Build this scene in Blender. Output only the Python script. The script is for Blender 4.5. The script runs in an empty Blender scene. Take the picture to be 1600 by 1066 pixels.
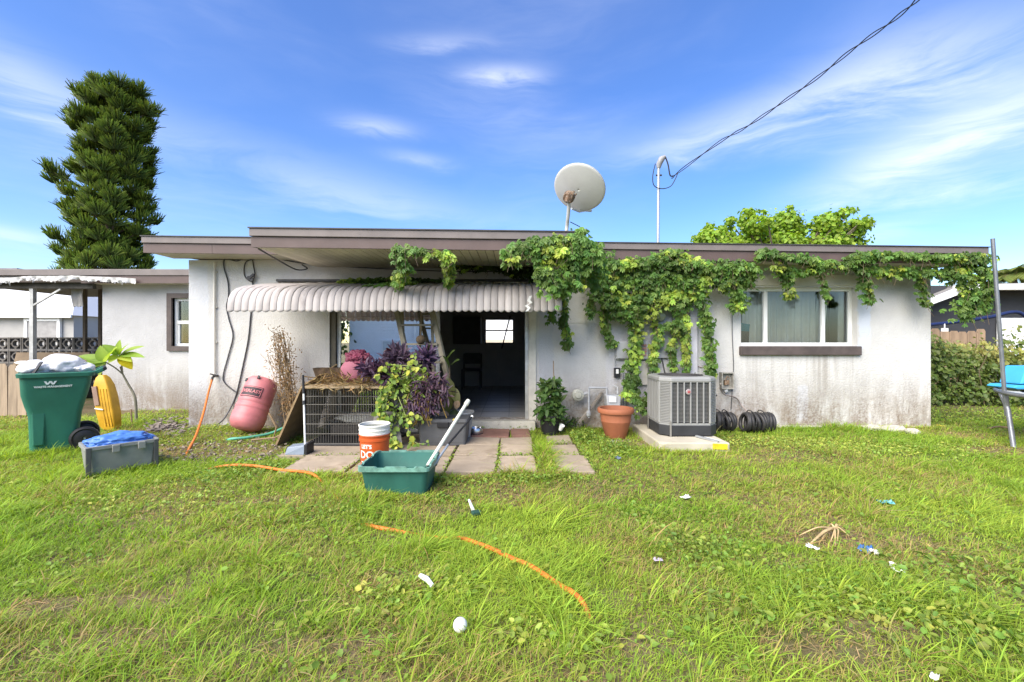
import bpy, bmesh, math, random
import numpy as np
from mathutils import Vector, Matrix, Euler, noise as mnoise

random.seed(7); RNG = np.random.default_rng(7)
SC = bpy.context.scene
COL = SC.collection
R = math.radians
F, H = 700.0, 1.3            # focal length in photograph pixels, camera height in metres

# ------------------------------------------------------------------ camera
cd = bpy.data.cameras.new('camera'); cam = bpy.data.objects.new('camera', cd); COL.objects.link(cam)
cam.location = (0, 0, H); cam.rotation_euler = (R(90), 0, 0)
cd.sensor_width = 36; cd.lens = F / 1600 * 36; cd.clip_start = 0.05; cd.clip_end = 3000
SC.camera = cam

# ------------------------------------------------------------------ world, sun, exposure
SUN_EL, SUN_AZ = 43.0, -141.0      # azimuth measured from +Y towards +X: behind the camera, to the left
w = bpy.data.worlds.new('World'); SC.world = w; w.use_nodes = True
nt = w.node_tree; nt.nodes.clear()
def N(t, **k):
    n = nt.nodes.new(t)
    for a, b in k.items(): setattr(n, a, b)
    return n
def wm(op, a, b=None, c=None, clamp=False):
    n = N('ShaderNodeMath', operation=op, use_clamp=clamp)
    for i, v in enumerate((a, b, c)):
        if v is None: continue
        if isinstance(v, (int, float)): n.inputs[i].default_value = v
        else: nt.links.new(v, n.inputs[i])
    return n.outputs[0]
sky = N('ShaderNodeTexSky', sky_type='NISHITA', sun_disc=False)
sky.sun_elevation = R(SUN_EL); sky.sun_rotation = R(SUN_AZ); sky.altitude = 0
sky.air_density = 1.0; sky.dust_density = 0.7; sky.ozone_density = 2.6
hs = N('ShaderNodeHueSaturation'); hs.inputs['Saturation'].default_value = 1.38; hs.inputs['Hue'].default_value = 0.514
nt.links.new(sky.outputs[0], hs.inputs['Color'])
tc = N('ShaderNodeTexCoord'); sx = N('ShaderNodeSeparateXYZ'); nt.links.new(tc.outputs['Generated'], sx.inputs[0])
az = wm('ARCTAN2', sx.outputs[0], sx.outputs[1]); el = wm('ARCSINE', sx.outputs[2])
cx = N('ShaderNodeCombineXYZ'); nt.links.new(az, cx.inputs[0]); nt.links.new(el, cx.inputs[1])
def wnoise(sc, vs, detail=6, rough=.6, dist=.4, off=(0, 0, 0)):
    mp = N('ShaderNodeMapping'); mp.inputs['Scale'].default_value = vs; mp.inputs['Location'].default_value = off
    nt.links.new(cx.outputs[0], mp.inputs[0])
    n = N('ShaderNodeTexNoise'); n.inputs['Scale'].default_value = sc; n.inputs['Detail'].default_value = detail
    n.inputs['Roughness'].default_value = rough; n.inputs['Distortion'].default_value = dist
    nt.links.new(mp.outputs[0], n.inputs[0]); return n.outputs[0]
warp = wnoise(2.2, (1, 1.6, 1), 4, .5, .3, (5.2, 1.1, 0))
wv_ = N('ShaderNodeCombineXYZ'); nt.links.new(az, wv_.inputs[0])
nt.links.new(wm('ADD', el, wm('MULTIPLY', wm('SUBTRACT', warp, .5), .13)), wv_.inputs[1])
cx = wv_
veil = wnoise(1.5, (1.0, 2.6, 1), 5, .5, .5, (3.1, .7, 0))
fine = wnoise(3.4, (1.0, 5.0, 1), 9, .62, .6, (1.3, 2.2, 0))
fib = wnoise(6.0, (.8, 11.0, 1), 6, .65, .3, (7.7, 1.9, 0))
fine = wm('ADD', wm('MULTIPLY', fine, .78), wm('MULTIPLY', fib, .22))
cover = wm('MULTIPLY', wm('SUBTRACT', veil, .40), 2.4, clamp=True)
cover = wm('MULTIPLY', cover, wm('MULTIPLY', wm('SUBTRACT', fine, .28), 2.0, clamp=True))
cover = wm('ADD', wm('MULTIPLY', cover, .26), .07)
def aze(x, y):
    a = math.atan((x - 800) / F); return a, math.atan((533 - y) / F * math.cos(a))
def wisp(x, y, wpx, hpx, amp, tilt=0):
    global cover
    a, e = aze(x, y); ra, re_ = wpx / F * math.cos(a) ** 2, hpx / F * math.cos(a)
    da, de = wm('SUBTRACT', az, a), wm('SUBTRACT', el, e)
    de = wm('SUBTRACT', de, wm('MULTIPLY', da, tilt))
    # noise-warped distance so the edges fray
    de = wm('ADD', de, wm('MULTIPLY', wm('SUBTRACT', fine, .5), re_ * 3.2))
    d = wm('ADD', wm('POWER', wm('ABSOLUTE', wm('DIVIDE', da, ra)), 2), wm('POWER', wm('ABSOLUTE', wm('DIVIDE', de, re_)), 2))
    g = wm('EXPONENT', wm('MULTIPLY', d, -1.0))
    g = wm('MULTIPLY', g, wm('MULTIPLY', wm('MULTIPLY', wm('SUBTRACT', fine, .24), 2.6, clamp=True), amp))
    cover = wm('ADD', cover, g)
wisp(1190, 180, 200, 30, .42, .10); wisp(1430, 110, 170, 60, .42, -.1); wisp(1480, 215, 240, 42, .55, .22)
wisp(1480, 290, 210, 22, .42, 0); wisp(785, 116, 58, 11, .50, 0); wisp(585, 200, 56, 13, .45, .02)
wisp(650, 250, 50, 10, .34, -.05); wisp(60, 140, 150, 40, .30, -.3); wisp(560, 300, 260, 34, .24, -.16)
wisp(20, 370, 90, 14, .42, -.1); wisp(1380, 360, 60, 14, .26, 0); wisp(680, 65, 70, 10, .20, .1)
cover = wm('MINIMUM', cover, .92)
mx = N('ShaderNodeMix', data_type='RGBA'); nt.links.new(cover, mx.inputs[0]); nt.links.new(hs.outputs[0], mx.inputs[6])
mx.inputs[7].default_value = (5.0, 5.15, 5.5, 1)
bg = N('ShaderNodeBackground'); bg.inputs[1].default_value = 0.115
nt.links.new(mx.outputs[2], bg.inputs[0])
out = N('ShaderNodeOutputWorld'); nt.links.new(bg.outputs[0], out.inputs[0])

sl = bpy.data.lights.new('sun', 'SUN'); sun = bpy.data.objects.new('sun', sl); COL.objects.link(sun)
sl.energy = 3.7; sl.angle = R(62); sl.color = (1.0, .925, .80)
dv = Vector((math.sin(R(SUN_AZ)) * math.cos(R(SUN_EL)), math.cos(R(SUN_AZ)) * math.cos(R(SUN_EL)), math.sin(R(SUN_EL))))
sun.rotation_euler = dv.to_track_quat('Z', 'Y').to_euler(); sun.location = (-4, -4, 9)
vs = SC.view_settings; SC.display_settings.display_device = 'sRGB'
vs.view_transform = 'Standard'; vs.look = 'None'; vs.exposure = 1.25; vs.gamma = 1.0
SC.cycles.use_denoising = True; SC.cycles.max_bounces = 6; SC.cycles.transparent_max_bounces = 12
SC.cycles.sample_clamp_indirect = 6

# ------------------------------------------------------------------ helpers: geometry
def P(x, y, Y): return Vector(((x - 800) / F * Y, Y, H + (533 - y) / F * Y))
def PX(x, Y): return (x - 800) / F * Y
def PZ(y, Y): return H + (533 - y) / F * Y
def G(x, y): Y = F * H / (y - 533); return Vector(((x - 800) / F * Y, Y, 0))
OFF = {}
def link(o): COL.objects.link(o); return o
def tag(o, label=None, cat=None, group=None, kind=None):
    if label: o['label'] = label
    if cat: o['category'] = cat
    if group: o['group'] = group
    if kind: o['kind'] = kind
    return o
def root(name, label, cat, loc=(0, 0, 0), group=None):
    o = link(bpy.data.objects.new(name, None)); o.location = loc; o.empty_display_size = .1
    OFF[o.name] = Vector(loc); return tag(o, label, cat, group)
def link_mesh(name, me, m, parent=None, origin=None):
    o = link(bpy.data.objects.new(name, me))
    if m is not None and len(me.materials) == 0: me.materials.append(m)
    if parent is not None:
        o.parent = parent; OFF[o.name] = OFF[parent.name]
    else:
        OFF[o.name] = Vector(origin) if origin is not None else Vector((0, 0, 0))
    return o
class MB:
    def __init__(s): s.v = []; s.f = []
    def add(s, vs_, fs):
        b = len(s.v); s.v += [tuple(v) for v in vs_]; s.f += [tuple(i + b for i in f) for f in fs]; return s
    def box(s, x0, x1, y0, y1, z0, z1):
        if x0 > x1: x0, x1 = x1, x0
        if y0 > y1: y0, y1 = y1, y0
        if z0 > z1: z0, z1 = z1, z0
        return s.add([(x0,y0,z0),(x1,y0,z0),(x1,y1,z0),(x0,y1,z0),(x0,y0,z1),(x1,y0,z1),(x1,y1,z1),(x0,y1,z1)],
                     [(0,3,2,1),(4,5,6,7),(0,1,5,4),(1,2,6,5),(2,3,7,6),(3,0,4,7)])
    def obox(s, c, size, M):
        hx, hy, hz = size[0]/2, size[1]/2, size[2]/2; c = Vector(c)
        vs_ = [c + M @ Vector((x, y, z)) for z in (-hz, hz) for x, y in ((-hx,-hy),(hx,-hy),(hx,hy),(-hx,hy))]
        return s.add(vs_, [(0,3,2,1),(4,5,6,7),(0,1,5,4),(1,2,6,5),(2,3,7,6),(3,0,4,7)])
    def bar(s, a, b, wx, wy, up=(0, 0, 1)):
        a, b = Vector(a), Vector(b); d = b - a; L = d.length; d.normalize(); up = Vector(up)
        if abs(d.dot(up)) > .98: up = Vector((0, 1, 0))
        x = d.cross(up).normalized(); y = x.cross(d).normalized()
        return s.obox((a + b) / 2, (wx, wy, L), Matrix((x, y, d)).transposed())
    def tube(s, pts, r, n=8, caps=True, closed=False):
        pts = [Vector(p) for p in pts]; m = len(pts); base = len(s.v)
        t0 = (pts[1] - pts[0]).normalized()
        ref = Vector((0, 0, 1)) if abs(t0.z) < .9 else Vector((1, 0, 0))
        x = t0.cross(ref).normalized()
        for i, p in enumerate(pts):
            if closed: t = pts[(i+1) % m] - pts[i-1]
            else: t = pts[min(i+1, m-1)] - pts[max(i-1, 0)]
            t.normalize(); x = (x - t * x.dot(t)); x.normalize(); y = t.cross(x)
            rr = r[i] if hasattr(r, '__len__') else r
            for k in range(n):
                a = 2 * math.pi * k / n; s.v.append(tuple(p + (x * math.cos(a) + y * math.sin(a)) * rr))
        for i in range(m if closed else m - 1):
            j = (i + 1) % m
            for k in range(n):
                k2 = (k + 1) % n
                s.f.append((base+i*n+k, base+i*n+k2, base+j*n+k2, base+j*n+k))
        if caps and not closed:
            s.f.append(tuple(base + k for k in range(n))[::-1]); s.f.append(tuple(base + (m-1)*n + k for k in range(n)))
        return s
    def lathe(s, prof, n=24, c=(0, 0, 0), M=None, a0=0, a1=2*math.pi):
        c = Vector(c); base = len(s.v); full = abs(a1 - a0 - 2*math.pi) < 1e-6; nn = n if full else n + 1
        for r_, z in prof:
            for k in range(nn):
                a = a0 + (a1 - a0) * k / n; v = Vector((r_ * math.cos(a), r_ * math.sin(a), z))
                s.v.append(tuple(c + (M @ v if M else v)))
        for i in range(len(prof) - 1):
            for k in range(n):
                k2 = (k + 1) % nn
                s.f.append((base+i*nn+k, base+i*nn+k2, base+(i+1)*nn+k2, base+(i+1)*nn+k))
        return s
    def prism(s, poly, y0, y1, axis='y'):
        n = len(poly)
        def mk(a, b, t): return (a, t, b) if axis == 'y' else ((t, a, b) if axis == 'x' else (a, b, t))
        return s.add([mk(a, b, y0) for a, b in poly] + [mk(a, b, y1) for a, b in poly],
                     [tuple(range(n)), tuple(range(2*n-1, n-1, -1))] + [(i, i+n, (i+1) % n + n, (i+1) % n) for i in range(n)])
    def sheet(s, grid, thick=0):
        b = len(s.v); m, n = len(grid), len(grid[0])
        for row in grid: s.v += [tuple(v) for v in row]
        for i in range(m-1):
            for j in range(n-1): s.f.append((b+i*n+j, b+i*n+j+1, b+(i+1)*n+j+1, b+(i+1)*n+j))
        return s
    def mesh(s, name, off=None):
        me = bpy.data.meshes.new(name); o = off or Vector((0, 0, 0))
        me.from_pydata([(v[0]-o.x, v[1]-o.y, v[2]-o.z) for v in s.v], [], s.f)
        bm = bmesh.new(); bm.from_mesh(me); bmesh.ops.recalc_face_normals(bm, faces=bm.faces); bm.to_mesh(me); bm.free()
        return me
    def build(s, name, m, parent=None, smooth=None, bevel=0, solid=0, origin=None, seg=2):
        off = OFF[parent.name] if parent is not None else (Vector(origin) if origin is not None else Vector((0, 0, 0)))
        me = s.mesh(name, off)
        if smooth is not None:
            me.polygons.foreach_set('use_smooth', [True] * len(me.polygons)); me.set_sharp_from_angle(angle=R(smooth))
        o = link_mesh(name, me, m, parent, origin)
        if parent is None and origin is not None: o.location = origin
        if solid:
            q = o.modifiers.new('thick', 'SOLIDIFY'); q.thickness = solid; q.offset = 0
        if bevel:
            q = o.modifiers.new('bevel', 'BEVEL'); q.width = bevel; q.segments = seg; q.limit_method = 'ANGLE'; q.angle_limit = R(40)
        return o
def piece(name, me, parent, loc, rot=(0, 0, 0), scale=(1, 1, 1)):
    o = link(bpy.data.objects.new(name, me)); o.parent = parent; OFF[o.name] = OFF[parent.name]
    o.location = Vector(loc) - OFF[parent.name]; o.rotation_euler = rot; o.scale = scale; return o
def blob(c, size, amp=.15, sc=2.0, sub=4, seed=0, flat=None, ridge=0):
    bm = bmesh.new(); bmesh.ops.create_icosphere(bm, subdivisions=sub, radius=1)
    mb = MB(); c = Vector(c); so = Vector((seed * 7.3, seed * 3.1, seed * 1.7))
    for v in bm.verts:
        p = v.co.copy(); d = mnoise.fractal(p * sc + so, 1.0, 2.0, 4)
        if ridge: d += ridge * (1 - 2 * abs(mnoise.noise(p * sc * 2.2 + so)))
        p = p * (1 + amp * d); p = Vector((p.x * size[0], p.y * size[1], p.z * size[2]))
        if flat is not None and p.z < flat: p.z = flat + (p.z - flat) * .1
        mb.v.append(tuple(c + p))
    bm.verts.index_update(); mb.f = [tuple(v.index for v in f.verts) for f in bm.faces]; bm.free(); return mb
def smooth_path(pts, n=8):
    pts = [Vector(p) for p in pts]; o = []
    for i in range(len(pts) - 1):
        p0, p1, p2, p3 = pts[max(i-1, 0)], pts[i], pts[i+1], pts[min(i+2, len(pts)-1)]
        for k in range(n):
            t = k / n
            o.append(.5 * ((2*p1) + (p2-p0)*t + (2*p0-5*p1+4*p2-p3)*t*t + (3*p1-p0-3*p2+p3)*t**3))
    o.append(pts[-1]); return o
def text_mesh(txt, size, bold=0.0, extrude=.001):
    cu = bpy.data.curves.new('lettering', 'FONT'); cu.body = txt; cu.size = size; cu.align_x = 'CENTER'; cu.align_y = 'CENTER'
    cu.offset = bold; cu.extrude = extrude; cu.resolution_u = 3
    o = link(bpy.data.objects.new('lettering', cu)); dg = bpy.context.evaluated_depsgraph_get()
    me = bpy.data.meshes.new_from_object(o.evaluated_get(dg)); bpy.data.objects.remove(o); bpy.data.curves.remove(cu); return me

# numpy foliage
def nrm(a): return a / np.maximum(np.linalg.norm(a, axis=1, keepdims=True), 1e-9)
def np_mesh(name, verts, faces_list, cols, m, parent=None, smooth=True):
    """faces_list: list of int arrays (nf, k)"""
    me = bpy.data.meshes.new(name); off = np.array(OFF[parent.name]) if parent is not None else np.zeros(3)
    verts = (verts - off).astype(np.float32); me.vertices.add(len(verts)); me.vertices.foreach_set('co', verts.ravel())
    loops = np.concatenate([f.ravel() for f in faces_list]).astype(np.int32)
    tot = np.concatenate([np.full(len(f), f.shape[1]) for f in faces_list]).astype(np.int32)
    st = np.concatenate([[0], np.cumsum(tot)[:-1]]).astype(np.int32)
    me.loops.add(len(loops)); me.loops.foreach_set('vertex_index', loops)
    me.polygons.add(len(tot)); me.polygons.foreach_set('loop_start', st); me.polygons.foreach_set('loop_total', tot)
    if smooth: me.polygons.foreach_set('use_smooth', np.ones(len(tot), dtype=bool))
    ca = me.color_attributes.new('Col', 'FLOAT_COLOR', 'POINT')
    ca.data.foreach_set('color', np.concatenate([cols, np.ones((len(cols), 1))], 1).astype(np.float32).ravel())
    me.update(calc_edges=True); me.validate()
    return link_mesh(name, me, m, parent)
LEAF_T = np.array([[0, 0], [.28, .42], [.68, .36], [1, 0], [.68, -.36], [.28, -.42]])
def leaves(O, D, Nn, L, W, C, fold=.25, droop=.15, shape=LEAF_T):
    """leaf blades with a midrib fold: returns verts, quads, cols"""
    D = nrm(D); S = nrm(np.cross(D, Nn)); U = np.cross(S, D); n = len(O); k = len(shape)
    V = np.zeros((n, k, 3))
    for i, (t, s) in enumerate(shape):
        V[:, i] = O + D * (L * t)[:, None] + S * (W * s)[:, None] + U * (W * abs(s) * fold - L * t * t * droop)[:, None]
    idx = (np.arange(n) * k)[:, None]
    q = np.concatenate([idx + np.array([[0, 1, 2, 3]]), idx + np.array([[0, 3, 4, 5]])])
    return V.reshape(-1, 3), q, np.repeat(C, k, axis=0)
def cat(parts):
    vs_, qs, cs, b = [], [], [], 0
    for v, q, c in parts: vs_.append(v); qs.append(q + b); cs.append(c); b += len(v)
    return np.concatenate(vs_), np.concatenate(qs), np.concatenate(cs)
def hash2(ix, iy, seed):
    h = (ix.astype(np.int64) * 374761393 + iy.astype(np.int64) * 668265263 + seed * 1442695041) & 0xffffffff
    h = ((h ^ (h >> 13)) * 1274126177) & 0xffffffff
    return ((h ^ (h >> 16)) & 0xffff) / 65535.0
def vnoise(x, y, sc, seed=0):
    x, y = np.asarray(x, float) * sc, np.asarray(y, float) * sc; ix, iy = np.floor(x), np.floor(y); fx, fy = x-ix, y-iy
    fx, fy = fx*fx*(3-2*fx), fy*fy*(3-2*fy)
    a, b = hash2(ix, iy, seed), hash2(ix+1, iy, seed); c, d = hash2(ix, iy+1, seed), hash2(ix+1, iy+1, seed)
    return (a*(1-fx)+b*fx)*(1-fy) + (c*(1-fx)+d*fx)*fy
def fbm(x, y, sc, seed=0, o=3): return sum(vnoise(x, y, sc*2**i, seed+i) * .5**i for i in range(o)) / sum(.5**i for i in range(o))

# ------------------------------------------------------------------ helpers: materials
def nodes_of(name):
    m = bpy.data.materials.new(name); m.use_nodes = True; t = m.node_tree; b = t.nodes['Principled BSDF']; return m, t, b
def tnoise(t, vec, sc, detail=4, rough=.55, dist=0):
    n = t.nodes.new('ShaderNodeTexNoise'); n.inputs['Scale'].default_value = sc; n.inputs['Detail'].default_value = detail
    n.inputs['Roughness'].default_value = rough; n.inputs['Distortion'].default_value = dist; t.links.new(vec, n.inputs['Vector']); return n.outputs[0]
def tmath(t, op, a, b=None, c=None, clamp=False):
    n = t.nodes.new('ShaderNodeMath'); n.operation = op; n.use_clamp = clamp
    for i, v in enumerate((a, b, c)):
        if v is None: continue
        if isinstance(v, (int, float)): n.inputs[i].default_value = v
        else: t.links.new(v, n.inputs[i])
    return n.outputs[0]
def tmix(t, fac, a, b, blend='MIX'):
    n = t.nodes.new('ShaderNodeMix'); n.data_type = 'RGBA'; n.blend_type = blend
    for i, v in ((0, fac), (6, a), (7, b)):
        if isinstance(v, (int, float)): n.inputs[i].default_value = v
        elif isinstance(v, tuple): n.inputs[i].default_value = (*v, 1)
        else: t.links.new(v, n.inputs[i])
    return n.outputs[2]
def step(t, v, lo, hi):
    n = t.nodes.new('ShaderNodeMapRange'); n.interpolation_type = 'SMOOTHSTEP'; n.inputs[1].default_value = lo; n.inputs[2].default_value = hi
    t.links.new(v, n.inputs[0]); return n.outputs[0]
def coords(t, scale=(1, 1, 1), kind='Object'):
    c = t.nodes.new('ShaderNodeTexCoord'); mp = t.nodes.new('ShaderNodeMapping'); mp.inputs['Scale'].default_value = scale
    t.links.new(c.outputs[kind], mp.inputs[0]); return mp.outputs[0]
def bump(t, b, h, strength, dist=.01):
    n = t.nodes.new('ShaderNodeBump'); n.inputs['Strength'].default_value = strength; n.inputs['Distance'].default_value = dist
    t.links.new(h, n.inputs['Height']); t.links.new(n.outputs[0], b.inputs['Normal'])
MATS = {}
def mat(name, col, rough=.6, var=.15, sc=5, metal=0, bmp=0, bsc=60, bdist=.004, stretch=(1, 1, 1), rnd=0, dirt=None, dcol=(.1, .08, .06), dsc=4, spec=.4, rvar=.12, world=False):
    if name in MATS: return MATS[name]
    m, t, b = nodes_of(name); v = coords(t, stretch)
    if world:
        gq = t.nodes.new('ShaderNodeNewGeometry'); mq = t.nodes.new('ShaderNodeMapping'); mq.inputs['Scale'].default_value = stretch; t.links.new(gq.outputs['Position'], mq.inputs[0]); v = mq.outputs[0]
    n1 = tnoise(t, v, sc, 6, .6); c = tmix(t, step(t, n1, .3, .7), tuple(x*(1-var) for x in col), tuple(min(1, x*(1+var)) for x in col))
    if rnd:
        oi = t.nodes.new('ShaderNodeObjectInfo'); hv = t.nodes.new('ShaderNodeHueSaturation'); t.links.new(c, hv.inputs['Color'])
        t.links.new(tmath(t, 'MULTIPLY_ADD', oi.outputs['Random'], rnd*2, 1-rnd), hv.inputs['Value']); c = hv.outputs[0]
    if dirt:
        d = step(t, tnoise(t, v, dsc, 8, .7, .3), dirt, dirt + .22); c = tmix(t, tmath(t, 'MULTIPLY', d, .8), c, dcol)
    t.links.new(c, b.inputs['Base Color']); b.inputs['Metallic'].default_value = metal; b.inputs['Specular IOR Level'].default_value = spec
    t.links.new(tmath(t, 'MULTIPLY_ADD', tnoise(t, v, sc*2.3, 4), rvar*2, rough - rvar, clamp=True), b.inputs['Roughness'])
    if bmp: bump(t, b, tnoise(t, v, bsc, 4, .6), bmp, bdist)
    MATS[name] = m; return m
def leaf_mat(name, trans=.35, rough=.5, spec=.35, lift=0.0):
    m, t, b = nodes_of(name); a = t.nodes.new('ShaderNodeVertexColor'); a.layer_name = 'Col'
    t.links.new(a.outputs[0], b.inputs['Base Color']); b.inputs['Roughness'].default_value = rough; b.inputs['Specular IOR Level'].default_value = spec
    tr = t.nodes.new('ShaderNodeBsdfTranslucent'); hv = t.nodes.new('ShaderNodeHueSaturation'); hv.inputs['Value'].default_value = 1.25; hv.inputs['Saturation'].default_value = 1.1
    t.links.new(a.outputs[0], hv.inputs['Color']); t.links.new(hv.outputs[0], tr.inputs[0])
    if lift:
        g = t.nodes.new('ShaderNodeNewGeometry'); vm = t.nodes.new('ShaderNodeMix'); vm.data_type = 'VECTOR'; vm.inputs[0].default_value = lift
        t.links.new(g.outputs['Normal'], vm.inputs[4]); vm.inputs[5].default_value = (0, 0, 1); vn_ = t.nodes.new('ShaderNodeVectorMath'); vn_.operation = 'NORMALIZE'
        t.links.new(vm.outputs[1], vn_.inputs[0]); t.links.new(vn_.outputs[0], b.inputs['Normal'])
    mx_ = t.nodes.new('ShaderNodeMixShader'); mx_.inputs[0].default_value = trans
    t.links.new(b.outputs[0], mx_.inputs[1]); t.links.new(tr.outputs[0], mx_.inputs[2]); t.links.new(mx_.outputs[0], t.nodes['Material Output'].inputs[0])
    return m
def glass_mat(name, refl, tint=(.9, .93, .92)):
    m, t, b = nodes_of(name); t.nodes.remove(b)
    tr = t.nodes.new('ShaderNodeBsdfTransparent'); tr.inputs[0].default_value = (*tint, 1)
    gl = t.nodes.new('ShaderNodeBsdfGlossy'); gl.inputs['Roughness'].default_value = .015; gl.inputs[0].default_value = (.95, .97, .97, 1)
    fr = t.nodes.new('ShaderNodeFresnel'); fr.inputs[0].default_value = 1.5
    mx_ = t.nodes.new('ShaderNodeMixShader'); t.links.new(tmath(t, 'ADD', fr.outputs[0], refl, clamp=True), mx_.inputs[0])
    t.links.new(tr.outputs[0], mx_.inputs[1]); t.links.new(gl.outputs[0], mx_.inputs[2]); t.links.new(mx_.outputs[0], t.nodes['Material Output'].inputs[0])
    return m

def stucco(name, base, stain=1.0, patches=(), scale=1.0, drips=()):
    m, t, b = nodes_of(name)
    g = t.nodes.new('ShaderNodeNewGeometry'); pos = g.outputs['Position']; sp = t.nodes.new('ShaderNodeSeparateXYZ'); t.links.new(pos, sp.inputs[0])
    def mp(s):
        q = t.nodes.new('ShaderNodeMapping'); q.inputs['Scale'].default_value = s; t.links.new(pos, q.inputs[0]); return q.outputs[0]
    p1 = mp((1, 1, 1)); pst = mp((3.2, 3.2, .42))
    c = tmix(t, step(t, tnoise(t, p1, .9, 5, .6), .3, .72), tuple(x*.86 for x in base), tuple(min(1, x*1.08) for x in base))
    c = tmix(t, tmath(t, 'MULTIPLY', step(t, tnoise(t, p1, 5, 5, .7), .5, .8), .22), c, (base[0]*.7, base[1]*.69, base[2]*.68))
    for (x0, x1, z0, z1, pc, amt) in patches:
        wob = tmath(t, 'MULTIPLY', tmath(t, 'SUBTRACT', tnoise(t, p1, 6, 4, .6), .5), .16)
        xx, zz = tmath(t, 'ADD', sp.outputs[0], wob), tmath(t, 'ADD', sp.outputs[2], wob)
        k = tmath(t, 'MULTIPLY', step(t, xx, x0-.02, x0+.02), tmath(t, 'SUBTRACT', 1, step(t, xx, x1-.02, x1+.02)))
        k = tmath(t, 'MULTIPLY', k, tmath(t, 'MULTIPLY', step(t, zz, z0-.03, z0+.03), tmath(t, 'SUBTRACT', 1, step(t, zz, z1-.03, z1+.03))))
        c = tmix(t, tmath(t, 'MULTIPLY', k, amt), c, pc)
    # mildew: vertical streaks and blotches, most of it splashed up low on the wall
    streak = tnoise(t, pst, 1.6, 8, .72, .5); blot = tnoise(t, p1, 2.2, 8, .7, .6); speck = tnoise(t, p1, 38, 3, .6)
    hgt = tmath(t, 'ADD', sp.outputs[2], tmath(t, 'MULTIPLY', tmath(t, 'SUBTRACT', streak, .5), 1.1))
    low = tmath(t, 'SUBTRACT', 1, step(t, hgt, .15, 1.1))
    s1 = tmath(t, 'MULTIPLY', low, step(t, streak, .35, .60)); s1 = tmath(t, 'MULTIPLY', s1, tmath(t, 'MULTIPLY_ADD', step(t, speck, .38, .62), .4, .6))
    c = tmix(t, tmath(t, 'MULTIPLY', s1, .85*stain, clamp=True), c, (.15, .105, .068))
    s2 = tmath(t, 'MULTIPLY', tmath(t, 'SUBTRACT', 1, step(t, hgt, .0, .7)), step(t, blot, .38, .62))
    c = tmix(t, tmath(t, 'MULTIPLY', s2, .75*stain, clamp=True), c, (.22, .165, .115))
    dn = tnoise(t, mp((9, 9, .35)), 1.0, 6, .6, .2)
    for (x0, x1, z0, z1) in drips:
        k = tmath(t, 'MULTIPLY', step(t, sp.outputs[0], x0-.1, x0+.1), tmath(t, 'SUBTRACT', 1, step(t, sp.outputs[0], x1-.1, x1+.1)))
        k = tmath(t, 'MULTIPLY', k, tmath(t, 'MULTIPLY', step(t, sp.outputs[2], z0, z1-.25), tmath(t, 'SUBTRACT', 1, step(t, sp.outputs[2], z1, z1+.02))))
        c = tmix(t, tmath(t, 'MULTIPLY', tmath(t, 'MULTIPLY', k, step(t, dn, .45, .72)), .5), c, (.20, .16, .12))
    s3 = tmath(t, 'MULTIPLY', step(t, streak, .6, .8), .12*stain); c = tmix(t, s3, c, (.25, .23, .2))
    t.links.new(c, b.inputs['Base Color']); b.inputs['Roughness'].default_value = .88; b.inputs['Specular IOR Level'].default_value = .2
    h = tmath(t, 'ADD', tnoise(t, p1, 40*scale, 3, .6), tmath(t, 'MULTIPLY', tnoise(t, p1, 110*scale, 3, .6), .5))
    bump(t, b, tmath(t, 'ADD', step(t, h, .45, 1.0), tmath(t, 'MULTIPLY', tnoise(t, p1, 9, 3, .5), 1.2)), .45, .011)
    return m
# ------------------------------------------------------------------ ground
def gz(x, y):
    x, y = np.asarray(x, float), np.asarray(y, float)
    near = np.clip(1 - (np.hypot(x, y - 3) - 14) / 8, 0, 1)
    wallfade = np.clip((6.2 - y) / 2.0, 0, 1)
    return ((fbm(x, y, .8, 11) - .5) * .07 + (fbm(x, y, 4, 21) - .5) * .03) * near * (.25 + .75 * wallfade) - .012
def axis_pts(lo, hi, fine_lo, fine_hi, st):
    a = list(np.arange(fine_lo, fine_hi, st)); b = []; d = st
    q = fine_hi
    while q < hi: b.append(q); d *= 1.5; q += d
    b.append(hi); c = []; d = st; q = fine_lo - st
    while q > lo: c.append(q); d *= 1.5; q -= d
    c.append(lo); return np.array(c[::-1] + a + b)
gx, gy = axis_pts(-900, 900, -10, 11, .12), axis_pts(-300, 1500, .4, 10, .12)
GX, GY = np.meshgrid(gx, gy); GZ = gz(GX, GY)
GV = np.stack([GX, GY, GZ], -1).reshape(-1, 3); nx, ny = len(gx), len(gy)
ii, jj = np.meshgrid(np.arange(nx-1), np.arange(ny-1)); q0 = (jj*nx+ii).ravel()
GQ = np.stack([q0, q0+1, q0+nx+1, q0+nx], 1)
m_ground, t, b = nodes_of('lawn soil'); v = coords(t)
c = tmix(t, step(t, tnoise(t, v, 2.2, 6, .65), .35, .7), (.14, .11, .06), (.23, .175, .105))
c = tmix(t, tmath(t, 'MULTIPLY', step(t, tnoise(t, v, 1.1, 5, .6), .42, .62), .75), c, (.062, .085, .022))
c = tmix(t, tmath(t, 'MULTIPLY', step(t, tnoise(t, v, 55, 3, .6), .55, .75), .5), c, (.34, .26, .15))
t.links.new(c, b.inputs['Base Color']); b.inputs['Roughness'].default_value = .95; b.inputs['Specular IOR Level'].default_value = .1
bump(t, b, tnoise(t, v, 40, 5, .7), .7, .02)
o = np_mesh('ground', GV, [GQ], np.zeros((len(GV), 3)), m_ground); tag(o, kind='structure')

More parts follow.
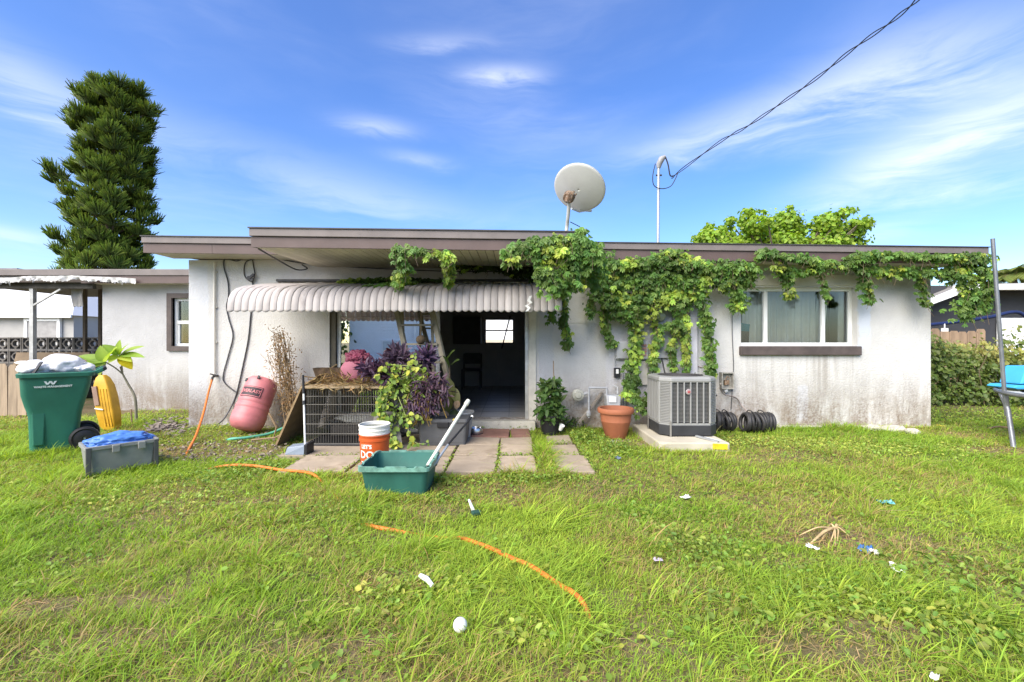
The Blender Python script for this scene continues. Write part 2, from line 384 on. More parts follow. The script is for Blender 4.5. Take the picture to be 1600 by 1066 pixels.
# ------------------------------------------------------------------ the house
WY = 6.75; XL, XR, YB = -4.87, 6.31, 12.0
M_wall = stucco('white stucco', (.60, .587, .56), 1.0, (
    (.40, .62, -.1, 1.75, (.50, .51, .53), .8), (-5.2, -4.58, -.1, 3, (.60, .62, .66), .6),
    (5.22, 5.40, 1.2, 2.12, (.60, .66, .76), .6), (1.42, 3.02, .35, 2.3, (.58, .58, .60), .7),
    (.62, 1.40, 1.56, 2.5, (.74, .72, .655), .8), (4.30, 4.46, .12, .62, (.66, .68, .73), .7)), 1.0, ((3.35, 5.3, .1, 1.09),))
M_wing = stucco('wing stucco', (.47, .465, .465), .9)
M_fascia = mat('mauve brown paint', (.105, .072, .064), .55, .12, 3, bmp=.15, bsc=30, dirt=.62, dcol=(.09, .075, .07), dsc=5)
M_drip = mat('drip edge metal', (.165, .14, .13), .5, .12, 4, dirt=.6, dcol=(.1, .085, .08), dsc=6)
M_dark = mat('dark flashing', (.045, .042, .042), .6, .2, 6)
M_soffit = mat('cream soffit', (.52, .48, .38), .65, .12, 2, rnd=.09, dirt=.60, dcol=(.34, .30, .22), dsc=4, world=True)
M_shingle = mat('flat roof felt', (.2, .19, .18), .9, .2, 8, bmp=.3, bsc=120)
M_white = mat('white vinyl', (.80, .80, .78), .4, .05, 4, dirt=.72, dcol=(.4, .38, .34), dsc=9)
M_brown = mat('dark brown sill paint', (.085, .066, .060), .6, .2, 7, bmp=.2, bsc=50)
M_alu = mat('weathered aluminium', (.55, .55, .53), .42, .15, 9, metal=.7)
M_bronze = mat('olive bronze frame', (.085, .075, .052), .5, .2, 5)
M_room = mat('dim room paint', (.42, .41, .39), .8, .08, 2)
M_tile = mat('grey floor tile', (.42, .41, .39), .35, .1, 2)
M_conc = mat('doorstep concrete', (.50, .48, .41), .85, .15, 6, bmp=.4, bsc=80, bdist=.006, dirt=.52, dcol=(.13, .115, .09), dsc=24)
M_glass = glass_mat('clear window glass', .0)
M_glass2 = glass_mat('reflective door glass', .82, (.55, .58, .56))

house = root('house', 'white stucco house with brown eaves and flat roof behind the lawn', 'house', (0, WY, 0))
def wall_xz(mb, x0, x1, z0, z1, y0, y1, ops):
    xs = sorted({x0, x1, *[q for o_ in ops for q in o_[:2]]}); zs = sorted({z0, z1, *[q for o_ in ops for q in o_[2:]]})
    def solid(i, j):
        if not (0 <= i < len(xs)-1 and 0 <= j < len(zs)-1): return False
        cx_, cz_ = (xs[i]+xs[i+1])/2, (zs[j]+zs[j+1])/2
        return not any(a < cx_ < b_ and c_ < cz_ < d for a, b_, c_, d in ops)
    for i in range(len(xs)-1):
        for j in range(len(zs)-1):
            if not solid(i, j): continue
            a, b_, c_, d = xs[i], xs[i+1], zs[j], zs[j+1]
            mb.add([(a,y0,c_),(b_,y0,c_),(b_,y0,d),(a,y0,d)], [(0,1,2,3)]); mb.add([(a,y1,c_),(a,y1,d),(b_,y1,d),(b_,y1,c_)], [(0,1,2,3)])
            if not solid(i-1, j): mb.add([(a,y0,c_),(a,y0,d),(a,y1,d),(a,y1,c_)], [(0,1,2,3)])
            if not solid(i+1, j): mb.add([(b_,y0,c_),(b_,y1,c_),(b_,y1,d),(b_,y0,d)], [(0,1,2,3)])
            if not solid(i, j-1): mb.add([(a,y0,c_),(a,y1,c_),(b_,y1,c_),(b_,y0,c_)], [(0,1,2,3)])
            if not solid(i, j+1): mb.add([(a,y0,d),(b_,y0,d),(b_,y1,d),(a,y1,d)], [(0,1,2,3)])
    return mb
DOOR = (-2.75, .25, .12, 2.08); WIN = (3.45, 5.20, 1.225, 2.11)
wall_xz(MB(), XL, XR, -.1, 2.52, WY, WY+.2, [DOOR, WIN]).build('front_wall', M_wall, house)
BW = (-.72, .05, 1.23, 1.89)
wall_xz(MB(), XL, XR, -.1, 2.9, YB-.2, YB, [BW]).build('back_wall', M_wing, house)
MB().box(XL, XL+.2, WY+.2, YB-.2, -.1, 2.52).build('side_wall', M_wall, house)
MB().box(XR-.2, XR, WY+.2, YB-.2, -.1, 2.52).build('side_wall', M_wall, house)
MB().box(.63, 1.385, WY-.012, WY+.01, 1.575, 2.45).build('infill_panel', M_wall, house)
# roofs
def rz(x, y, adj=0): return 2.70 + .088*(y-6.4) - .0125*(x-1.28) + adj
def slab(mb, x0, x1, y0, y1, top, th, adj=0):
    t4 = [(x0,y0),(x1,y0),(x1,y1),(x0,y1)]
    return mb.add([(x,y,rz(x,y,adj)+top-th) for x,y in t4] + [(x,y,rz(x,y,adj)+top) for x,y in t4], [(0,3,2,1),(4,5,6,7),(0,1,5,4),(1,2,6,5),(2,3,7,6),(3,0,4,7)])
for nm, x0, x1, yf, adj, fh in (('right', .71, 6.76, 6.40, 0, .235), ('mid', -2.99, .70, 5.15, -.05, .215), ('left', -5.13, -3.0, 6.25, -.01, .225)):
    slab(MB(), x0+.03, x1-.03, yf+.05, 12.3, -.02, .09, adj).build('roof', M_shingle, house)
    slab(MB(), x0-.02, x1+.02, yf-.055, yf+.06, .012, .014, adj).build('flashing', M_dark, house)
    slab(MB(), x0-.01, x1+.01, yf-.042, yf+.012, -.003, .088, adj).build('drip_edge', M_drip, house, bevel=.006)
    xm = x0 + (x1-x0)*(.45 if nm != 'right' else .55)
    fsc = [(x0, xm-.002), (xm+.002, x1)]
    if nm == 'mid': fsc = [(x0, x1-.42), (x1-.416, x1)]
    for a, b_ in fsc: slab(MB(), a, b_, yf-.018, yf+.03, -.095, fh-.095, adj).build('fascia_board', M_fascia, house)
    for xr in (x0, x1):
        s_ = 1 if xr == x1 else -1
        slab(MB(), min(xr-.03*s_, xr), max(xr-.03*s_, xr), yf+.032, 12.2, -.02, fh-.02, adj).build('rake_board', M_fascia, house)
    if nm != 'mid':
        zz = rz(x0, yf, adj) - fh + .012
        mb = MB(); t4 = [(x0+.035, yf+.035), (x1-.035, yf+.035), (x1-.035, WY if nm == 'right' else WY), (x0+.035, WY)]
        mb.add([(x, y, rz(x, yf, adj)-fh+.01) for x, y in t4] + [(x, y, rz(x, yf, adj)-fh+.03) for x, y in t4], [(0,3,2,1),(4,5,6,7),(0,1,5,4),(1,2,6,5),(2,3,7,6),(3,0,4,7)])
        mb.build('soffit', M_soffit, house)
sof = link(bpy.data.objects.new('soffit', None)); sof.parent = house; OFF[sof.name] = OFF[house.name]
nb = 37; bwid = (3.69 - .07) / nb
me = MB(); L_ = WY - 5.19
me.add([(-bwid/2+.004, 0, 0), (bwid/2-.004, 0, 0), (bwid/2-.004, L_, .035), (-bwid/2+.004, L_, .035)] +
       [(-bwid/2+.004, 0, .018), (bwid/2-.004, 0, .018), (bwid/2-.004, L_, .053), (-bwid/2+.004, L_, .053)],
       [(0,3,2,1),(4,5,6,7),(0,1,5,4),(1,2,6,5),(2,3,7,6),(3,0,4,7)])
bme = me.mesh('soffit_board'); bme.materials.append(M_soffit)
for k in range(nb):
    x = -2.955 + bwid * (k + .5); piece('soffit_board', bme, sof, (x, 5.185, rz(x, 5.15, -.05) - .215 + .004))
MB().box(-2.95, .66, 5.19, 6.74, 2.445, 2.46).build('soffit_backing', M_dark, sof)
# interior
MB().box(XL+.2, XR-.2, WY+.2, YB-.2, 0, .115).build('room_floor', M_tile, house)
MB().box(DOOR[0], DOOR[1], WY+.001, WY+.2, 0, .118).build('threshold', M_alu, house)
MB().box(XL+.2, XR-.2, WY+.2, YB-.2, 2.44, 2.47).build('ceiling', M_room, house)
MB().box(-3.4, -3.3, WY+.2, YB-.2, .115, 2.44).build('partition_wall', M_room, house)
MB().box(1.25, 1.4, WY+.2, YB-.2, .115, 2.44).build('partition_wall', M_room, house)
MB().box(1.41, 6.10, 8.6, 8.68, .116, 2.438).build('partition_wall', mat('room shade paint', (.06, .058, .055), .9), house)  # added partition, its dark paint stands for the room's shade
wall_xz(MB(), -3.3, 1.25, .116, 2.44, YB-.215, YB-.202, [BW]).build('interior_wall', M_room, house)
mb = MB()
for k in range(10): mb.box(-3.2, 1.2, WY+.3+k*.45, WY+.304+k*.45, .116, .1175)
for k in range(10): mb.box(-3.2+k*.45, -3.196+k*.45, WY+.22, YB-.22, .116, .1172)
mb.build('tile_grout', M_dark, house)
bw = link(bpy.data.objects.new('window', None)); bw.parent = house; OFF[bw.name] = OFF[house.name]
mb = MB(); y0, y1 = YB-.16, YB-.10
mb.box(BW[0], BW[0]+.03, y0, y1, BW[2], BW[3]); mb.box(BW[1]-.03, BW[1], y0, y1, BW[2], BW[3]); mb.box(BW[0]+.03, BW[1]-.03, y0, y1, BW[2], BW[2]+.03)
mb.box(BW[0]+.03, BW[1]-.03, y0, y1, BW[3]-.03, BW[3]); mb.box(BW[0]+.03, BW[1]-.03, y0, y1, 1.565, 1.60); mb.build('frame', M_dark, bw)
# sliding door
sd = link(bpy.data.objects.new('sliding_door', None)); sd.parent = house; OFF[sd.name] = OFF[house.name]
MB().box(DOOR[0], DOOR[0]+.085, WY+.02, WY+.17, .119, 2.08).build('jamb', M_bronze, sd)
MB().box(DOOR[1]-.05, DOOR[1], WY+.04, WY+.17, .119, 2.08).build('jamb', M_alu, sd)
MB().box(DOOR[0]+.085, DOOR[1]-.05, WY+.04, WY+.17, 2.0, 2.08).build('door_head', M_alu, sd)
mb = MB(); xa, xb = DOOR[0]+.09, -1.10
mb.box(xa, xa+.05, WY+.06, WY+.10, .14, 1.999); mb.box(xb-.06, xb, WY+.06, WY+.10, .14, 1.999); mb.box(xa+.05, xb-.06, WY+.06, WY+.10, .14, .22); mb.box(xa+.05, xb-.06, WY+.06, WY+.10, 1.93, 1.999)
mb.build('sash', M_alu, sd)
MB().box(xa+.05, xb-.06, WY+.077, WY+.083, .22, 1.93).build('pane', M_glass2, sd)
mb = MB(); mb.box(-1.16, -1.12, WY+.12, WY+.15, .14, 1.999); mb.build('sash', M_dark, sd)
MB().box(.252, .365, WY-.018, WY+.03, .06, 2.12).build('door_casing', mat('cream casing', (.60, .575, .50), .8, .12, 6, bmp=.3, bsc=70, dirt=.58, dcol=(.28, .25, .2), dsc=20), house, bevel=.006)
MB().box(-2.75, .345, 6.57, WY-.02, -.05, .122).build('doorstep', M_conc, house, bevel=.012)
# right window
wn = link(bpy.data.objects.new('window', None)); wn.parent = house; OFF[wn.name] = OFF[house.name]
x0, x1, z0, z1 = WIN; y0, y1 = WY+.10, WY+.16; fw = .05
mb = MB(); mb.box(x0, x0+fw, y0, y1, z0, z1); mb.box(x1-fw, x1, y0, y1, z0, z1); mb.box(x0+fw, x1-fw, y0, y1, z0, z0+.05); mb.box(x0+fw, x1-fw, y0, y1, z1-fw, z1); mb.build('frame', M_white, wn, bevel=.004)
MB().box(3.85, 3.905, y0-.006, y1, z0+.05, z1-fw).build('mullion', M_white, wn, bevel=.004)
MB().box(4.735, 4.785, y0-.006, y1, z0+.05, z1-fw).build('mullion', M_white, wn, bevel=.004)
for a, b_ in ((x0+fw, 3.85), (3.905, 4.735), (4.785, x1-fw)): MB().box(a, b_, y0+.03, y0+.036, z0+.05, z1-fw).build('pane', M_glass, wn)
MB().box(3.42, 5.235, WY-.055, WY+.098, 1.085, 1.222).build('sill', M_brown, wn, bevel=.012)
MB().box(3.30, 5.30, WY-.02, WY+.03, 2.135, 2.30).build('lintel', mat('lintel paint', (.60, .57, .50), .8, .1, 5, bmp=.2), wn, bevel=.006)
# curtains and what stands behind the panes
M_curt = mat('grey curtain cloth', (.46, .46, .43), .9, .06, 3)
def curtain(xa, xb, label, ph=0, y=7.06, slant=0):
    n = max(8, int((xb-xa)/.012)); g = []
    for z in np.linspace(1.0, 2.2, 8):
        g.append([(x + slant*(2.2-z), y + .022*math.sin(x*62+ph+math.sin(x*9)*1.5) + .01*math.sin(x*23+z*2), z) for x in np.linspace(xa, xb, n)])
    o = MB().sheet(g).build('curtain', M_curt, smooth=60, solid=.003, origin=(xa, y, 1.0)); return tag(o, label, 'curtain', 'window curtains')
curtain(3.62, 4.78, 'wide grey pleated curtain behind the middle window pane')
curtain(4.85, 5.0, 'narrow curtain strip beside the wedge shaped gap in the window', 1, 7.09, -.1)
curtain(5.15, 5.45, 'grey curtain at the far right edge of the window', 2)
sb = root('seat_back', 'dark seat back with teal top behind the left window pane', 'chair', (3.55, 6.98, 0))
MB().add([(3.46,6.98,.4),(3.66,6.98,.4),(3.70,6.98,1.52),(3.46,6.98,1.56),(3.46,7.0,.4),(3.66,7.0,.4),(3.70,7.0,1.52),(3.46,7.0,1.56)],[(0,1,2,3),(4,7,6,5),(0,4,5,1),(1,5,6,2),(2,6,7,3),(3,7,4,0)]).build('back_panel', M_dark, sb)
MB().add([(3.46,6.972,1.46),(3.69,6.972,1.45),(3.705,6.972,1.56),(3.46,6.972,1.60),(3.46,7.006,1.46),(3.69,7.006,1.45),(3.705,7.006,1.56),(3.46,7.006,1.60)],[(0,1,2,3),(4,7,6,5),(0,4,5,1),(1,5,6,2),(2,6,7,3),(3,7,4,0)]).build('teal_cover', mat('teal cloth', (.02, .15, .19), .8), sb)
for x in (3.48, 3.65): MB().box(x-.015, x+.015, 6.99, 7.02, .116, .4).build('leg', M_dark, sb)
# dining chair, wall cabinet and rod inside the dark room
ch = root('dining_chair', 'dark dining chair standing inside the open doorway', 'chair', (-1.0, 11.1, .116))
for sx_ in (-.22, .22):
    MB().bar((-1+sx_, 11.35, .116), (-1+sx_*1.0, 11.42, .98), .035, .035).build('leg', M_dark, ch)
    MB().bar((-1+sx_, 10.95, .116), (-1+sx_, 10.95, .56), .035, .035).build('leg', M_dark, ch)
MB().box(-1.24, -.76, 10.93, 11.4, .56, .61).build('seat', M_dark, ch, bevel=.01)
MB().box(-1.2, -.8, 11.39, 11.42, .72, 1.0).build('backrest', mat('chair back', (.06, .06, .06), .7), ch, bevel=.01)
wc = MB().box(-1.5, -.80, 11.5, 11.78, 1.22, 1.92).build('wall_cabinet', M_dark, None, bevel=.01, origin=(-1.15, 11.6, 1.2)); tag(wc, 'black wall cabinet left of the bright back window indoors', 'cabinet')
o = MB().bar((-.05, 11.72, 1.95), (-.27, 11.7, 1.1), .03, .03).build('rod', M_dark, None, origin=(-.2, 11.7, 1.1)); tag(o, 'dark slanted rod in front of the back window indoors', 'rod')
o = MB().box(.15, .24, 11.70, 11.76, 1.22, 1.92).build('pale_board', mat('pale board', (.4, .39, .36), .8), None, origin=(.2, 11.7, 1.2)); tag(o, 'pale upright board right of the back window indoors', 'board')

# ------------------------------------------------------------------ metal awning over the patio door
aw = root('awning', 'mauve ribbed metal awning with scalloped edge above patio door', 'awning', (-1.45, WY, 1.7))
M_awn = mat('faded awning paint', (.42, .385, .365), .6, .16, 2.2, stretch=(2.5, .6, .6), rnd=.05, dirt=.50, dcol=(.27, .235, .215), dsc=3, spec=.3, world=True)
PROF = [(6.738, 2.175), (6.45, 2.125), (6.1, 2.062), (5.85, 2.012), (5.72, 1.97), (5.63, 1.915), (5.575, 1.845), (5.552, 1.77), (5.545, 1.69)]
nr = 47; AX0, AX1 = -3.53, .62; rw = (AX1-AX0)/nr
mb = MB(); rows = []
S_ = np.linspace(-.5, .5, 9)
for i, (y, z) in enumerate(PROF):
    a, b_ = PROF[max(i-1, 0)], PROF[min(i+1, len(PROF)-1)]; ty, tz = b_[0]-a[0], b_[1]-a[1]; l = math.hypot(ty, tz); ny_, nz_ = tz/l, -ty/l
    if nz_ < -.01: ny_, nz_ = -ny_, -nz_
    if i == len(PROF)-1: ny_, nz_ = -1, 0
    rows.append([(s*rw*.985, y + ny_*.011*(max(0, math.cos(math.pi*s))**1.0 if abs(s) < .499 else 0), z + nz_*.011*(max(0, math.cos(math.pi*s))**1.0 if abs(s) < .499 else 0)) for s in S_])
y, z = PROF[-1]
rows.append([(s*rw*.985, y - .013*(max(0, math.cos(math.pi*s))**1.0 if abs(s) < .499 else 0), z - .010 - .022*math.cos(math.pi*s)) for s in S_])
mb.sheet(rows); rme = mb.mesh('rib'); rme.materials.append(M_awn)
rme.polygons.foreach_set('use_smooth', [True]*len(rme.polygons)); rme.set_sharp_from_angle(angle=R(70))
for k in range(nr):
    x = AX0 + rw*(k+.5); o = piece('rib', rme, aw, (x, 0, .0 + random.uniform(-.003, .003))); o.rotation_euler = (random.uniform(-.0006, .0006), 0, 0)
    q = o.modifiers.new('thick', 'SOLIDIFY'); q.thickness = .0025; q.offset = -1
MB().box(AX0, AX1, 6.70, 6.748, 2.19, 2.225).build('wall_channel', M_dark, aw)
mb = MB()
for x in (AX0+.03, -2.1, -.7, AX1-.03): mb.bar((x, 6.74, 2.12), (x, 5.60, 1.86), .025, .03)
mb.build('support_bracket', M_alu, aw)
MB().tube([(AX0, 5.575, 1.72), (AX1, 5.575, 1.72)], .009, 6).build('front_rod', M_alu, aw)
tv = []
for k, (px, py) in enumerate(((829, 463), (826, 470), (830, 474), (822, 478), (827, 482), (823, 487))): tv.append((px, py))
mb = MB(); g = [[P(px-2.2, py, 5.505-.0), P(px+2.2, py-1, 5.505)] for px, py in tv]; mb.sheet(g).build('torn_patch', M_white, aw, solid=.003)

# ------------------------------------------------------------------ left wing and carport
wing = root('house_wing', 'set back white stucco wing with brown framed window at left', 'house', (-6.3, 8.5, 0))
WW = (PX(270, 8.5), -5.35, PZ(541, 8.5), PZ(466, 8.5))
wall_xz(MB(), PX(160, 8.5), XL-.001, -.1, 2.42, 8.5, 8.7, [WW]).build('front_wall', M_wing, wing)
MB().box(PX(160, 8.5), PX(160, 8.5)+.2, 8.7, 12, -.1, 2.42).build('side_wall', M_wing, wing)
x0, x1, z0, z1 = WW
mb = MB(); mb.box(x0-.09, x0, 8.46, 8.62, z0-.09, z1+.09); mb.box(x0, x1, 8.46, 8.62, z1, z1+.09); mb.box(x0, x1, 8.46, 8.62, z0-.09, z0); wb = mb.build('window', M_brown, wing)
mb = MB(); zm = (z0+z1)/2; mb.box(x0, x0+.05, 8.55, 8.6, z0, z1); mb.box(x0+.05, x1, 8.55, 8.6, z0, z0+.05); mb.box(x0+.05, x1, 8.55, 8.6, z1-.05, z1); mb.box(x0+.05, x1, 8.55, 8.6, zm-.03, zm+.03); mb.box(x0+.05, x0+.08, 8.565, 8.6, z0+.05, zm-.03)
mb.build('sash', M_white, wb); MB().box(x0+.05, x1, 8.585, 8.59, z0+.05, z1-.05).build('pane', M_glass, wb)
MB().box(x0-.1, x1, 8.9, 8.92, z0-.1, z1+.1).build('dark_room_sheet', mat('dark room', (.05, .05, .055), .9), wb)  # dark sheet carries the unlit room's shade in its colour
M_wroof = M_shingle
mb = MB(); mb.box(-12, XL-.01, 8.24, 12.5, 2.53, 2.60); mb.build('roof', M_shingle, wing)
MB().box(-12, XL-.01, 8.19, 8.235, 2.50, 2.615).build('drip_edge', M_drip, wing, bevel=.006)
MB().box(-7.9, XL-.01, 8.21, 8.24, 2.36, 2.498).build('fascia_board', M_fascia, wing)
MB().box(-7.8, XL-.01, 8.245, 8.5, 2.37, 2.39).build('soffit', M_soffit, wing)
MB().box(-12, -9.1, 8.235, 8.6, 2.605, 2.64).build('roof_patch', mat('grey tar patch', (.24, .23, .23), .9), wing)
cp = root('carport', 'open carport with metal posts and dark beam left of wing', 'carport', (-9.3, 8.4, 0))
M_post = mat('galvanised post', (.42, .42, .41), .5, .2, 6, metal=.5, dirt=.6, dcol=(.2, .17, .14))
MB().box(-12, PX(160, 8.5), 8.30, 8.38, PZ(451, 8.3), 2.40).build('beam', mat('dark beam', (.06, .055, .045), .8, .3), cp)
MB().box(-12, PX(160, 8.5), 8.24, 8.27, 2.38, 2.495).build('fascia_board', M_drip, cp)
for x, y_, r_ in ((PX(48, 8.3), 8.34, .035), (PX(133, 10.4), 10.4, .03), (PX(157, 10.4), 10.4, .03)):
    MB().box(x-r_, x+r_, y_-r_, y_+r_, 0, 2.5 if y_ > 9 else PZ(451, 8.3)).build('post', M_post if y_ < 9 else mat('brown post', (.11, .085, .06), .8), cp)
MB().bar(P(53, 477, 8.32), P(95, 452, 8.32), .03, .03).build('brace', M_post, cp)
# ragged vinyl strip hanging from the carport edge
def ragged(x0, x1, top, Y, dmin, dmax, seed, n=90):
    rr = random.Random(seed); g0, g1, g2 = [], [], []
    for k in range(n):
        px = x0 + (x1-x0)*k/(n-1); tz = top(px); f = .5 + .5*mnoise.noise(Vector((px*.045, seed, 0))) + .25*mnoise.noise(Vector((px*.19, seed, 4))); d = dmin + (dmax-dmin)*max(0, f)
        if rr.random() < .05: d *= 1.5
        sg_ = 2.2*mnoise.noise(Vector((px*.03, seed, 9)))
        g0.append(P(px, tz + sg_*.5, Y)); g1.append(P(px, tz + sg_ + d*.5, Y) + Vector((0, -.04*mnoise.noise(Vector((px*.12, 1, seed))), 0))); g2.append(P(px + rr.uniform(-.5, .5), tz + sg_ + d + rr.uniform(-.8, .8), Y) + Vector((0, -.07*mnoise.noise(Vector((px*.12, 2, seed))), 0)))
    return MB().sheet([g0, g1, g2])
o = ragged(-60, 212, lambda px: 434 - 3*math.sin(px/60), 8.15, 4, 11, 3, 300).build('torn_sheeting', mat('dirty white vinyl', (.50, .49, .47), .6, .1, 8, dirt=.58, dcol=(.4, .37, .32), dsc=12), None, solid=.006, origin=(-8.5, 8.15, 2.3))
tag(o, 'torn white sheeting hanging in tatters along the carport edge', 'sheeting')
o = ragged(112, 130, lambda px: 447, 8.5, 28, 36, 8, 14).build('hanging_rag', mat('grey rag', (.30, .29, .28), .9), None, solid=.02, origin=(-8.2, 8.5, 2)); tag(o, 'grey rag hanging from the carport beam', 'rag')
# breeze block screen wall behind the carport
M_blk = mat('dark breeze block', (.13, .12, .11), .9, .25, 6, bmp=.4, bsc=60, rnd=.2)  # dark grey blocks, tone varied at random
bl = root('breeze_block_wall', 'dark pierced breeze block wall at the back of the carport', 'wall', (-11, 10.6, 0))
bs = .305; mb = MB(); hb = bs/2 - .004; t_ = .026
mb.box(-hb, hb, 0, .1, -hb, -hb+t_); mb.box(-hb, hb, 0, .1, hb-t_, hb); mb.box(-hb, -hb+t_, 0, .1, -hb+t_, hb-t_); mb.box(hb-t_, hb, 0, .1, -hb+t_, hb-t_)
rr_, ri_ = .098, .068; ring = []
for k in range(12):
    a, a2 = 2*math.pi*k/12, 2*math.pi*(k+1)/12
    pts = [(r_*math.cos(q), r_*math.sin(q)) for r_, q in ((ri_, a), (rr_, a), (rr_, a2), (ri_, a2))]
    mb.prism(pts, .008, .092)
for sx_, sz_ in ((1, 0), (-1, 0), (0, 1), (0, -1)):
    c_ = (.095+hb-t_)/2; l_ = hb-t_-.095
    mb.box(sx_*c_-(l_/2 if sx_ else .022), sx_*c_+(l_/2 if sx_ else .022), .01, .09, sz_*c_-(l_/2 if sz_ else .022), sz_*c_+(l_/2 if sz_ else .022))
bk = mb.mesh('block'); bk.materials.append(M_blk)
for i in range(14):
    for j in range(4):
        piece('block', bk, bl, (-9.62 - i*bs, 10.6 + random.uniform(-.004, .004), 1.39 - bs*(j+.5)))
MB().box(-9.62+bs/2-bs*14, -9.62+bs/2, 10.58, 10.72, -.05, 1.39-bs*4-.004).build('footing', M_blk, bl)
o = MB().bar((-11.4, 10.2, .55), (-9.72, 10.2, .55), .03, 1.0, up=(0, .25, 1)).build('plywood_sheet', mat('tan plywood', (.26, .19, .12), .8, .2, 3, dirt=.6), None, origin=(-10.5, 10.2, 0)); tag(o, 'tan plywood sheet leaning against the breeze block wall', 'board')
# picket fence at far left
pf = root('picket_fence', 'weathered wooden picket fence at the left edge by the bin', 'fence', (-9.6, 7.8, 0))
M_pick = mat('weathered pine', (.34, .26, .18), .85, .18, 4, stretch=(6, 6, .6), rnd=.12, bmp=.3, bsc=18, dirt=.58, dcol=(.17, .125, .09), world=True)
mb = MB(); pw = .077
mb.prism([(-pw, 0), (pw, 0), (pw, .86), (pw-.03, .91), (-pw+.03, .91), (-pw, .86)], 0, .02); pk = mb.mesh('picket'); pk.materials.append(M_pick)
for k in range(11): piece('picket', pk, pf, (PX(34, 7.8) - .165*k, 7.8, random.uniform(-.02, .01)), (0, random.uniform(-.012, .012), 0))
for z in (.2, .7): MB().box(PX(34, 7.8)-1.75, PX(40, 7.8), 7.822, 7.86, z, z+.08).build('rail', M_pick, pf)
o = blob(P(36, 567, 7.83), (.13, .06, .035), .2, 2, 3, 5).build('plastic_lump', M_white, None, smooth=50, origin=P(36, 567, 7.83)); tag(o, 'white plastic lump lying on top of the picket fence', 'plastic')

# ------------------------------------------------------------------ neighbours
nh = root('neighbour_house', 'pale grey neighbour house with white metal roof beyond carport', 'house', (-19.5, 18, 0))
M_pale = mat('pale grey siding', (.40, .39, .37), .8, .06, 2)
MB().box(-27, PX(115, 18), 18, 26, 0, PZ(493, 18)).build('wall', M_pale, nh)
x1 = PX(117, 17.9); zt = PZ(493, 17.9); mb = MB()
mb.add([(-28,17.8,zt),(x1,17.8,zt),(x1,26,zt),(-28,26,zt),(-28,20,zt+1.9),(x1-1.9,20,zt+1.75),(x1-1.9,24,zt+1.75),(-28,24,zt+1.9)], [(0,1,5,4),(1,2,6,5),(2,3,7,6),(4,5,6,7),(0,3,2,1),(0,4,7,3)]); mb.build('roof', mat('white metal roof', (.58, .59, .61), .5, .04, 1, dirt=.7, dcol=(.5,.5,.5), dsc=2), nh)
MB().box(-28, x1, 17.72, 17.79, zt-.10, zt+.02).build('fascia_board', M_white, nh)
mb = MB(); a, b_ = PX(38, 17.9), PX(94, 17.9); zt2 = PZ(502, 17.9); mb.box(a, a+.12, 17.88, 17.98, 0, zt2); mb.box(b_-.12, b_, 17.88, 17.98, 0, zt2); mb.box(a, b_, 17.87, 17.98, zt2, zt2+.12); wd = mb.build('door', M_white, nh)
MB().box(a+.12, b_-.12, 17.9, 17.99, 0, zt2).build('door_panel', mat('grey door', (.33, .32, .31), .7), wd)
up_ = root('utility_pole', 'far grey utility pole seen under the carport roof', 'pole', (PX(25, 40), 40, 0))
MB().tube([(PX(25, 40), 40, 0), (PX(25, 40), 40, 6.3)], [.16, .12], 8).build('pole', mat('grey wood pole', (.2, .19, .18), .9), up_)
MB().box(PX(25, 40)-.9, PX(25, 40)+.9, 39.9, 40.0, 5.6, 5.7).build('crossarm', mat('grey wood pole', (.2, .19, .18)), up_)

rh = root('neighbour_house', 'charcoal neighbour house with white fascia beyond the hedge', 'house', (18, 16, 0))
M_char = mat('charcoal siding', (.045, .046, .052), .7, .12, 2); M_wf = mat('white fascia paint', (.78, .78, .77), .5, .04, 2)
MB().box(14.2, 30, 16, 24, 0, 3.28).build('wall', M_char, rh)
Y = 15.3
def quad_prism(name, pxs, Y0, Y1, m, par):
    a = [P(x, y, Y0) for x, y in pxs]; b2 = [Vector((v.x, Y1, v.z)) for v in a]; n = len(a)
    return MB().add(a + b2, [tuple(range(n)), tuple(range(2*n-1, n-1, -1))] + [(i, i+n, (i+1) % n+n, (i+1) % n) for i in range(n)]).build(name, m, par)
quad_prism('fascia_board', [(1440, 474), (1502, 449), (1502, 459), (1440, 482)], 15.3, 15.5, M_wf, rh)
quad_prism('fascia_board', [(1502.3, 445), (1900, 438), (1900, 450), (1502.3, 453)], 15.1, 15.4, M_wf, rh)
quad_prism('roof', [(1440, 473), (1502, 448), (1502, 444), (1900, 437), (1900, 447), (1503, 452), (1440, 480)], 15.5, 24, M_shingle, rh)
gd = MB(); a, b_ = PX(1560, 15.9), PX(1700, 15.9); gd.box(a, b_, 15.90, 15.96, 0, PZ(497, 15.9)); gdo = gd.build('garage_door', M_wf, rh)
mb = MB()
for i in range(4):
    for j in range(7):
        zz = PZ(497, 15.9) - .52*(i+1) + .03; xx = a + .02 + j*.455
        mb.box(xx, xx+.42, 15.885, 15.899, zz, zz+.46)
mb.build('panel_relief', M_wf, gdo)
rf = root('board_fence', 'brown wooden board fence in front of the charcoal house', 'fence', (12, 13, 0))
mb = MB(); mb.prism([(-.125, 0), (.125, 0), (.125, 1.56), (.08, 1.62), (-.08, 1.62), (-.125, 1.56)], 0, .02); pk2 = mb.mesh('board'); M_fb = mat('brown fence board', (.26, .18, .115), .85, .2, 3, stretch=(5, 5, .6), rnd=.2); pk2.materials.append(M_fb)
for k in range(9): piece('board', pk2, rf, (PX(1533, 13) - .262*k, 13 + random.uniform(-.01, .01), random.uniform(-.05, .05)), (0, random.uniform(-.01, .01), 0))
MB().box(PX(1533, 13)-2.3, PX(1533, 13)+.1, 13.025, 13.07, 1.1, 1.2).build('rail', M_fb, rf)
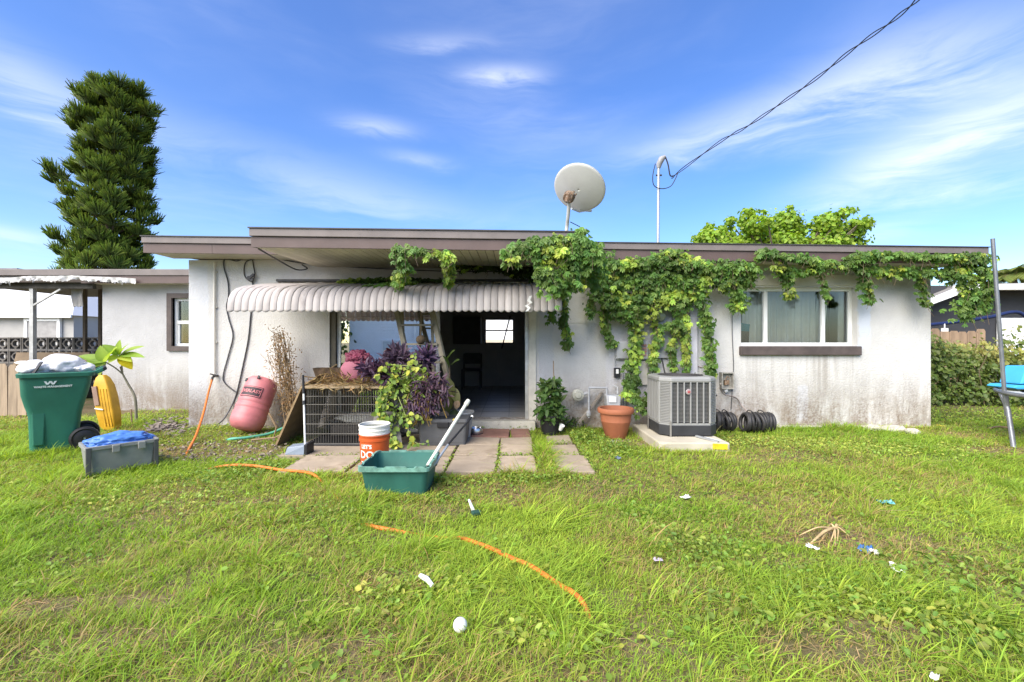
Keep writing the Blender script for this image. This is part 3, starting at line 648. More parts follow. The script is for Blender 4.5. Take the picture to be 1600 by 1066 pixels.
# tube frame with a bent corner (swing frame) behind the hedge
tf = root('tube_frame', 'navy blue bent tube frame rising behind the hedge', 'play frame', (11, 10.8, 0))
M_navy = mat('navy blue paint', (.012, .02, .075), .4, .2, 4)
path = smooth_path([P(1400, 512, 10.8), P(1480, 505, 10.8), P(1545, 496, 10.8), P(1582, 488, 10.8), P(1600, 493, 10.8), P(1612, 510, 10.8), (PX(1618, 10.8), 10.8, .7), (PX(1618, 10.8), 10.8, 0)], 8)
MB().tube(path, .042, 10).build('rail', M_navy, tf, smooth=60)
MB().tube([P(1400, 512, 10.8), (PX(1400, 10.8), 10.8, 0)], .04, 10).build('leg', M_navy, tf, smooth=60)
mb = MB(); mb.box(PX(1471, 10.75), PX(1480, 10.75), 10.72, 10.76, PZ(518, 10.75), PZ(513, 10.75)); mb.tube([P(1476, 506, 10.76), P(1476, 514, 10.76)], .012, 6); mb.build('hook', M_white, tf)
# added white building standing in for bright sky, and buff wall beyond the back window
o = root('white_sky_block', 'added pale block standing in for white sky in the back window', 'house', (-1, 24, 0))
MB().box(-9, 8, 24, 30, 0, 2.7).build('wall', mat('bright sky white', (.85, .85, .85), .7, .03), o)
MB().box(-9.4, 8.4, 23.7, 30.3, 2.7, 2.85).build('roof', mat('white metal roof', (.72, .73, .75)), o)
o = MB().box(-7, 6, 17.8, 18.0, 0, 1.36).build('yard_wall', mat('buff wall', (.62, .55, .42), .8, .06), None, origin=(0, 17.9, 0)); tag(o, 'buff yard wall glimpsed low in the back window', 'wall')

# the pale house behind the camera that the door glass mirrors
bh = root('clapboard_house', 'white clapboard house mirrored in the sliding door glass', 'house', (-2, -7.5, 0))
M_clap = mat('white clapboard', (.86, .87, .86), .6, .04, 1)
MB().box(-7.7, 2.4, -13, -7.55, 0, 3.0).build('wall', M_clap, bh)
mb = MB()
for k in range(20): mb.add([(-7.7,-7.54,.15*k),(2.4,-7.54,.15*k),(2.4,-7.5,.15*k),(-7.7,-7.5,.15*k),(-7.7,-7.54,.15*k+.148),(2.4,-7.54,.15*k+.148)], [(0,1,2,3),(3,2,5,4),(0,3,4),(1,5,2)])
mb.build('siding', M_clap, bh)
MB().box(-8.1, 2.8, -13.3, -7.2, 3.0, 3.15).build('roof', M_shingle, bh)
for xw in (-5.6, -3.6):
    wf = MB().box(xw-.55, xw+.55, -7.5, -7.46, .5, 1.35).build('window', M_white, bh); MB().box(xw-.48, xw+.48, -7.46, -7.45, .57, 1.28).build('pane', mat('grey green pane', (.55, .58, .56), .6), wf)  # flat grey green fill for the mirrored window panes
MB().box(-4.62, -4.5, -7.5, -7.4, 0, 3.0).build('downspout', M_white, bh)
# ------------------------------------------------------------------ patio slabs
pt = link(bpy.data.objects.new('patio', None)); pt.location = (-.8, 5.3, 0); OFF[pt.name] = Vector((-.8, 5.3, 0)); tag(pt, kind='structure')
M_slab = mat('weathered concrete slab', (.34, .275, .205), .9, .16, 2.5, bmp=.45, bsc=90, bdist=.006, rnd=.12, dirt=.47, dcol=(.20, .155, .105), dsc=2.6)
M_red = mat('red worn paver', (.24, .125, .095), .85, .2, 4, bmp=.3, dirt=.55, dcol=(.2, .16, .13))
SLABS = []
def slab_piece(x0, x1, y0, y1, m=M_slab, z=.02):
    SLABS.append((x0, x1, y0, y1)); g = .011; j = lambda: random.uniform(-.014, .010)
    mb = MB(); cs = [(x0+g+j(), y0+g+j()), (x1-g+j(), y0+g+j()), (x1-g+j(), y1-g+j()), (x0+g+j(), y1-g+j())]
    zo = random.uniform(-.008, .008); zz = [z + zo + random.uniform(-.008, .008) for _ in range(4)]
    mb.add([(x, y, -.06) for x, y in cs] + [(x, y, q) for (x, y), q in zip(cs, zz)], [(0,3,2,1),(4,5,6,7),(0,1,5,4),(1,2,6,5),(2,3,7,6),(3,0,4,7)])
    mb.build('paving_slab', m, pt, bevel=.008)
ys = [4.36, 5.0, 5.5, 5.95, 6.56]; xs = [-2.62, -1.63, -.66, -.15, .27]
for j in range(4):
    for i in range(4):
        if j == 0 and i == 0: slab_piece(-2.3, xs[1], ys[0]+.02, ys[1])
        elif j == 3 and i >= 2: continue
        else: slab_piece(xs[i], xs[i+1], ys[j], ys[j+1])
slab_piece(-.66, -.02, 5.95, 6.56, M_red); slab_piece(-.02, .27, 5.95, 6.56, M_red)
slab_piece(.44, .83, 4.36, 5.02); slab_piece(.43, .80, 5.02, 5.6); slab_piece(.45, .78, 5.62, 6.05)

# ------------------------------------------------------------------ roof mast, dish, overhead line
m_galv = mat('dull galvanised steel', (.42, .44, .46), .45, .12, 8, metal=.6)
ms = root('service_mast', 'tall grey service mast with weatherhead standing on the roof', 'mast', (PX(1028, 7), 7, 2.7))
MB().tube([(PX(1028, 7), 7, 2.68), P(1029, 262, 7)], .022, 10).build('pipe', m_galv, ms, smooth=50)
MB().tube([P(1029, 263, 7), P(1030, 256, 7), P(1034, 248, 6.97), P(1040, 244, 6.95)], [.03, .045, .05, .02], 10).build('weatherhead', mat('grey cast cap', (.3, .3, .31), .5, .3), ms, smooth=60)
MB().tube([P(1025, 274, 7), P(1034, 274, 7)], .014, 6).build('clamp', M_dark, ms)
MB().lathe([(.06, 0), (.055, .05), (.03, .08)], 12, (PX(1028, 7), 7, 2.68)).build('roof_boot', M_white, ms, smooth=40)
M_wire = mat('black cable rubber', (.018, .018, .02), .6, .2)
wl = [(1050, 278, 7.0), (1059, 270, 6.95), (1126, 221, 6.45), (1165, 199, 6.15), (1221, 161, 5.75), (1276, 122, 5.35), (1335, 75, 4.9), (1394, 33, 4.5), (1433, 0, 4.25)]
wpts = smooth_path([P(*q) for q in wl], 10); d = (wpts[-1] - wpts[-4]).normalized()
for k in range(1, 40): wpts.append(wpts[-1] + d * .25 + Vector((0, 0, .0006*k)))
oc = root('overhead_cable', 'twisted black overhead power cable rising to upper right of sky', 'cable', wpts[0])
for ph in (0, math.pi):
    q = []
    for k, p_ in enumerate(wpts):
        a = k*.42 + ph; q.append(p_ + Vector((math.cos(a)*.012, 0, math.sin(a)*.016)))
    MB().tube(q, .006, 6).build('strand', M_wire, oc, smooth=60)
o = MB().tube(smooth_path([P(1024, 256, 6.98), P(1020, 275, 6.95), P(1022, 290, 6.95), P(1034, 295, 6.95), P(1048, 291, 6.95), P(1056, 278, 6.95), P(1059, 270, 6.95)], 6), .007, 6).build('drip_loop', M_wire, oc, smooth=60)
MB().tube(smooth_path([P(1040, 246, 6.95), P(1044, 258, 6.95), P(1047, 274, 6.95), P(1052, 275, 6.95)], 6), .010, 6).build('drip_loop', M_wire, oc, smooth=60)

ds = root('satellite_dish', 'off white satellite dish on short bent mast above the vine', 'satellite dish', (PX(885, 6.1), 6.1, 2.6))
M_dish = mat('off white dish enamel', (.60, .60, .57), .5, .06, 3, dirt=.7, dcol=(.4, .38, .33), dsc=5)
axis = Vector((.35, .61, .76)).normalized(); cdir = axis.to_track_quat('Z', 'Y').to_matrix()
cen = P(904, 297, 5.95); prof = [(r_, r_*r_*.34) for r_ in np.linspace(0, .340, 14)] + [(.345, .044), (.347, .054), (.341, .054)]
MB().lathe([(max(r_, 1e-4), z) for r_, z in prof], 48, cen, cdir).build('reflector', M_dish, ds, smooth=50, solid=.006)
MB().tube([Vector(cen + cdir @ Vector((.344*math.cos(a), .344*math.sin(a), .048))) for a in np.linspace(0, 2*math.pi, 49)[:-1]], .006, 6, closed=True).build('rim', mat('dark rim', (.1, .1, .11), .5), ds)
M_rust = mat('rusted bracket', (.16, .10, .06), .8, .5, 20, dirt=.5, dcol=(.4, .36, .3), dsc=30)
bkt = MB(); c0 = P(889, 308, 5.9); bkt.lathe([(.02, -.05), (.075, -.04), (.08, .03), (.05, .06)], 14, c0, cdir); bkt.obox(c0 + Vector((-.01, -.05, -.03)), (.07, .09, .11), Euler((.3, .2, .3)).to_matrix()); bkt.obox(c0 + Vector((.03, -.04, .02)), (.03, .08, .09), Euler((.1, .5, .3)).to_matrix()); bkt.bar(c0+Vector((.02,-.06,-.07)), c0+Vector((.1,.02,.05)), .018, .018)
bkt.build('bracket', M_rust, ds, bevel=.006)
MB().tube(smooth_path([P(885, 365, 6.1), P(886, 352, 6.08), P(888, 334, 5.98), P(889, 316, 5.9)], 6), .024, 12).build('mast', mat('pale mast', (.5, .5, .47), .5, .15), ds, smooth=60)
MB().tube([P(893, 326, 5.9), P(905, 331, 6.2), P(918, 329, 6.5)], .014, 8).build('feed_arm', m_galv, ds)
mb = MB(); mb.obox(P(919, 329, 6.5), (.07, .12, .04), Euler((.3, 0, .3)).to_matrix()); mb.build('feed_horn', m_galv, ds, bevel=.01)
MB().tube([P(891, 347, 6.05), P(905, 354, 6.1), P(926, 372, 6.15)], .006, 5).build('stay_wire', M_wire, ds)

# ------------------------------------------------------------------ cables, pipe and spigot on the left wall
M_pvc = mat('cream conduit paint', (.66, .63, .55), .7, .08, 4)
cdx = PX(335, 6.72); cn = root('wall_conduit', 'thin cream conduit running down the wall at the left corner', 'conduit', (cdx, 6.72, 0))
MB().tube([(cdx, 6.72, PZ(588, 6.72)), (cdx, 6.72, 2.48)], .016, 10).build('pipe', M_pvc, cn, smooth=60)
mb = MB()
for y in (425, 480, 535): mb.obox((cdx, 6.735, PZ(y, 6.72)), (.06, .02, .02), Matrix.Identity(3))
mb.build('strap', M_pvc, cn)
sp = root('spigot', 'small dark tap at the foot of the wall conduit', 'tap', P(332, 588, 6.70))
c0 = P(332, 590, 6.66); MB().tube([c0+Vector((.03, .08, .02)), c0+Vector((.02, .03, .02)), c0, c0+Vector((-.005, -.01, -.05))], [.014, .014, .017, .018], 8).build('valve', M_dark, sp, smooth=50)
mb = MB(); mb.obox(c0 + Vector((.02, -.02, .045)), (.08, .02, .016), Euler((0, .3, .4)).to_matrix()); mb.tube([c0+Vector((.015, 0, .01)), c0+Vector((.015, -.01, .045))], .008, 6); mb.build('handle', M_dark, sp)
M_cab = mat('grey cable', (.07, .07, .075), .6, .2)
def cable(pts, r_, label, name='wall_cable', Y=6.735, m=None):
    q = smooth_path([P(a, b_, Y if len(c_) == 0 else c_[0]) for a, b_, *c_ in pts], 8)
    o = MB().tube(q, r_, 6).build(name, m or M_cab, None, smooth=60, origin=tuple(q[-1])); return tag(o, label, 'cable')
cable([(398, 405), (384, 402), (370, 408), (352, 405), (350, 418), (356, 440), (357, 462), (354, 480), (358, 500), (364, 525), (357, 555), (349, 585), (351, 598), (366, 611), (370, 612)], .009, 'looping black cable hanging down the left wall with a kink near its foot')
cable([(398, 405), (384, 410), (382, 430), (392, 440), (398, 430), (396, 415), (394, 403)], .008, 'small looped cable coil high on the left wall')
cable([(394, 440), (396, 455), (392, 490), (388, 530), (380, 570), (371, 610), (364, 630), (352, 652, 6.6), (342, 662, 6.5)], .010, 'long straight black cable running down the left wall to the weeds')
cable([(400, 402), (440, 402, 6.3), (405, 391, 5.3)], .009, 'short black cable slung under the eave corner') if False else None
cable([(404, 389, 5.25), (430, 404, 5.9), (462, 421, 6.5), (480, 420, 6.6), (472, 414, 6.70)], .010, 'black cable drooping under the patio eave at its left corner')
cable([(400, 400), (420, 401), (470, 411), (560, 418), (700, 424), (820, 424)], .008, 'black cable running along the wall just below the patio soffit')
o = MB().obox(P(391, 436, 6.70), (.10, .03, .05), Euler((0, .5, 0)).to_matrix()).obox(P(393, 432, 6.69), (.04, .03, .10), Euler((0, .9, 0)).to_matrix()).build('splice_block', M_cab, None, bevel=.006, origin=P(391, 436, 6.7)); tag(o, 'black splice block hanging on the left wall cables', 'cable clip')

# ------------------------------------------------------------------ waste cart and what is in it
M_bin = mat('green cart plastic', (.022, .145, .095), .5, .22, 2, bmp=.08, bsc=140, dirt=.58, dcol=(.06, .15, .105), dsc=6, stretch=(1, 1, .5), spec=.45)
M_blk_pl = mat('black plastic', (.016, .016, .018), .5, .2, 6)
CQ = Matrix.Translation((-5.48, 5.08, 0)) @ Matrix.Rotation(R(43), 4, 'Z')
wc0 = (-5.32, 5.42, 0); wb = root('waste_cart', 'big green wheeled waste cart overflowing with white bags on lawn', 'waste cart', wc0)
# body: side outline lofted in depth (cart stands side-on, its front to the left)
sect = [(.0, .0, .40, .21), (.25, -.005, .415, .225), (.45, -.01, .435, .24), (.56, -.04, .46, .255), (.68, -.065, .49, .27), (.80, -.07, .515, .285), (.93, -.075, .53, .295)]
YC = .22
def cq(mb): mb.v = [tuple(CQ @ Vector(v)) for v in mb.v]; return mb
def rring(x0, x1, yc, hd, z, rad=.06, n=5):
    o_ = []
    for cx_, cy_, a0 in ((x1-rad, yc-hd+rad, -90), (x1-rad, yc+hd-rad, 0), (x0+rad, yc+hd-rad, 90), (x0+rad, yc-hd+rad, 180)):
        for k in range(n): a = R(a0 + 90*k/(n-1)); o_.append((cx_+rad*math.cos(a), cy_+rad*math.sin(a), z))
    return o_
def loft(mb, rings, cap0=True, cap1=False):
    n = len(rings[0]); b0 = len(mb.v)
    for r_ in rings: mb.v += [tuple(p) for p in r_]
    for i in range(len(rings)-1):
        for k in range(n): mb.f.append((b0+i*n+k, b0+i*n+(k+1) % n, b0+(i+1)*n+(k+1) % n, b0+(i+1)*n+k))
    if cap0: mb.f.append(tuple(b0+k for k in range(n))[::-1])
    if cap1: mb.f.append(tuple(b0+(len(rings)-1)*n+k for k in range(n)))
    return mb
rg = [rring(a, b_, YC, hd, z) for z, a, b_, hd in sect] + [rring(-.06, .515, YC, .28, .93), rring(-.04, .48, YC, .26, .70), rring(.0, .40, YC, .21, .3)]
cq(loft(MB(), rg, True, True)).build('body', M_bin, wb, smooth=40)
cq(loft(MB(), [rring(-.095, .55, YC, .315, .885), rring(-.10, .555, YC, .318, .925), rring(-.09, .545, YC, .31, .936), rring(-.06, .515, YC, .283, .936), rring(-.06, .515, YC, .283, .89)], False)).build('rim', M_bin, wb, smooth=40)
for dy in (-.2, .2): cq(MB().bar((.52, YC+dy, .90), (.635, YC+dy, .96), .045, .05)).build('handle_arm', M_bin, wb, bevel=.01)
cq(MB().tube([(.64, YC-.26, .963), (.64, YC+.26, .963)], .02, 10)).build('handle', M_blk_pl, wb, smooth=50)
cq(MB().prism([(.03, .10), (.12, .10), (.135, .50), (.02, .50)], YC-.243, YC-.21)).build('side_panel', M_bin, wb, bevel=.012)
for y in (YC-.28, YC+.28): cq(MB().lathe([(.02, -.03), (.06, -.035), (.10, -.02), (.115, -.03), (.135, -.02), (.14, 0), (.135, .02), (.115, .03), (.10, .02), (.06, .035), (.02, .03)], 28, (.46, y, .14), Matrix.Rotation(R(90), 3, 'X'))).build('wheel', M_blk_pl, wb, smooth=35)
cq(MB().tube([(.46, YC-.3, .14), (.46, YC+.3, .14)], .012, 8)).build('axle', m_galv, wb)
M_print = mat('white print', (.62, .68, .64), .6, .15, 30, dirt=.6, dcol=(.08, .2, .14), dsc=22)
def put_text(txt, size, loc, rot, parent, name='lettering', bold=.002, m=None):
    me_ = text_mesh(txt, size, bold); me_.materials.clear(); me_.materials.append(m or M_print); o_ = piece(name, me_, parent, loc, rot); return o_
put_text('WASTE MANAGEMENT', .030, CQ @ Vector((.20, YC-.290, .775)), (R(93), 0, R(43)), wb, 'lettering', .0012)
mb = MB(); x, y, z = .17, YC-.296, .815; k_ = .8
mb.prism([(x+k_*a, z+k_*b_) for a, b_ in ((-.06, .03), (-.035, .03), (-.02, 0), (-.005, .03), (.02, .03), (.035, 0), (.05, .03), (.075, .03), (.045, -.018), (.022, -.018), (.006, .008), (-.012, -.018), (-.034, -.018))], y, y+.004)
cq(mb).build('emblem', M_print, wb)
M_bag = mat('white bin bag', (.74, .74, .74), .35, .05, 4, spec=.5)
for k, (lx, lz, sx_, sz_, lab) in enumerate(((.06, .98, .17, .10, 'slumped white rubbish bag at the left of the green cart'), (.28, 1.0, .20, .14, 'tallest white rubbish bag heaped on the green cart'), (.43, .955, .13, .08, 'small white rubbish bag at the right rim of the green cart'))):
    c_ = CQ @ Vector((lx, YC, lz)); o = blob((0, 0, 0), (sx_, .2, sz_), .16, 1.3, 5, k+3, ridge=.10).build('rubbish_bag', M_bag, None, smooth=80, origin=(0, 0, 0)); o.location = c_; o.rotation_euler = (0, 0, R(43)); tag(o, lab, 'rubbish bag', 'rubbish bags in the cart')
o = cq(MB().bar((.03, YC-.24, .92), (.10, YC-.20, 1.06), .05, .012)).build('plastic_strap', M_blk_pl, None, bevel=.004, origin=CQ @ Vector((.05, YC-.24, .92))); tag(o, 'black plastic strip poking out between the white bags', 'strip')

# yellow tray standing on end
ty = root('plastic_tray', 'yellow ribbed plastic tray standing on end behind the green cart', 'tray', (PX(170, 6.6), 6.6, 0))
M_yel = mat('yellow plastic', (.56, .31, .02), .5, .2, 4, dirt=.58, dcol=(.32, .19, .05), dsc=7)
rg = []
for z, w_, dpt in ((0, .08, .05), (.05, .115, .065), (.25, .13, .075), (.5, .125, .075), (.66, .105, .07), (.76, .07, .055), (.80, .035, .035)):
    cx_ = PX(174, 6.6) - z*.16; rg.append(rring(cx_-w_, cx_+w_, 6.6, dpt, z, min(.022, dpt*.5)))
loft(MB(), rg, True, True).build('shell', M_yel, ty, smooth=40)
mb = MB()
for dx in (0, .045, .09): mb.tube([(PX(172, 6.6)+dx+.012-z*.16, 6.6-.072, z) for z in np.linspace(.06, .60, 6)], .011, 8)
mb.build('rib', M_yel, ty, smooth=60)
MB().obox((PX(172, 6.6)-.135, 6.518, .50), (.07, .02, .28), Euler((0, -.16, 0)).to_matrix()).build('sticker', mat('faded purple sticker', (.26, .17, .13), .7), ty, bevel=.003)
MB().obox((PX(172, 6.6)-.085, 6.515, .31), (.12, .02, .012), Euler((0, .15, 0)).to_matrix()).build('line', M_white, ty)

# grey tote with blue tarp
c0 = Vector((-3.90, 4.50, 0)); gt = root('storage_tote', 'grey plastic folding tote on the lawn holding blue tarp', 'tote', c0)
M_gp = mat('grey tote plastic', (.23, .235, .22), .55, .12, 5, dirt=.64, dcol=(.13, .12, .09))
bx, by = c0.x, c0.y
def local_ring(w_, d_, z, rad=.03): return rring(bx-w_/2, bx+w_/2, by+.2, d_/2, z, rad, 3)
loft(MB(), [local_ring(.50, .34, 0), local_ring(.55, .38, .24), local_ring(.58, .41, .24), local_ring(.58, .41, .275), local_ring(.53, .36, .275), local_ring(.50, .34, .05)], True, True).build('body', M_gp, gt, bevel=.004)
for dx in (-.26, .26): MB().box(bx+dx-.02, bx+dx+.02, by-.012, by+.01, .0, .27).build('corner_post', mat('dark tote plastic', (.08, .08, .08), .5), gt, bevel=.005)
for dx in (-.06, .14): MB().box(bx+dx-.03, bx+dx+.03, by-.03, by-.004, .20, .27).build('clip', M_gp, gt, bevel=.005)
gt.rotation_euler = (0, 0, R(50))
o = blob((bx, by+.2, .27), (.25, .16, .085), .22, 1.6, 5, 12, ridge=.5).build('tarp', mat('blue tarp', (.075, .20, .56), .42, .15, 5), None, smooth=70, origin=(bx, by+.2, .2)); tag(o, 'crumpled bright blue tarp stuffed into the grey tote', 'tarp')
o.location = Vector((bx, by, .2)) + Matrix.Rotation(R(50), 3, 'Z') @ Vector((0, .2, 0)); o.rotation_euler = (0, 0, R(50))

# ------------------------------------------------------------------ punching bag
pb = root('punching_bag', 'faded pink punching bag leaning against the white wall', 'punching bag', (PX(388, 6.25), 6.25, 0))
M_pink = mat('faded pink vinyl', (.55, .185, .195), .45, .16, 3, dirt=.6, dcol=(.42, .12, .13), dsc=3, spec=.4)
a_, b_ = Vector((PX(386, 6.25), 6.22, .13)), P(411, 597, 6.50)
ax = (b_ - a_).normalized(); Mx = ax.to_track_quat('Z', 'Y').to_matrix(); Lb = (b_ - a_).length
rb = .222; prof = [(1e-4, -.07), (.10, -.068), (.175, -.045), (.21, .015)]
for z in np.linspace(.06, Lb-.04, 46): prof.append((rb*(1 - .07*(z/Lb)) + .004*math.sin(z*60) * math.sin(z*7)**2 - .006*math.exp(-((z-Lb*.45)/.012)**2) - .006*math.exp(-((z-Lb*.33)/.012)**2), z))
prof += [(.198, Lb+.0), (.17, Lb+.03), (.1, Lb+.045), (1e-4, Lb+.04)]
mb = MB(); mb.lathe(prof, 48, a_, Mx)
nv = []
for v in mb.v:
    p_ = Vector(v); rel = p_ - a_; t_ = rel.dot(ax); q = rel - ax*t_; ang = math.atan2(q.x, -q.y)
    k = 1 + .010*mnoise.noise(Vector((ang*1.3, t_*30 + ang*1.6, 0))) + .022*mnoise.noise(Vector((ang, t_*5, 3)))
    nv.append(tuple(a_ + ax*t_ + q*k))
mb.v = nv; mb.build('bag', M_pink, pb, smooth=70)
# the patch: a frame and lettering wrapped on the bag
side = ax.cross(Vector((0, 1, 0))).normalized() * -1
if side.x < 0: side = -side
fr_ = side.cross(ax).normalized()
if fr_.y > 0: fr_ = -fr_
def on_bag(u, v_, lift=.006):
    rr2 = (rb*(1-.07*v_/Lb)) * 1.02 + lift; a = u / rr2; return a_ + ax*v_ + (side*math.sin(a) + fr_*math.cos(a)) * rr2
M_pblk = mat('black patch', (.045, .025, .03), .6, .3, 20)
def wrap(me_, u0, v0, lift, parent, name, m):
    bm = bmesh.new(); bm.from_mesh(me_); bmesh.ops.triangulate(bm, faces=bm.faces); bm.to_mesh(me_); bm.free()
    off = OFF[parent.name]
    for v in me_.vertices: v.co = on_bag(u0+v.co.x, v0+v.co.y, lift + v.co.z) - off
    me_.materials.clear(); me_.materials.append(m); return link_mesh(name, me_, None, parent)
pu, pv = .0, Lb*.67; g = []
for v_ in np.linspace(-.075, .075, 4): g.append([on_bag(pu+u, pv+v_, .004) for u in np.linspace(-.15, .15, 16)])
MB().sheet(g).build('patch', M_pblk, pb, solid=.002)
mb = MB()
for v0, v1 in ((-.067, -.059), (.059, .067)): mb.sheet([[on_bag(pu+u, pv+v_, .007) for u in np.linspace(-.142, .142, 16)] for v_ in (v0, v1)])
for u0, u1 in ((-.142, -.134), (.134, .142)): mb.sheet([[on_bag(pu+u, pv+v_, .007) for u in (u0, u1)] for v_ in np.linspace(-.059, .059, 4)])
mb.build('patch_border', M_pink, pb)
wrap(text_mesh('EVERLAST', .062, .0012, .0005), pu, pv, .008, pb, 'lettering', M_pink)
for u, v_ in ((-.17, Lb*.93), (.03, Lb*1.0)):
    c_ = on_bag(u, v_, .002); MB().obox(c_, (.04, .012, .05), Mx).build('hanging_slot', M_blk_pl, pb, bevel=.01)
# green hose end and sticks below the bag
o = MB().tube(smooth_path([P(350, 690, 6.0), P(362, 686, 5.85), P(385, 684, 5.9), P(420, 678, 6.1), P(445, 668, 6.3)], 8), .018, 8).build('green_hose', mat('teal hose rubber', (.10, .36, .26), .5), None, smooth=60, origin=(-3.3, 6, 0)); tag(o, 'short teal green hose lying under the pink bag', 'hose')
M_twig = mat('dry twig', (.24, .17, .10), .9, .3, 12)
for k, (q, lab) in enumerate((([(393, 698), (430, 684), (447, 675)], 'long dry stick lying before the pink bag'), ([(420, 645), (432, 668), (428, 690), (447, 700)], 'crooked dry twig by the foot of the board'))):
    Yk = (5.75, 5.9)[k]; o = MB().tube([Vector((P(x, y, Yk).x, Yk, max(.03, P(x, y, Yk).z))) for x, y in q], .012, 6).build('stick', M_twig, None, origin=(-3, 5.8, 0)); tag(o, lab, 'stick')

# ------------------------------------------------------------------ board, crate, dustpan
o = MB().add([(-2.93, 5.52, .0), (-2.62, 5.55, .74), (-2.60, 6.62, .96), (-2.90, 6.60, .0), (-2.905, 5.52, 0), (-2.595, 5.55, .74), (-2.575, 6.62, .96), (-2.875, 6.60, 0)], [(0,1,2,3),(4,7,6,5),(0,4,5,1),(1,5,6,2),(2,6,7,3),(3,7,4,0)]).build('leaning_board', mat('brown plywood', (.24, .165, .085), .8, .18, 3, stretch=(1, 1, 4), dirt=.62), None, origin=(-2.8, 5.9, 0)); tag(o, 'brown plywood board leaning on the left side of the wire crate', 'board')
ck = root('wire_crate', 'black wire dog crate with wooden top on the patio', 'crate', (-1.95, 5.95, 0))
CX0, CX1, CY0, CY1, CZ = -2.53, -1.48, 5.50, 6.30, .72
M_cw = mat('crate wire', (.10, .095, .085), .5, .2, metal=.4)
def wires(pts): 
    mb = MB()
    for a, b_ in pts: mb.tube([a, b_], .0045, 5, caps=False)
    return mb
def panel(p0, p1, n):
    p0, p1 = Vector(p0), Vector(p1); o_ = []
    for k in range(n+1):
        q = p0.lerp(p1, k/n); o_.append((q + Vector((0, 0, .04)), q + Vector((0, 0, CZ-.02))))
    for z in (.04, .16, .28, .40, .52, .62, CZ-.02): o_.append((p0 + Vector((0, 0, z)), p1 + Vector((0, 0, z))))
    return wires(o_)
for a, b_, n in (((CX0, CY0, 0), (CX1, CY0, 0), 34), ((CX0, CY1, 0), (CX1, CY1, 0), 30), ((CX0, CY0, 0), (CX0, CY1, 0), 22), ((CX1, CY0, 0), (CX1, CY1, 0), 22)): panel(a, b_, n).build('wire_panel', M_cw, ck)
MB().box(CX0-.02, CX1+.02, CY0-.02, CY1+.02, 0.005, .04).build('tray', M_blk_pl, ck, bevel=.008)
MB().box(CX0-.05, CX1+.03, CY0-.04, CY1+.05, CZ, CZ+.022).build('top_board', mat('grey tan board', (.30, .23, .14), .85, .25, 4, dirt=.6), ck, bevel=.004)
o = blob((-2.0, 6.05, .26), (.36, .14, .07), .2, 2, 4, 3, ridge=.3).build('blanket', mat('pale blanket', (.36, .36, .33), .9, .2), None, smooth=70, origin=(-2, 6.05, .1)); tag(o, 'pale rumpled blanket inside the wire crate', 'blanket')
MB().box(-2.4, -1.6, 5.85, 6.25, .042, .20).build('cushion', mat('dark cushion', (.05, .05, .05), .9), o) if False else None
o = MB().box(-2.38, -1.6, 5.86, 6.24, .045, .19).build('cushion', mat('dark cushion', (.06, .055, .05), .9), None, bevel=.03, origin=(-2, 6, .05)); tag(o, 'dark cushion on the floor of the wire crate', 'cushion')
dp = root('dustpan', 'grey lobby dustpan with long white handle by the crate', 'dustpan', G(466, 712))
MB().tube([P(477, 702, 5.1), P(474.5, 615, 5.15)], .011, 10).build('handle', M_white, dp, smooth=60)
MB().tube([P(474.5, 615, 5.15), P(473.5, 586, 5.17)], [.016, .012], 10).build('grip', M_blk_pl, dp, smooth=60)
MB().tube([P(475, 632, 5.13), P(474.8, 626, 5.14)], .018, 8).build('collar', M_blk_pl, dp)
q = G(463, 713); M_pan = mat('blue grey plastic', (.21, .25, .31), .4, .1)
mb = MB(); mb.add([(q.x-.12, q.y-.03, .02), (q.x+.10, q.y-.03, .02), (q.x+.10, q.y+.14, .02), (q.x-.12, q.y+.14, .02), (q.x-.10, q.y-.01, .10), (q.x+.11, q.y-.02, .13), (q.x+.11, q.y+.13, .13), (q.x-.10, q.y+.13, .11)], [(0,3,2,1),(0,1,5,4),(1,2,6,5),(2,3,7,6),(3,0,4,7),(4,5,6,7)]); mb.build('pan', M_pan, dp, bevel=.008)
MB().box(q.x+.10, q.x+.135, q.y-.035, q.y+.15, .015, .14).build('pan_side', M_blk_pl, dp, bevel=.006)

# things on the crate
o = root('bark_planter', 'rough brown bark trough planter on the crate top', 'planter', (PX(520, 6.2), 6.2, CZ+.022))
M_bark = mat('dark brown bark', (.085, .055, .032), .95, .4, 14, bmp=.8, bsc=30, bdist=.02)
x = PX(520, 6.2); loft(MB(), [rring(x-.19, x+.19, 6.18, .07, .745, .03, 3), rring(x-.24, x+.24, 6.18, .10, .93, .03, 3), rring(x-.23, x+.23, 6.18, .09, .93, .03, 3), rring(x-.18, x+.18, 6.18, .06, .80, .03, 3)], True, True).build('trough', M_bark, o)
ps = root('pink_sack', 'pink cloth sack with crumpled dark red top on crate', 'sack', (PX(553, 5.95), 5.95, CZ+.02))
blob((PX(553, 5.95), 5.95, .90), (.17, .15, .17), .06, 1.5, 4, 2, flat=-.15).build('sack', mat('rose cloth', (.34, .12, .16), .8, .12, 6), ps, smooth=70)
blob(P(560, 560, 5.95), (.14, .11, .10), .35, 2.6, 5, 6, ridge=.5).build('crumpled_top', mat('dark rose cloth', (.17, .03, .06), .6, .25, 9), ps, smooth=70)

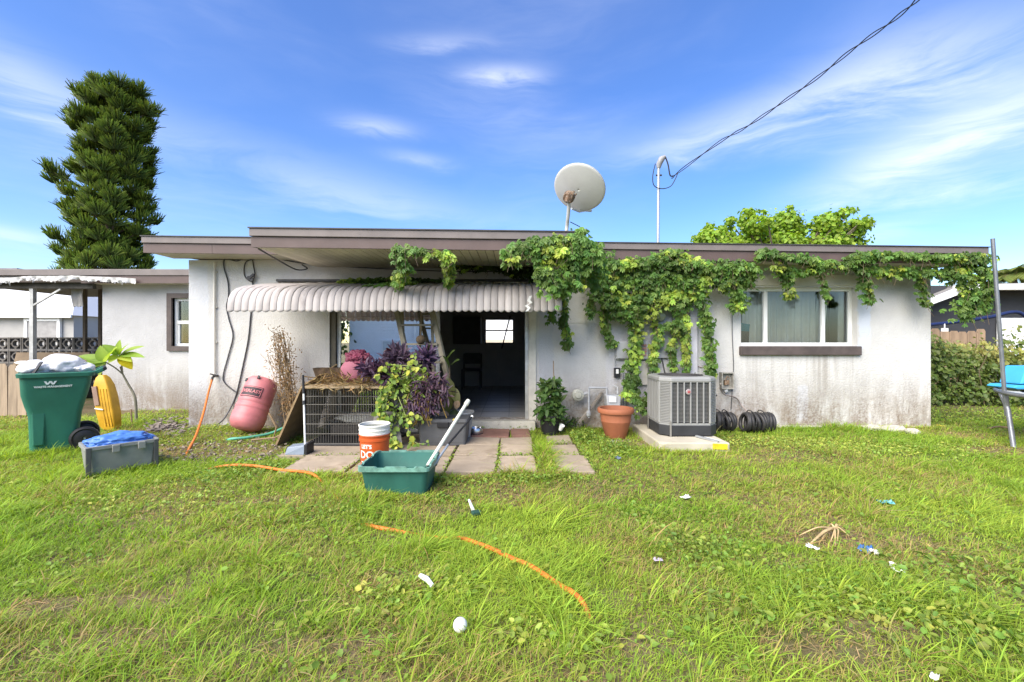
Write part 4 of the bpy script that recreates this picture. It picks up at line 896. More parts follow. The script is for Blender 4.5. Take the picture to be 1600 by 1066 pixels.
# ------------------------------------------------------------------ stepladder, hanging ball
ld = root('stepladder', 'old wooden stepladder standing under the awning', 'ladder', (PX(660, 6.15), 6.15, 0))
M_lad = mat('grey old wood', (.25, .225, .165), .8, .2, 4, stretch=(4, 4, .6), dirt=.6)
def lrail(xa, ya, xb, yb, Y0, Y1, w_=.055, d_=.03):
    a, b_ = P(xa, ya, Y0), P(xb, yb, Y1); dd = (b_-a); k0 = (2.02 - a.z)/dd.z; k1 = (.03 - a.z)/dd.z; A, B = a + dd*k0, a + dd*k1
    return A, B
LA = lrail(621, 490, 642, 585, 6.05, 5.95); LB = lrail(676, 490, 698, 585, 6.05, 5.95)
for A, B in (LA, LB): MB().bar(A, B, .045, .07).build('rail', M_lad, ld, bevel=.005)
for k, yy in enumerate((480, 508, 538, 566, 598, 630, 662)):
    zz = PZ(yy, 6.0); ta = (zz-LA[0].z)/(LA[1].z-LA[0].z); A = LA[0].lerp(LA[1], ta); B = LB[0].lerp(LB[1], (zz-LB[0].z)/(LB[1].z-LB[0].z))
    MB().obox((A+B)/2, ((B-A).length-.046, .10, .025), Matrix.Identity(3)).build('step', M_lad, ld, bevel=.003)
for xx, xt in ((PX(636, 6.4), PX(628, 6.2)), (PX(679, 6.4), PX(675, 6.2))): MB().bar((xx, 6.42, .02), (xt, 6.16, 2.0), .035, .04).build('rear_leg', M_lad, ld)
hb_ = root('hanging_ball', 'brown coconut shaped ball hanging on a string before the ladder', 'ornament', P(657.5, 531, 5.85))
blob(P(657.5, 531, 5.85), (.062, .06, .062), .06, 3, 3, 1).build('ball', mat('coconut husk', (.085, .06, .035), .95, .3, 20, bmp=.6, bsc=60), hb_, smooth=60)
MB().tube([P(657.5, 523, 5.85), P(658, 470, 5.85)], .004, 5).build('string', M_twig, hb_)

# ------------------------------------------------------------------ orange bucket
bp = G(579, 741); bk_ = root('bucket', 'orange bucket with white rim and lettering standing on patio', 'bucket', bp)
by_ = bp.y + .13
M_or = mat('orange bucket plastic', (.56, .095, .018), .5, .18, 4, dirt=.6, dcol=(.34, .09, .03), dsc=9, bmp=.08, bsc=60)
MB().lathe([(1e-4, 0), (.125, 0), (.13, .01), (.143, .31), (.15, .312), (.15, .335), (.145, .338), (.147, .36), (.153, .362), (.153, .372), (.135, .372), (.12, .02), (1e-4, .02)], 40, (bp.x, by_, 0)).build('pail', M_or, bk_, smooth=35)
M_wh2 = mat('stained white plastic', (.72, .70, .64), .45, .08, 5, dirt=.66, dcol=(.45, .4, .3), dsc=8)
MB().lathe([(.142, .365), (.149, .375), (.150, .385), (.147, .388), (.148, .41), (.152, .413), (.152, .422), (.148, .425), (.150, .45), (.156, .455), (.156, .468), (.150, .472), (.144, .468), (.140, .37)], 40, (bp.x, by_, 0)).build('rim_bucket', M_wh2, bk_, smooth=35)
MB().lathe([(1e-4, .44), (.06, .443), (.141, .44)], 24, (bp.x, by_, 0)).build('murky_water', mat('murky green water', (.02, .035, .008), .08, .3, 9, spec=.6, rvar=.03), bk_, smooth=60)
M_wprint = mat('white bucket print', (.75, .72, .68), .5, .05)
for txt, z, sz in (("LET'S", .265, .052), ('DO', .185, .10), ('THIS.', .095, .060)):
    me_ = text_mesh(txt, sz, .0022, .0004); bm = bmesh.new(); bm.from_mesh(me_); bmesh.ops.triangulate(bm, faces=bm.faces); bm.to_mesh(me_); bm.free()
    for v in me_.vertices:
        zz = z + v.co.y; r_ = .13 + .013*zz/.31 + .0025 + v.co.z; a = v.co.x/r_ - .30 + math.atan2(bp.x, by_)*-.0
        v.co = Vector((bp.x + r_*math.sin(a), by_ - r_*math.cos(a), zz)) - OFF[bk_.name]
    me_.materials.clear(); me_.materials.append(M_wprint); link_mesh('lettering', me_, None, bk_)

# green recycling tote with poles
tp = (PX(627, 3.95), 3.95, 0); tt = root('recycling_tote', 'open green recycling tote with scalloped rim in the grass', 'tote', tp)
M_gr = mat('teal green plastic', (.024, .11, .088), .55, .25, 3, dirt=.56, dcol=(.075, .15, .125), dsc=8, stretch=(1, 1, .5))
tx = tp[0]
def tring(w_, y0, y1, z, rad=.05): return rring(tx-w_/2, tx+w_/2, (y0+y1)/2, (y1-y0)/2, z, rad, 4)
loft(MB(), [tring(.50, 3.74, 4.16, -.02), tring(.565, 3.70, 4.22, .235), tring(.575, 3.69, 4.225, .235), tring(.58, 3.685, 4.23, .262)], True).build('body', M_gr, tt, smooth=40)
loft(MB(), [tring(.545, 3.71, 4.205, .255), tring(.52, 3.725, 4.18, .1), tring(.48, 3.75, 4.14, .015)], False, True).build('liner', M_gr, tt, smooth=40)
mb = MB(); rim = []
def scal(t): return .010 if (t % 1.0) < .5 else 0
r0, r1 = tring(.60, 3.67, 4.245, .255), tring(.53, 3.715, 4.195, .255)
def dens(r_, n=6):
    o_ = []
    for i in range(len(r_)):
        a, b2 = Vector(r_[i]), Vector(r_[(i+1) % len(r_)]); m_ = max(1, int((b2-a).length/.018))
        for k in range(m_): o_.append(a.lerp(b2, k/m_))
    return o_
dr = dens(r0); cen2 = Vector((tx, 3.957, 0)); A0, A1, A2, A3 = [], [], [], []; acc = 0
for i, p_ in enumerate(dr):
    acc += (p_ - dr[i-1]).length if i else 0; h_ = .268 - .012*(1 if math.sin(acc*24) > .55 else 0); inn = cen2 + (Vector((p_.x, p_.y, 0)) - cen2) * .935
    A0.append((p_.x, p_.y, .225)); A1.append((p_.x, p_.y, h_)); A2.append((inn.x, inn.y, h_)); A3.append((inn.x, inn.y, .235))
loft(mb, [A0, A1, A2, A3], False).build('rim', mat('pale green rim highlight', (.13, .27, .22), .45, .35, 14), tt, smooth=30)  # paler rim colour stands for wavy highlights along the edge
mb = MB()
for rr2 in (.035, .05, .065):
    mb.tube([(tx+.02+rr2*math.cos(a)*1.2, 3.712-.0 - .003*0 - (.235-(.14+rr2*math.sin(a)))*-.155, .14+rr2*math.sin(a)) for a in np.linspace(.4, 2*math.pi-.9, 22)], .0035, 5)
mb.build('embossed_emblem', M_gr, tt)
o = MB().tube([P(668, 728, 4.0), P(728, 632, 4.62)], .017, 12).build('white_pole', mat('off white enamel', (.62, .62, .54), .45, .1), None, smooth=50, origin=P(668, 728, 4.0)); tag(o, 'off white pole with knob leaning out of the green tote', 'pole')
MB().tube([P(728, 632, 4.62), P(732, 626, 4.66)], [.026, .022], 10).build('knob', MATS['off white enamel'], o, smooth=50)
for ch_ in [o]: pass
o.children[0].location = (0, 0, 0)
bk2 = root('crutch_pole', 'chrome and black telescopic pole leaning out of the tote', 'pole', P(676, 735, 4.0))
MB().tube([P(674, 732, 4.0), P(700, 695, 4.25)], .013, 8).build('tube', m_galv, bk2, smooth=50); MB().tube([P(700, 695, 4.25), P(737, 652, 4.6)], .010, 8).build('grip', M_blk_pl, bk2, smooth=50)
MB().tube([P(680, 726, 4.1), P(686, 712, 4.2)], .02, 8).build('clamp', m_galv, bk2)
MB().tube([P(737, 652, 4.6), P(738, 650, 4.61)], .014, 8).build('tip', M_white, bk2)

# grey storage box, panel, bowl, pot dish
gb = root('storage_box', 'dark grey plastic tool box with black latch on patio', 'tool box', (PX(693, 5.5), 5.5, 0))
M_gb = mat('dark grey plastic', (.085, .088, .092), .55, .12, 5, dirt=.66, dcol=(.17, .15, .12))
x = PX(693, 5.5); loft(MB(), [rring(x-.29, x+.27, 5.68, .2, .02, .03, 3), rring(x-.31, x+.29, 5.68, .215, .30, .03, 3), rring(x-.325, x+.305, 5.68, .23, .305, .03, 3), rring(x-.32, x+.30, 5.68, .225, .345, .03, 3)], True, True).build('body', M_gb, gb, bevel=.006)
MB().box(x-.07, x+.07, 5.435, 5.46, .245, .315).build('latch', M_blk_pl, gb, bevel=.008)
for dx in (-.16, .15): MB().box(x+dx-.03, x+dx+.03, 5.43, 5.50, .335, .352).build('clip', mat('yellow clip', (.55, .42, .08), .5), gb, bevel=.004)
for k in range(3): MB().box(x-.26, x+.24, 5.474-.001*k, 5.49, .06+.06*k, .075+.06*k).build('rib', M_gb, gb)
o = MB().add([P(561, 664, 5.2), P(574, 693, 5.15), P(628, 693, 5.3), P(620, 643, 5.5), P(586, 645, 5.45)], [(0, 1, 2, 3, 4)]).build('grey_panel', mat('grey board', (.16, .15, .14), .8, .1), None, solid=.02, origin=P(600, 690, 5.3)); tag(o, 'grey board propped behind the orange bucket', 'board')
db = root('dog_bowl', 'small steel dog bowl in front of the doorstep', 'bowl', (PX(743, 6.2), 6.2, .02))
MB().lathe([(.075, .025), (.095, .028), (.098, .035), (.092, .10), (.088, .105), (.082, .10), (.07, .04), (1e-4, .035)], 28, (PX(743, 6.2), 6.2, 0)).build('dish', mat('brushed steel', (.6, .6, .6), .3, .1, metal=1), db, smooth=40)
MB().lathe([(.075, .022), (.10, .022), (.10, .03), (.075, .034)], 28, (PX(743, 6.2), 6.2, 0)).build('rubber_foot', M_blk_pl, db)

# terracotta pot
tpx = PX(962, 6.05); tr = root('terracotta_pot', 'empty terracotta plant pot against the wall beside the condenser', 'flower pot', (tpx, 6.05, 0))
M_ter = mat('terracotta', (.36, .125, .060), .7, .12, 4, dirt=.66, dcol=(.22, .1, .06), dsc=6)
MB().lathe([(1e-4, 0), (.13, 0), (.14, .01), (.195, .22), (.198, .225), (.196, .235), (.21, .33), (.235, .335), (.242, .35), (.242, .385), (.232, .40), (.21, .40), (.20, .34), (.195, .32), (1e-4, .32)], 44, (tpx, 6.05, 0)).build('pot', M_ter, tr, smooth=35)
MB().lathe([(1e-4, .33), (.198, .335)], 20, (tpx, 6.05, 0)).build('soil', mat('dark potting soil', (.05, .035, .022), .95, .3, 20, bmp=.6), tr)

# gas meter
gm = root('gas_meter', 'grey gas meter with regulator and pipes on the wall', 'gas meter', (PX(945, 6.6), 6.65, .3))
M_gm = mat('grey meter enamel', (.40, .41, .42), .5, .15, 8, dirt=.6, dcol=(.22, .2, .17), dsc=14)
RX = Matrix.Rotation(R(90), 3, 'X')
c0 = P(903, 617, 6.58); MB().lathe([(1e-4, .05), (.045, .048), (.055, .03), (.085, .02), (.09, 0), (.085, -.02), (.05, -.03), (1e-4, -.03)], 24, c0, RX).build('regulator', mat('cream regulator', (.47, .46, .38), .5, .2, 10, dirt=.55, dcol=(.25, .22, .16)), gm, smooth=40)
mb = MB(); mb.tube([c0 + Vector((.05, 0, .0)), P(919, 614, 6.58)], .022, 8); mb.build('union', M_gm, gm)
mb = MB(); mb.tube([P(920, 653, 6.55), P(920, 606, 6.55)], .016, 10); mb.tube([P(920, 606, 6.55), P(948, 606, 6.55)], .016, 10); mb.tube([P(948, 606, 6.55), P(948, 620, 6.55)], .016, 10); mb.build('pipe', M_gm, gm, smooth=60)
MB().lathe([(.02, -.05), (.035, -.03), (.035, .01), (.02, .04)], 10, P(919.5, 646, 6.55)).build('valve', M_gm, gm)
mb = MB(); mb.tube([P(965, 616, 6.55), P(965, 606, 6.6), P(960, 603, 6.7)], .014, 8); mb.build('outlet', M_gm, gm)
mb = MB(); x0, x1 = PX(947, 6.5), PX(968, 6.5); mb.prism([(x0, PZ(633, 6.5)), (x0+.03, PZ(646, 6.5)), (x1-.03, PZ(646, 6.5)), (x1, PZ(633, 6.5)), (x1+.01, PZ(617, 6.5)), (x0-.01, PZ(617, 6.5))], 6.44, 6.62); mb.build('body', M_gm, gm, bevel=.015)
MB().box(PX(952, 6.43), PX(963, 6.43), 6.42, 6.445, PZ(629, 6.43), PZ(620, 6.43)).build('dial', M_white, gm, bevel=.006)
o = MB().bar((PX(905, 6.5), 6.5, .12), P(941, 614, 6.7), .03, .03).build('stake', mat('old lath', (.30, .26, .21), .9, .2), None, origin=(PX(905, 6.5), 6.5, 0)); tag(o, 'weathered wooden lath leaning on the wall below the gas pipe', 'stick')

# meter panel boxes and disconnect
eb = root('meter_panel', 'pale grey twin meter panel half covered by the vine', 'electric box', P(988, 562, 6.7))
M_eb = mat('pale grey enamel', (.40, .41, .42), .5, .08, 5, dirt=.68, dcol=(.3, .26, .22))
MB().box(PX(963, 6.66), PX(1014, 6.66), 6.66, 6.748, PZ(562, 6.66), PZ(533, 6.66)).build('cabinet', M_eb, eb, bevel=.02)
mb = MB()
for k in range(4): mb.box(PX(1000, 6.65), PX(1010, 6.65), 6.64, 6.659, PZ(541+5*k, 6.65), PZ(538+5*k, 6.65))
mb.build('terminal', mat('red brown terminal', (.30, .16, .14), .7, .3), eb)
MB().box(PX(964, 6.655), PX(986, 6.655), 6.648, 6.658, PZ(560, 6.655), PZ(535, 6.655)).build('cover', M_eb, eb, bevel=.008)
MB().box(PX(998, 6.7), PX(1013, 6.7), 6.70, 6.749, PZ(602, 6.7), PZ(564, 6.7)).build('lower_cabinet', mat('cream enamel', (.56, .53, .47), .6, .1, dirt=.66, dcol=(.3,.15,.1)), eb, bevel=.01)
br = root('breaker_box', 'small black and white breaker box left of the vine', 'electric box', P(964, 590, 6.7))
MB().box(PX(960, 6.7), PX(969, 6.7), 6.68, 6.749, PZ(590, 6.7), PZ(575, 6.7)).build('case', M_blk_pl, br, bevel=.006); MB().box(PX(962.5, 6.675), PX(966.5, 6.675), 6.667, 6.681, PZ(584, 6.675), PZ(577, 6.675)).build('label_plate', M_white, br)
for px, y0, y1, lab in ((972.5, 575, 648, 'left thin white conduit beside the vine column'), (976.5, 585, 648, 'right thin grey conduit beside the vine column')):
    o = MB().tube([P(px, y0, 6.72), P(px, y1, 6.72)], .011, 8).build('conduit', M_eb, None, smooth=60, origin=P(px, y1, 6.72)); tag(o, lab, 'conduit')
o = MB().tube([P(961, 534, 6.73), P(961, 575, 6.73)], .009, 8).build('conduit', M_eb, None, smooth=60, origin=P(961, 575, 6.73)); tag(o, 'short conduit between the meter panel and breaker box', 'conduit')
wv = root('electric_meter', 'round electric meter peeking out between the vine leaves', 'electric meter', P(1031, 494, 6.66))
MB().lathe([(.09, -.06), (.09, .0), (.08, .01), (.075, .05), (.06, .06), (1e-4, .062)], 24, P(1031, 494, 6.66), RX).build('dial_glass', mat('olive glass', (.22, .24, .16), .2, .1), wv, smooth=40)
MB().box(PX(1018, 6.7), PX(1050, 6.7), 6.69, 6.748, PZ(560, 6.7), PZ(480, 6.7)).build('socket_box', M_eb, wv, bevel=.012)
o = MB().box(PX(1052, 6.71), PX(1066, 6.71), 6.715, 6.749, PZ(640, 6.71), PZ(470, 6.71)).build('cable_cover', mat('lavender grey paint', (.52, .52, .58), .7), None, bevel=.006, origin=P(1059, 640, 6.7)); tag(o, 'flat grey cable cover on the wall above the condenser', 'conduit')
o = MB().box(PX(1078, 6.7), PX(1090, 6.7), 6.69, 6.749, .3, 2.3).build('wall_pipe', mat('lavender grey paint', (.52, .52, .58)), None, bevel=.012, origin=(PX(1084, 6.7), 6.7, .3)); tag(o, 'painted square downpipe on the wall between the vine strands', 'pipe')
cable([(1030, 545), (1034, 560), (1039, 584)], .009, 'short black cable curving down behind the condenser'); cable([(1052, 500), (1062, 545), (1059, 560), (1066, 585)], .010, 'black cable twisting down through the vine strand behind the condenser')
cable([(1072, 530), (1080, 560), (1090, 572), (1104, 575)], .006, 'thin pinkish wire looping right of the vine strand', m=mat('pink wire', (.4, .28, .25), .7))
cable([(1144, 460), (1144, 520), (1146, 575), (1142, 640)], .005, 'thin grey wire running down the wall left of the window')
dx = root('disconnect_box', 'open rusty disconnect box on the wall right of condenser', 'electric box', P(1137, 608, 6.7))
mb = MB(); x0, x1, z0, z1 = PX(1127, 6.68), PX(1146.5, 6.68), PZ(608, 6.68), PZ(582, 6.68)
mb.box(x0, x0+.015, 6.66, 6.748, z0, z1); mb.box(x1-.015, x1, 6.66, 6.748, z0, z1); mb.box(x0+.015, x1-.015, 6.66, 6.748, z1-.015, z1); mb.box(x0+.015, x1-.015, 6.66, 6.748, z0, z0+.015); mb.box(x0+.015, x1-.015, 6.735, 6.747, z0+.015, z1-.015); mb.build('case', mat('stained grey metal', (.30, .29, .26), .6, .3, 14, dirt=.5, dcol=(.14, .10, .07), dsc=16), dx)
mb = MB(); mb.box(x0+.06, x1-.06, 6.69, 6.734, z0+.06, z0+.13); mb.tube([(x0+.07, 6.69, z0+.14), (x0+.09, 6.68, z0+.19), (x1-.06, 6.69, z0+.16)], .008, 6); mb.build('terminal', M_rust, dx)
MB().lathe([(.02, -.04), (.03, -.02), (.03, .02)], 10, (x0+.08, 6.70, z0-.015)).build('hub', M_eb, dx)
cable([(1126, 600, 6.45), (1130, 615, 6.6), (1150, 622, 6.70), (1160, 635, 6.70), (1170, 645, 6.55)], .010, 'grey whip cable from condenser past the disconnect box to the pipe coils', m=mat('grey whip', (.26, .22, .2), .7))

# ------------------------------------------------------------------ condenser on its pad
pad = MB(); pad.box(1.73, 2.56, 5.26, 6.45, -.03, .105); o = pad.build('equipment_pad', mat('pale pad concrete', (.46, .42, .33), .85, .12, 3, bmp=.3, bsc=70, dirt=.6, dcol=(.22, .2, .12), dsc=7), None, bevel=.015, origin=(2.15, 5.8, 0)); tag(o, 'pale concrete pad under the air conditioner condenser', 'pad')
ac = root('air_conditioner', 'grey louvered air conditioner condenser with red badge on pad', 'air conditioner', (2.23, 5.95, .105))
M_ac = mat('grey condenser paint', (.29, .29, .28), .45, .06, 4, metal=.15, dirt=.7, dcol=(.25, .23, .2), dsc=8); M_coil = mat('condenser coil', (.075, .074, .075), .6, .15, 40, stretch=(1, 1, 6), metal=.4)
X0, X1, Y0, Y1, ch_ = 1.88, 2.585, 5.60, 6.30, .11
def oct_(e, z): 
    x0, x1, y0, y1, c_ = X0-e, X1+e, Y0-e, Y1+e, ch_+e*.4
    return [(x0+c_, y0, z), (x1-c_, y0, z), (x1, y0+c_, z), (x1, y1-c_, z), (x1-c_, y1, z), (x0+c_, y1, z), (x0, y1-c_, z), (x0, y0+c_, z)]
loft(MB(), [oct_(.015, .115), oct_(.015, .245)], True, True).build('base_pan', mat('black base plastic', (.028, .029, .031), .6, .2), ac, bevel=.008)
mb = MB()
for x, y in ((X0+.14, Y0+.05), (X1-.16, Y0+.05), (X0+.14, Y1-.1), (X1-.16, Y1-.1)): mb.box(x-.06, x+.06, y-.04, y+.06, .105, .1149)
mb.build('foot', M_blk_pl, ac)
loft(MB(), [oct_(-.03, .245), oct_(-.03, .79)], True, True).build('coil', M_coil, ac)
loft(MB(), [oct_(.004, .245), oct_(.004, .268), oct_(-.028, .268)], False).build('lower_rail', M_ac, ac)
rgs = [oct_(.006, .782), oct_(.012, .80), oct_(.010, .83), oct_(-.01, .848)]
cxm, cym = (X0+X1)/2, (Y0+Y1)/2
mb = MB(); loft(mb, rgs, False)
n8 = len(mb.v) - 8; k0 = len(mb.v)
inner = [(cxm+.29*math.cos(a), cym+.29*math.sin(a), .852) for a in np.linspace(0, 2*math.pi, 33)[:-1]]; mb.v += inner
top = [Vector(v) for v in mb.v[n8:n8+8]]
# bridge octagon to circle by angle
order = sorted(range(8), key=lambda i: math.atan2(top[i].y-cym, top[i].x-cxm)); ang = [math.atan2(top[i].y-cym, top[i].x-cxm) for i in order]
for k in range(32):
    a = 2*math.pi*(k+.5)/32; a = a if a <= math.pi else a-2*math.pi
    j = max([q for q in range(8) if ang[q] <= a], default=7); j2 = (j+1) % 8
    f1 = min((j, j2), key=lambda q: abs(math.atan2(math.sin(ang[q]-a), math.cos(ang[q]-a))))
    mb.f.append((k0+k, k0+(k+1) % 32, n8+order[f1]))
seen = {}
for k in range(32):
    a = 2*math.pi*(k+.5)/32; a = a if a <= math.pi else a-2*math.pi
    j = max([q for q in range(8) if ang[q] <= a], default=7); j2 = (j+1) % 8
    seen[k] = min((j, j2), key=lambda q: abs(math.atan2(math.sin(ang[q]-a), math.cos(ang[q]-a))))
for k in range(32):
    if seen[k] != seen[(k+1) % 32]: mb.f.append((k0+(k+1) % 32, n8+order[seen[k]], n8+order[seen[(k+1) % 32]]))
mb.build('top_cover', M_ac, ac, bevel=.006)
mb = MB()
for r_ in np.linspace(.05, .28, 12): mb.tube([(cxm+r_*math.cos(a), cym+r_*math.sin(a), .853) for a in np.linspace(0, 2*math.pi, 33)[:-1]], .004, 4, closed=True)
for a in np.linspace(0, 2*math.pi, 9)[:-1]: mb.tube([(cxm+.03*math.cos(a), cym+.03*math.sin(a), .853), (cxm+.29*math.cos(a), cym+.29*math.sin(a), .853)], .005, 4)
mb.build('fan_guard', M_dark, ac)
MB().lathe([(1e-4, .76), (.285, .76), (.287, .84)], 30, (cxm, cym, 0)).build('fan_well', M_dark, ac)
def acbar(name, p0, p1, w_, out):      # vertical bars standing proud of the coil
    MB().bar(p0, p1, w_, .02, up=out).build(name, M_ac, ac, bevel=.003)
for x in np.linspace(X0+ch_, X1-ch_, 7): acbar('grille_bar', (x, Y0+.0, .268), (x, Y0+.0, .784), .016 if abs(x-cxm) < .2 else .022, (0, 1, 0))
for y in np.linspace(Y0+ch_, Y1-ch_, 8): MB().box(X0-.008, X0+.012, y-.010, y+.010, .268, .784).build('grille_bar', M_ac, ac, bevel=.003)
mb = MB()
for z in np.linspace(.29, .77, 30): mb.box(X0+ch_+.01, X1-ch_-.01, Y0+.018, Y0+.024, z-.0016, z+.0016)
mb.build('fin_wire', M_ac, ac)
def louvers(cx_, cy_, dirx, diry, w_):
    d = Vector((dirx, diry, 0)).normalized(); nn = Vector((diry, -dirx, 0)).normalized()
    if nn.dot(Vector((cx_-cxm, cy_-cym, 0))) < 0: nn = -nn
    Mr = Matrix((d, nn, Vector((0, 0, 1)))).transposed(); Mt = Mr @ Matrix.Rotation(R(-32), 3, 'X')
    sh = MB().obox((0, 0, 0), (w_, .022, .010), Mt).mesh('louver'); sh.materials.append(M_ac)
    for z in np.linspace(.278, .775, 26): piece('louver', sh, ac, (cx_, cy_, z))
    for s_ in (-1, 1):
        e = Vector((cx_, cy_, 0)) + d*(w_/2)*s_; MB().obox((e.x, e.y, .526), (.022, .022, .516), Mr).build('corner_post', M_ac, ac, bevel=.003)
wl_ = ch_*1.414
louvers(X0+ch_/2, Y0+ch_/2, 1, -1, wl_); louvers(X1-ch_/2, Y0+ch_/2, 1, 1, wl_)
MB().lathe([(1e-4, .012), (.030, .010), (.036, 0)], 24, (cxm-.03, Y0-.012, .665), RX).build('badge', mat('silver badge', (.5, .42, .42), .3, .3, 30, metal=.4), ac, smooth=40)
MB().lathe([(1e-4, .014), (.018, .012), (.020, .009)], 20, (cxm-.03, Y0-.012, .665), RX).build('badge_centre', mat('red badge', (.36, .09, .09), .4, .2), ac, smooth=40)
MB().tube([(X1+.01, Y0+.16, .60), (X1+.05, Y0+.16, .60)], .012, 8).build('valve_stub', M_dark, ac)
mb = MB(); mb.box(X0+.085, X0+.105, Y0-.03, Y0-.02, .104, .30); mb.build('tie_strap', mat('dull strap', (.2, .19, .17), .6), ac); MB().box(X0-.03, X0-.02, Y0+.5, Y0+.52, .104, .30).build('tie_strap', MATS['dull strap'], ac)
lv = root('metal_bracket', 'thin metal bracket lying on the front of the condenser pad', 'bracket', (2.38, 5.36, .106))
MB().bar((2.28, 5.55, .125), (2.43, 5.27, .115), .028, .02).build('arm', m_galv, lv); MB().bar((2.36, 5.5, .118), (2.45, 5.30, .114), .04, .012).build('plate', M_white, lv)
o = MB().obox((2.44, 5.252, .062), (.17, .012, .065), Euler((0, .04, .0)).to_matrix()).build('yellow_label', mat('yellow label', (.62, .50, .02), .6, .3, 14), None, origin=(2.44, 5.25, .06)); tag(o, 'worn yellow label on the front edge of the condenser pad', 'label')

# corrugated pipe coils
M_cor = mat('black drain pipe', (.03, .029, .03), .5, .3, 10, dirt=.58, dcol=(.10, .085, .07), dsc=12)
def coil(x0, x1, yc, r_, label, n=7):
    c_ = root('pipe_coil', label, 'pipe', ((x0+x1)/2, yc, 0), 'coils of black drain pipe')
    for k in range(n):
        x = x0 + (x1-x0)*(k+.5)/n; rr2 = r_*(1 + .05*math.sin(k*2.1)); tl = .12*math.sin(k*1.3)
        pts = [(x + .02*math.sin(a+k) + tl*.12*math.cos(a), yc + rr2*math.cos(a), r_+.028+rr2*math.sin(a)*1.0) for a in np.linspace(0, 2*math.pi, 33)[:-1]]
        MB().tube(pts, (x1-x0)/n*.56, 8, closed=True).build('loop', M_cor, c_, smooth=60)
    for x in (x0 + (x1-x0)*.25, x0 + (x1-x0)*.62):
        MB().tube([(x + .01*math.sin(3*a), yc + (r_+.05)*math.cos(a), r_+.03+(r_+.05)*math.sin(a)) for a in np.linspace(0, 2*math.pi, 25)[:-1]], .007, 5, closed=True).build('tie', M_blk_pl, c_)
coil(2.90, 3.17, 6.45, .115, 'left coil of black corrugated drain pipe beside the condenser', 6)
coil(3.30, 3.72, 6.40, .115, 'right coil of black corrugated drain pipe below the window', 9)

# bricks and rubble at the wall foot on the right
M_rub = mat('broken concrete', (.42, .39, .34), .9, .2, 8, bmp=.4, dirt=.6)
for k, (px, py, sx_, lab) in enumerate(((1365, 668, .13, 'left chunk of pale rubble at the wall foot'), (1395, 670, .20, 'wide slab of pale rubble at the wall foot near the corner'), (1425, 674, .09, 'small chunk of pale rubble nearest the house corner'))):
    q = G(px, py+4); o = blob((q.x, q.y, .03), (sx_, .09, .05), .25, 2, 3, k+20).build('rubble', M_rub, None, origin=(q.x, q.y, 0)); tag(o, lab, 'rubble')
o = MB().box(3.8, 6.0, 6.66, 6.752, -.05, .035).build('wall_footing', M_rub, None, bevel=.015, origin=(4.9, 6.7, 0)); tag(o, 'low concrete footing strip along the right wall', 'footing')

# ------------------------------------------------------------------ trampoline and blue stool
tm = root('trampoline', 'grey steel trampoline with tall net pole at right edge', 'trampoline', (7.5, 5.6, 0))
m_tr = mat('galvanised tube', (.23, .24, .255), .42, .15, 6, metal=.65)
MB().tube([P(1551, 373, 5.72), P(1557, 450, 5.72), P(1570, 622, 5.72), P(1572, 640, 5.72)], .022, 12).build('net_pole', m_tr, tm, smooth=60)
MB().tube([P(1571, 615, 5.72), P(1574, 650, 5.72)], .027, 12).build('pole_sleeve', m_tr, tm, smooth=60)
tcx, tcy, trd, tzz = 7.6, 5.0, 1.5, .64
MB().tube([(tcx+trd*math.cos(a), tcy+trd*math.sin(a), tzz) for a in np.linspace(0, 2*math.pi, 65)[:-1]], .026, 10, closed=True).build('ring', m_tr, tm, smooth=60)
g_ = [[(tcx+r_*math.cos(a), tcy+r_*math.sin(a), tzz-.01) for a in np.linspace(0, 2*math.pi, 49)] for r_ in (.01, 1.28)]
MB().sheet(g_).build('mat', mat('black trampoline mat', (.03, .03, .034), .8), tm, solid=.004)
mb = MB()
for a in np.linspace(0, 2*math.pi, 73)[:-1]: mb.tube([(tcx+1.28*math.cos(a), tcy+1.28*math.sin(a), tzz-.008), (tcx+1.48*math.cos(a), tcy+1.48*math.sin(a), tzz)], .009, 5)
mb.build('spring', mat('pale spring', (.55, .55, .54), .4, metal=.5), tm)
for a in (R(250), R(305), R(10), R(70)):
    x, y = tcx+trd*math.cos(a), tcy+trd*math.sin(a); MB().tube([(x, y, tzz-.02), (x+.07*math.cos(a)*-1*-1, y-.02, 0)], .026, 10).build('leg', m_tr, tm, smooth=60)
MB().tube([(6.33, 5.80, .62), P(1575, 640, 5.70), (PX(1584, 5.42), 5.42, 0)], .026, 12).build('leg', m_tr, tm, smooth=60)
bs_ = root('plastic_stool', 'light blue plastic stool lying on the trampoline', 'stool', (6.6, 5.95, .67))
M_lb = mat('light blue plastic', (.055, .36, .62), .4, .1, 3); zt = .668
mb = MB(); x0 = PX(1546, 6.15); mb.prism([(x0, zt+.02), (x0+.05, zt), (7.1, zt), (7.1, zt+.06), (x0+.05, zt+.05)], 5.85, 6.2); mb.build('seat', M_lb, bs_, bevel=.012)
mb = MB(); xa = PX(1580, 6.0); mb.prism([(xa, zt+.062), (xa+.5, zt+.062), (xa+.48, zt+.30), (xa+.09, zt+.30)], 5.88, 6.16); sd_ = mb.build('box_leg', M_lb, bs_, bevel=.02)
mb = MB()
for k in range(3): mb.box(xa+.10+k*.06, xa+.14+k*.06, 5.872, 5.882, zt+.08, zt+.12)
mb.build('slot', mat('dark blue recess', (.01, .06, .16), .6), sd_)
MB().obox((xa+.18, 5.876, zt+.19), (.20, .008, .06), Euler((0, .1, 0)).to_matrix()).build('label_patch', M_white, sd_)
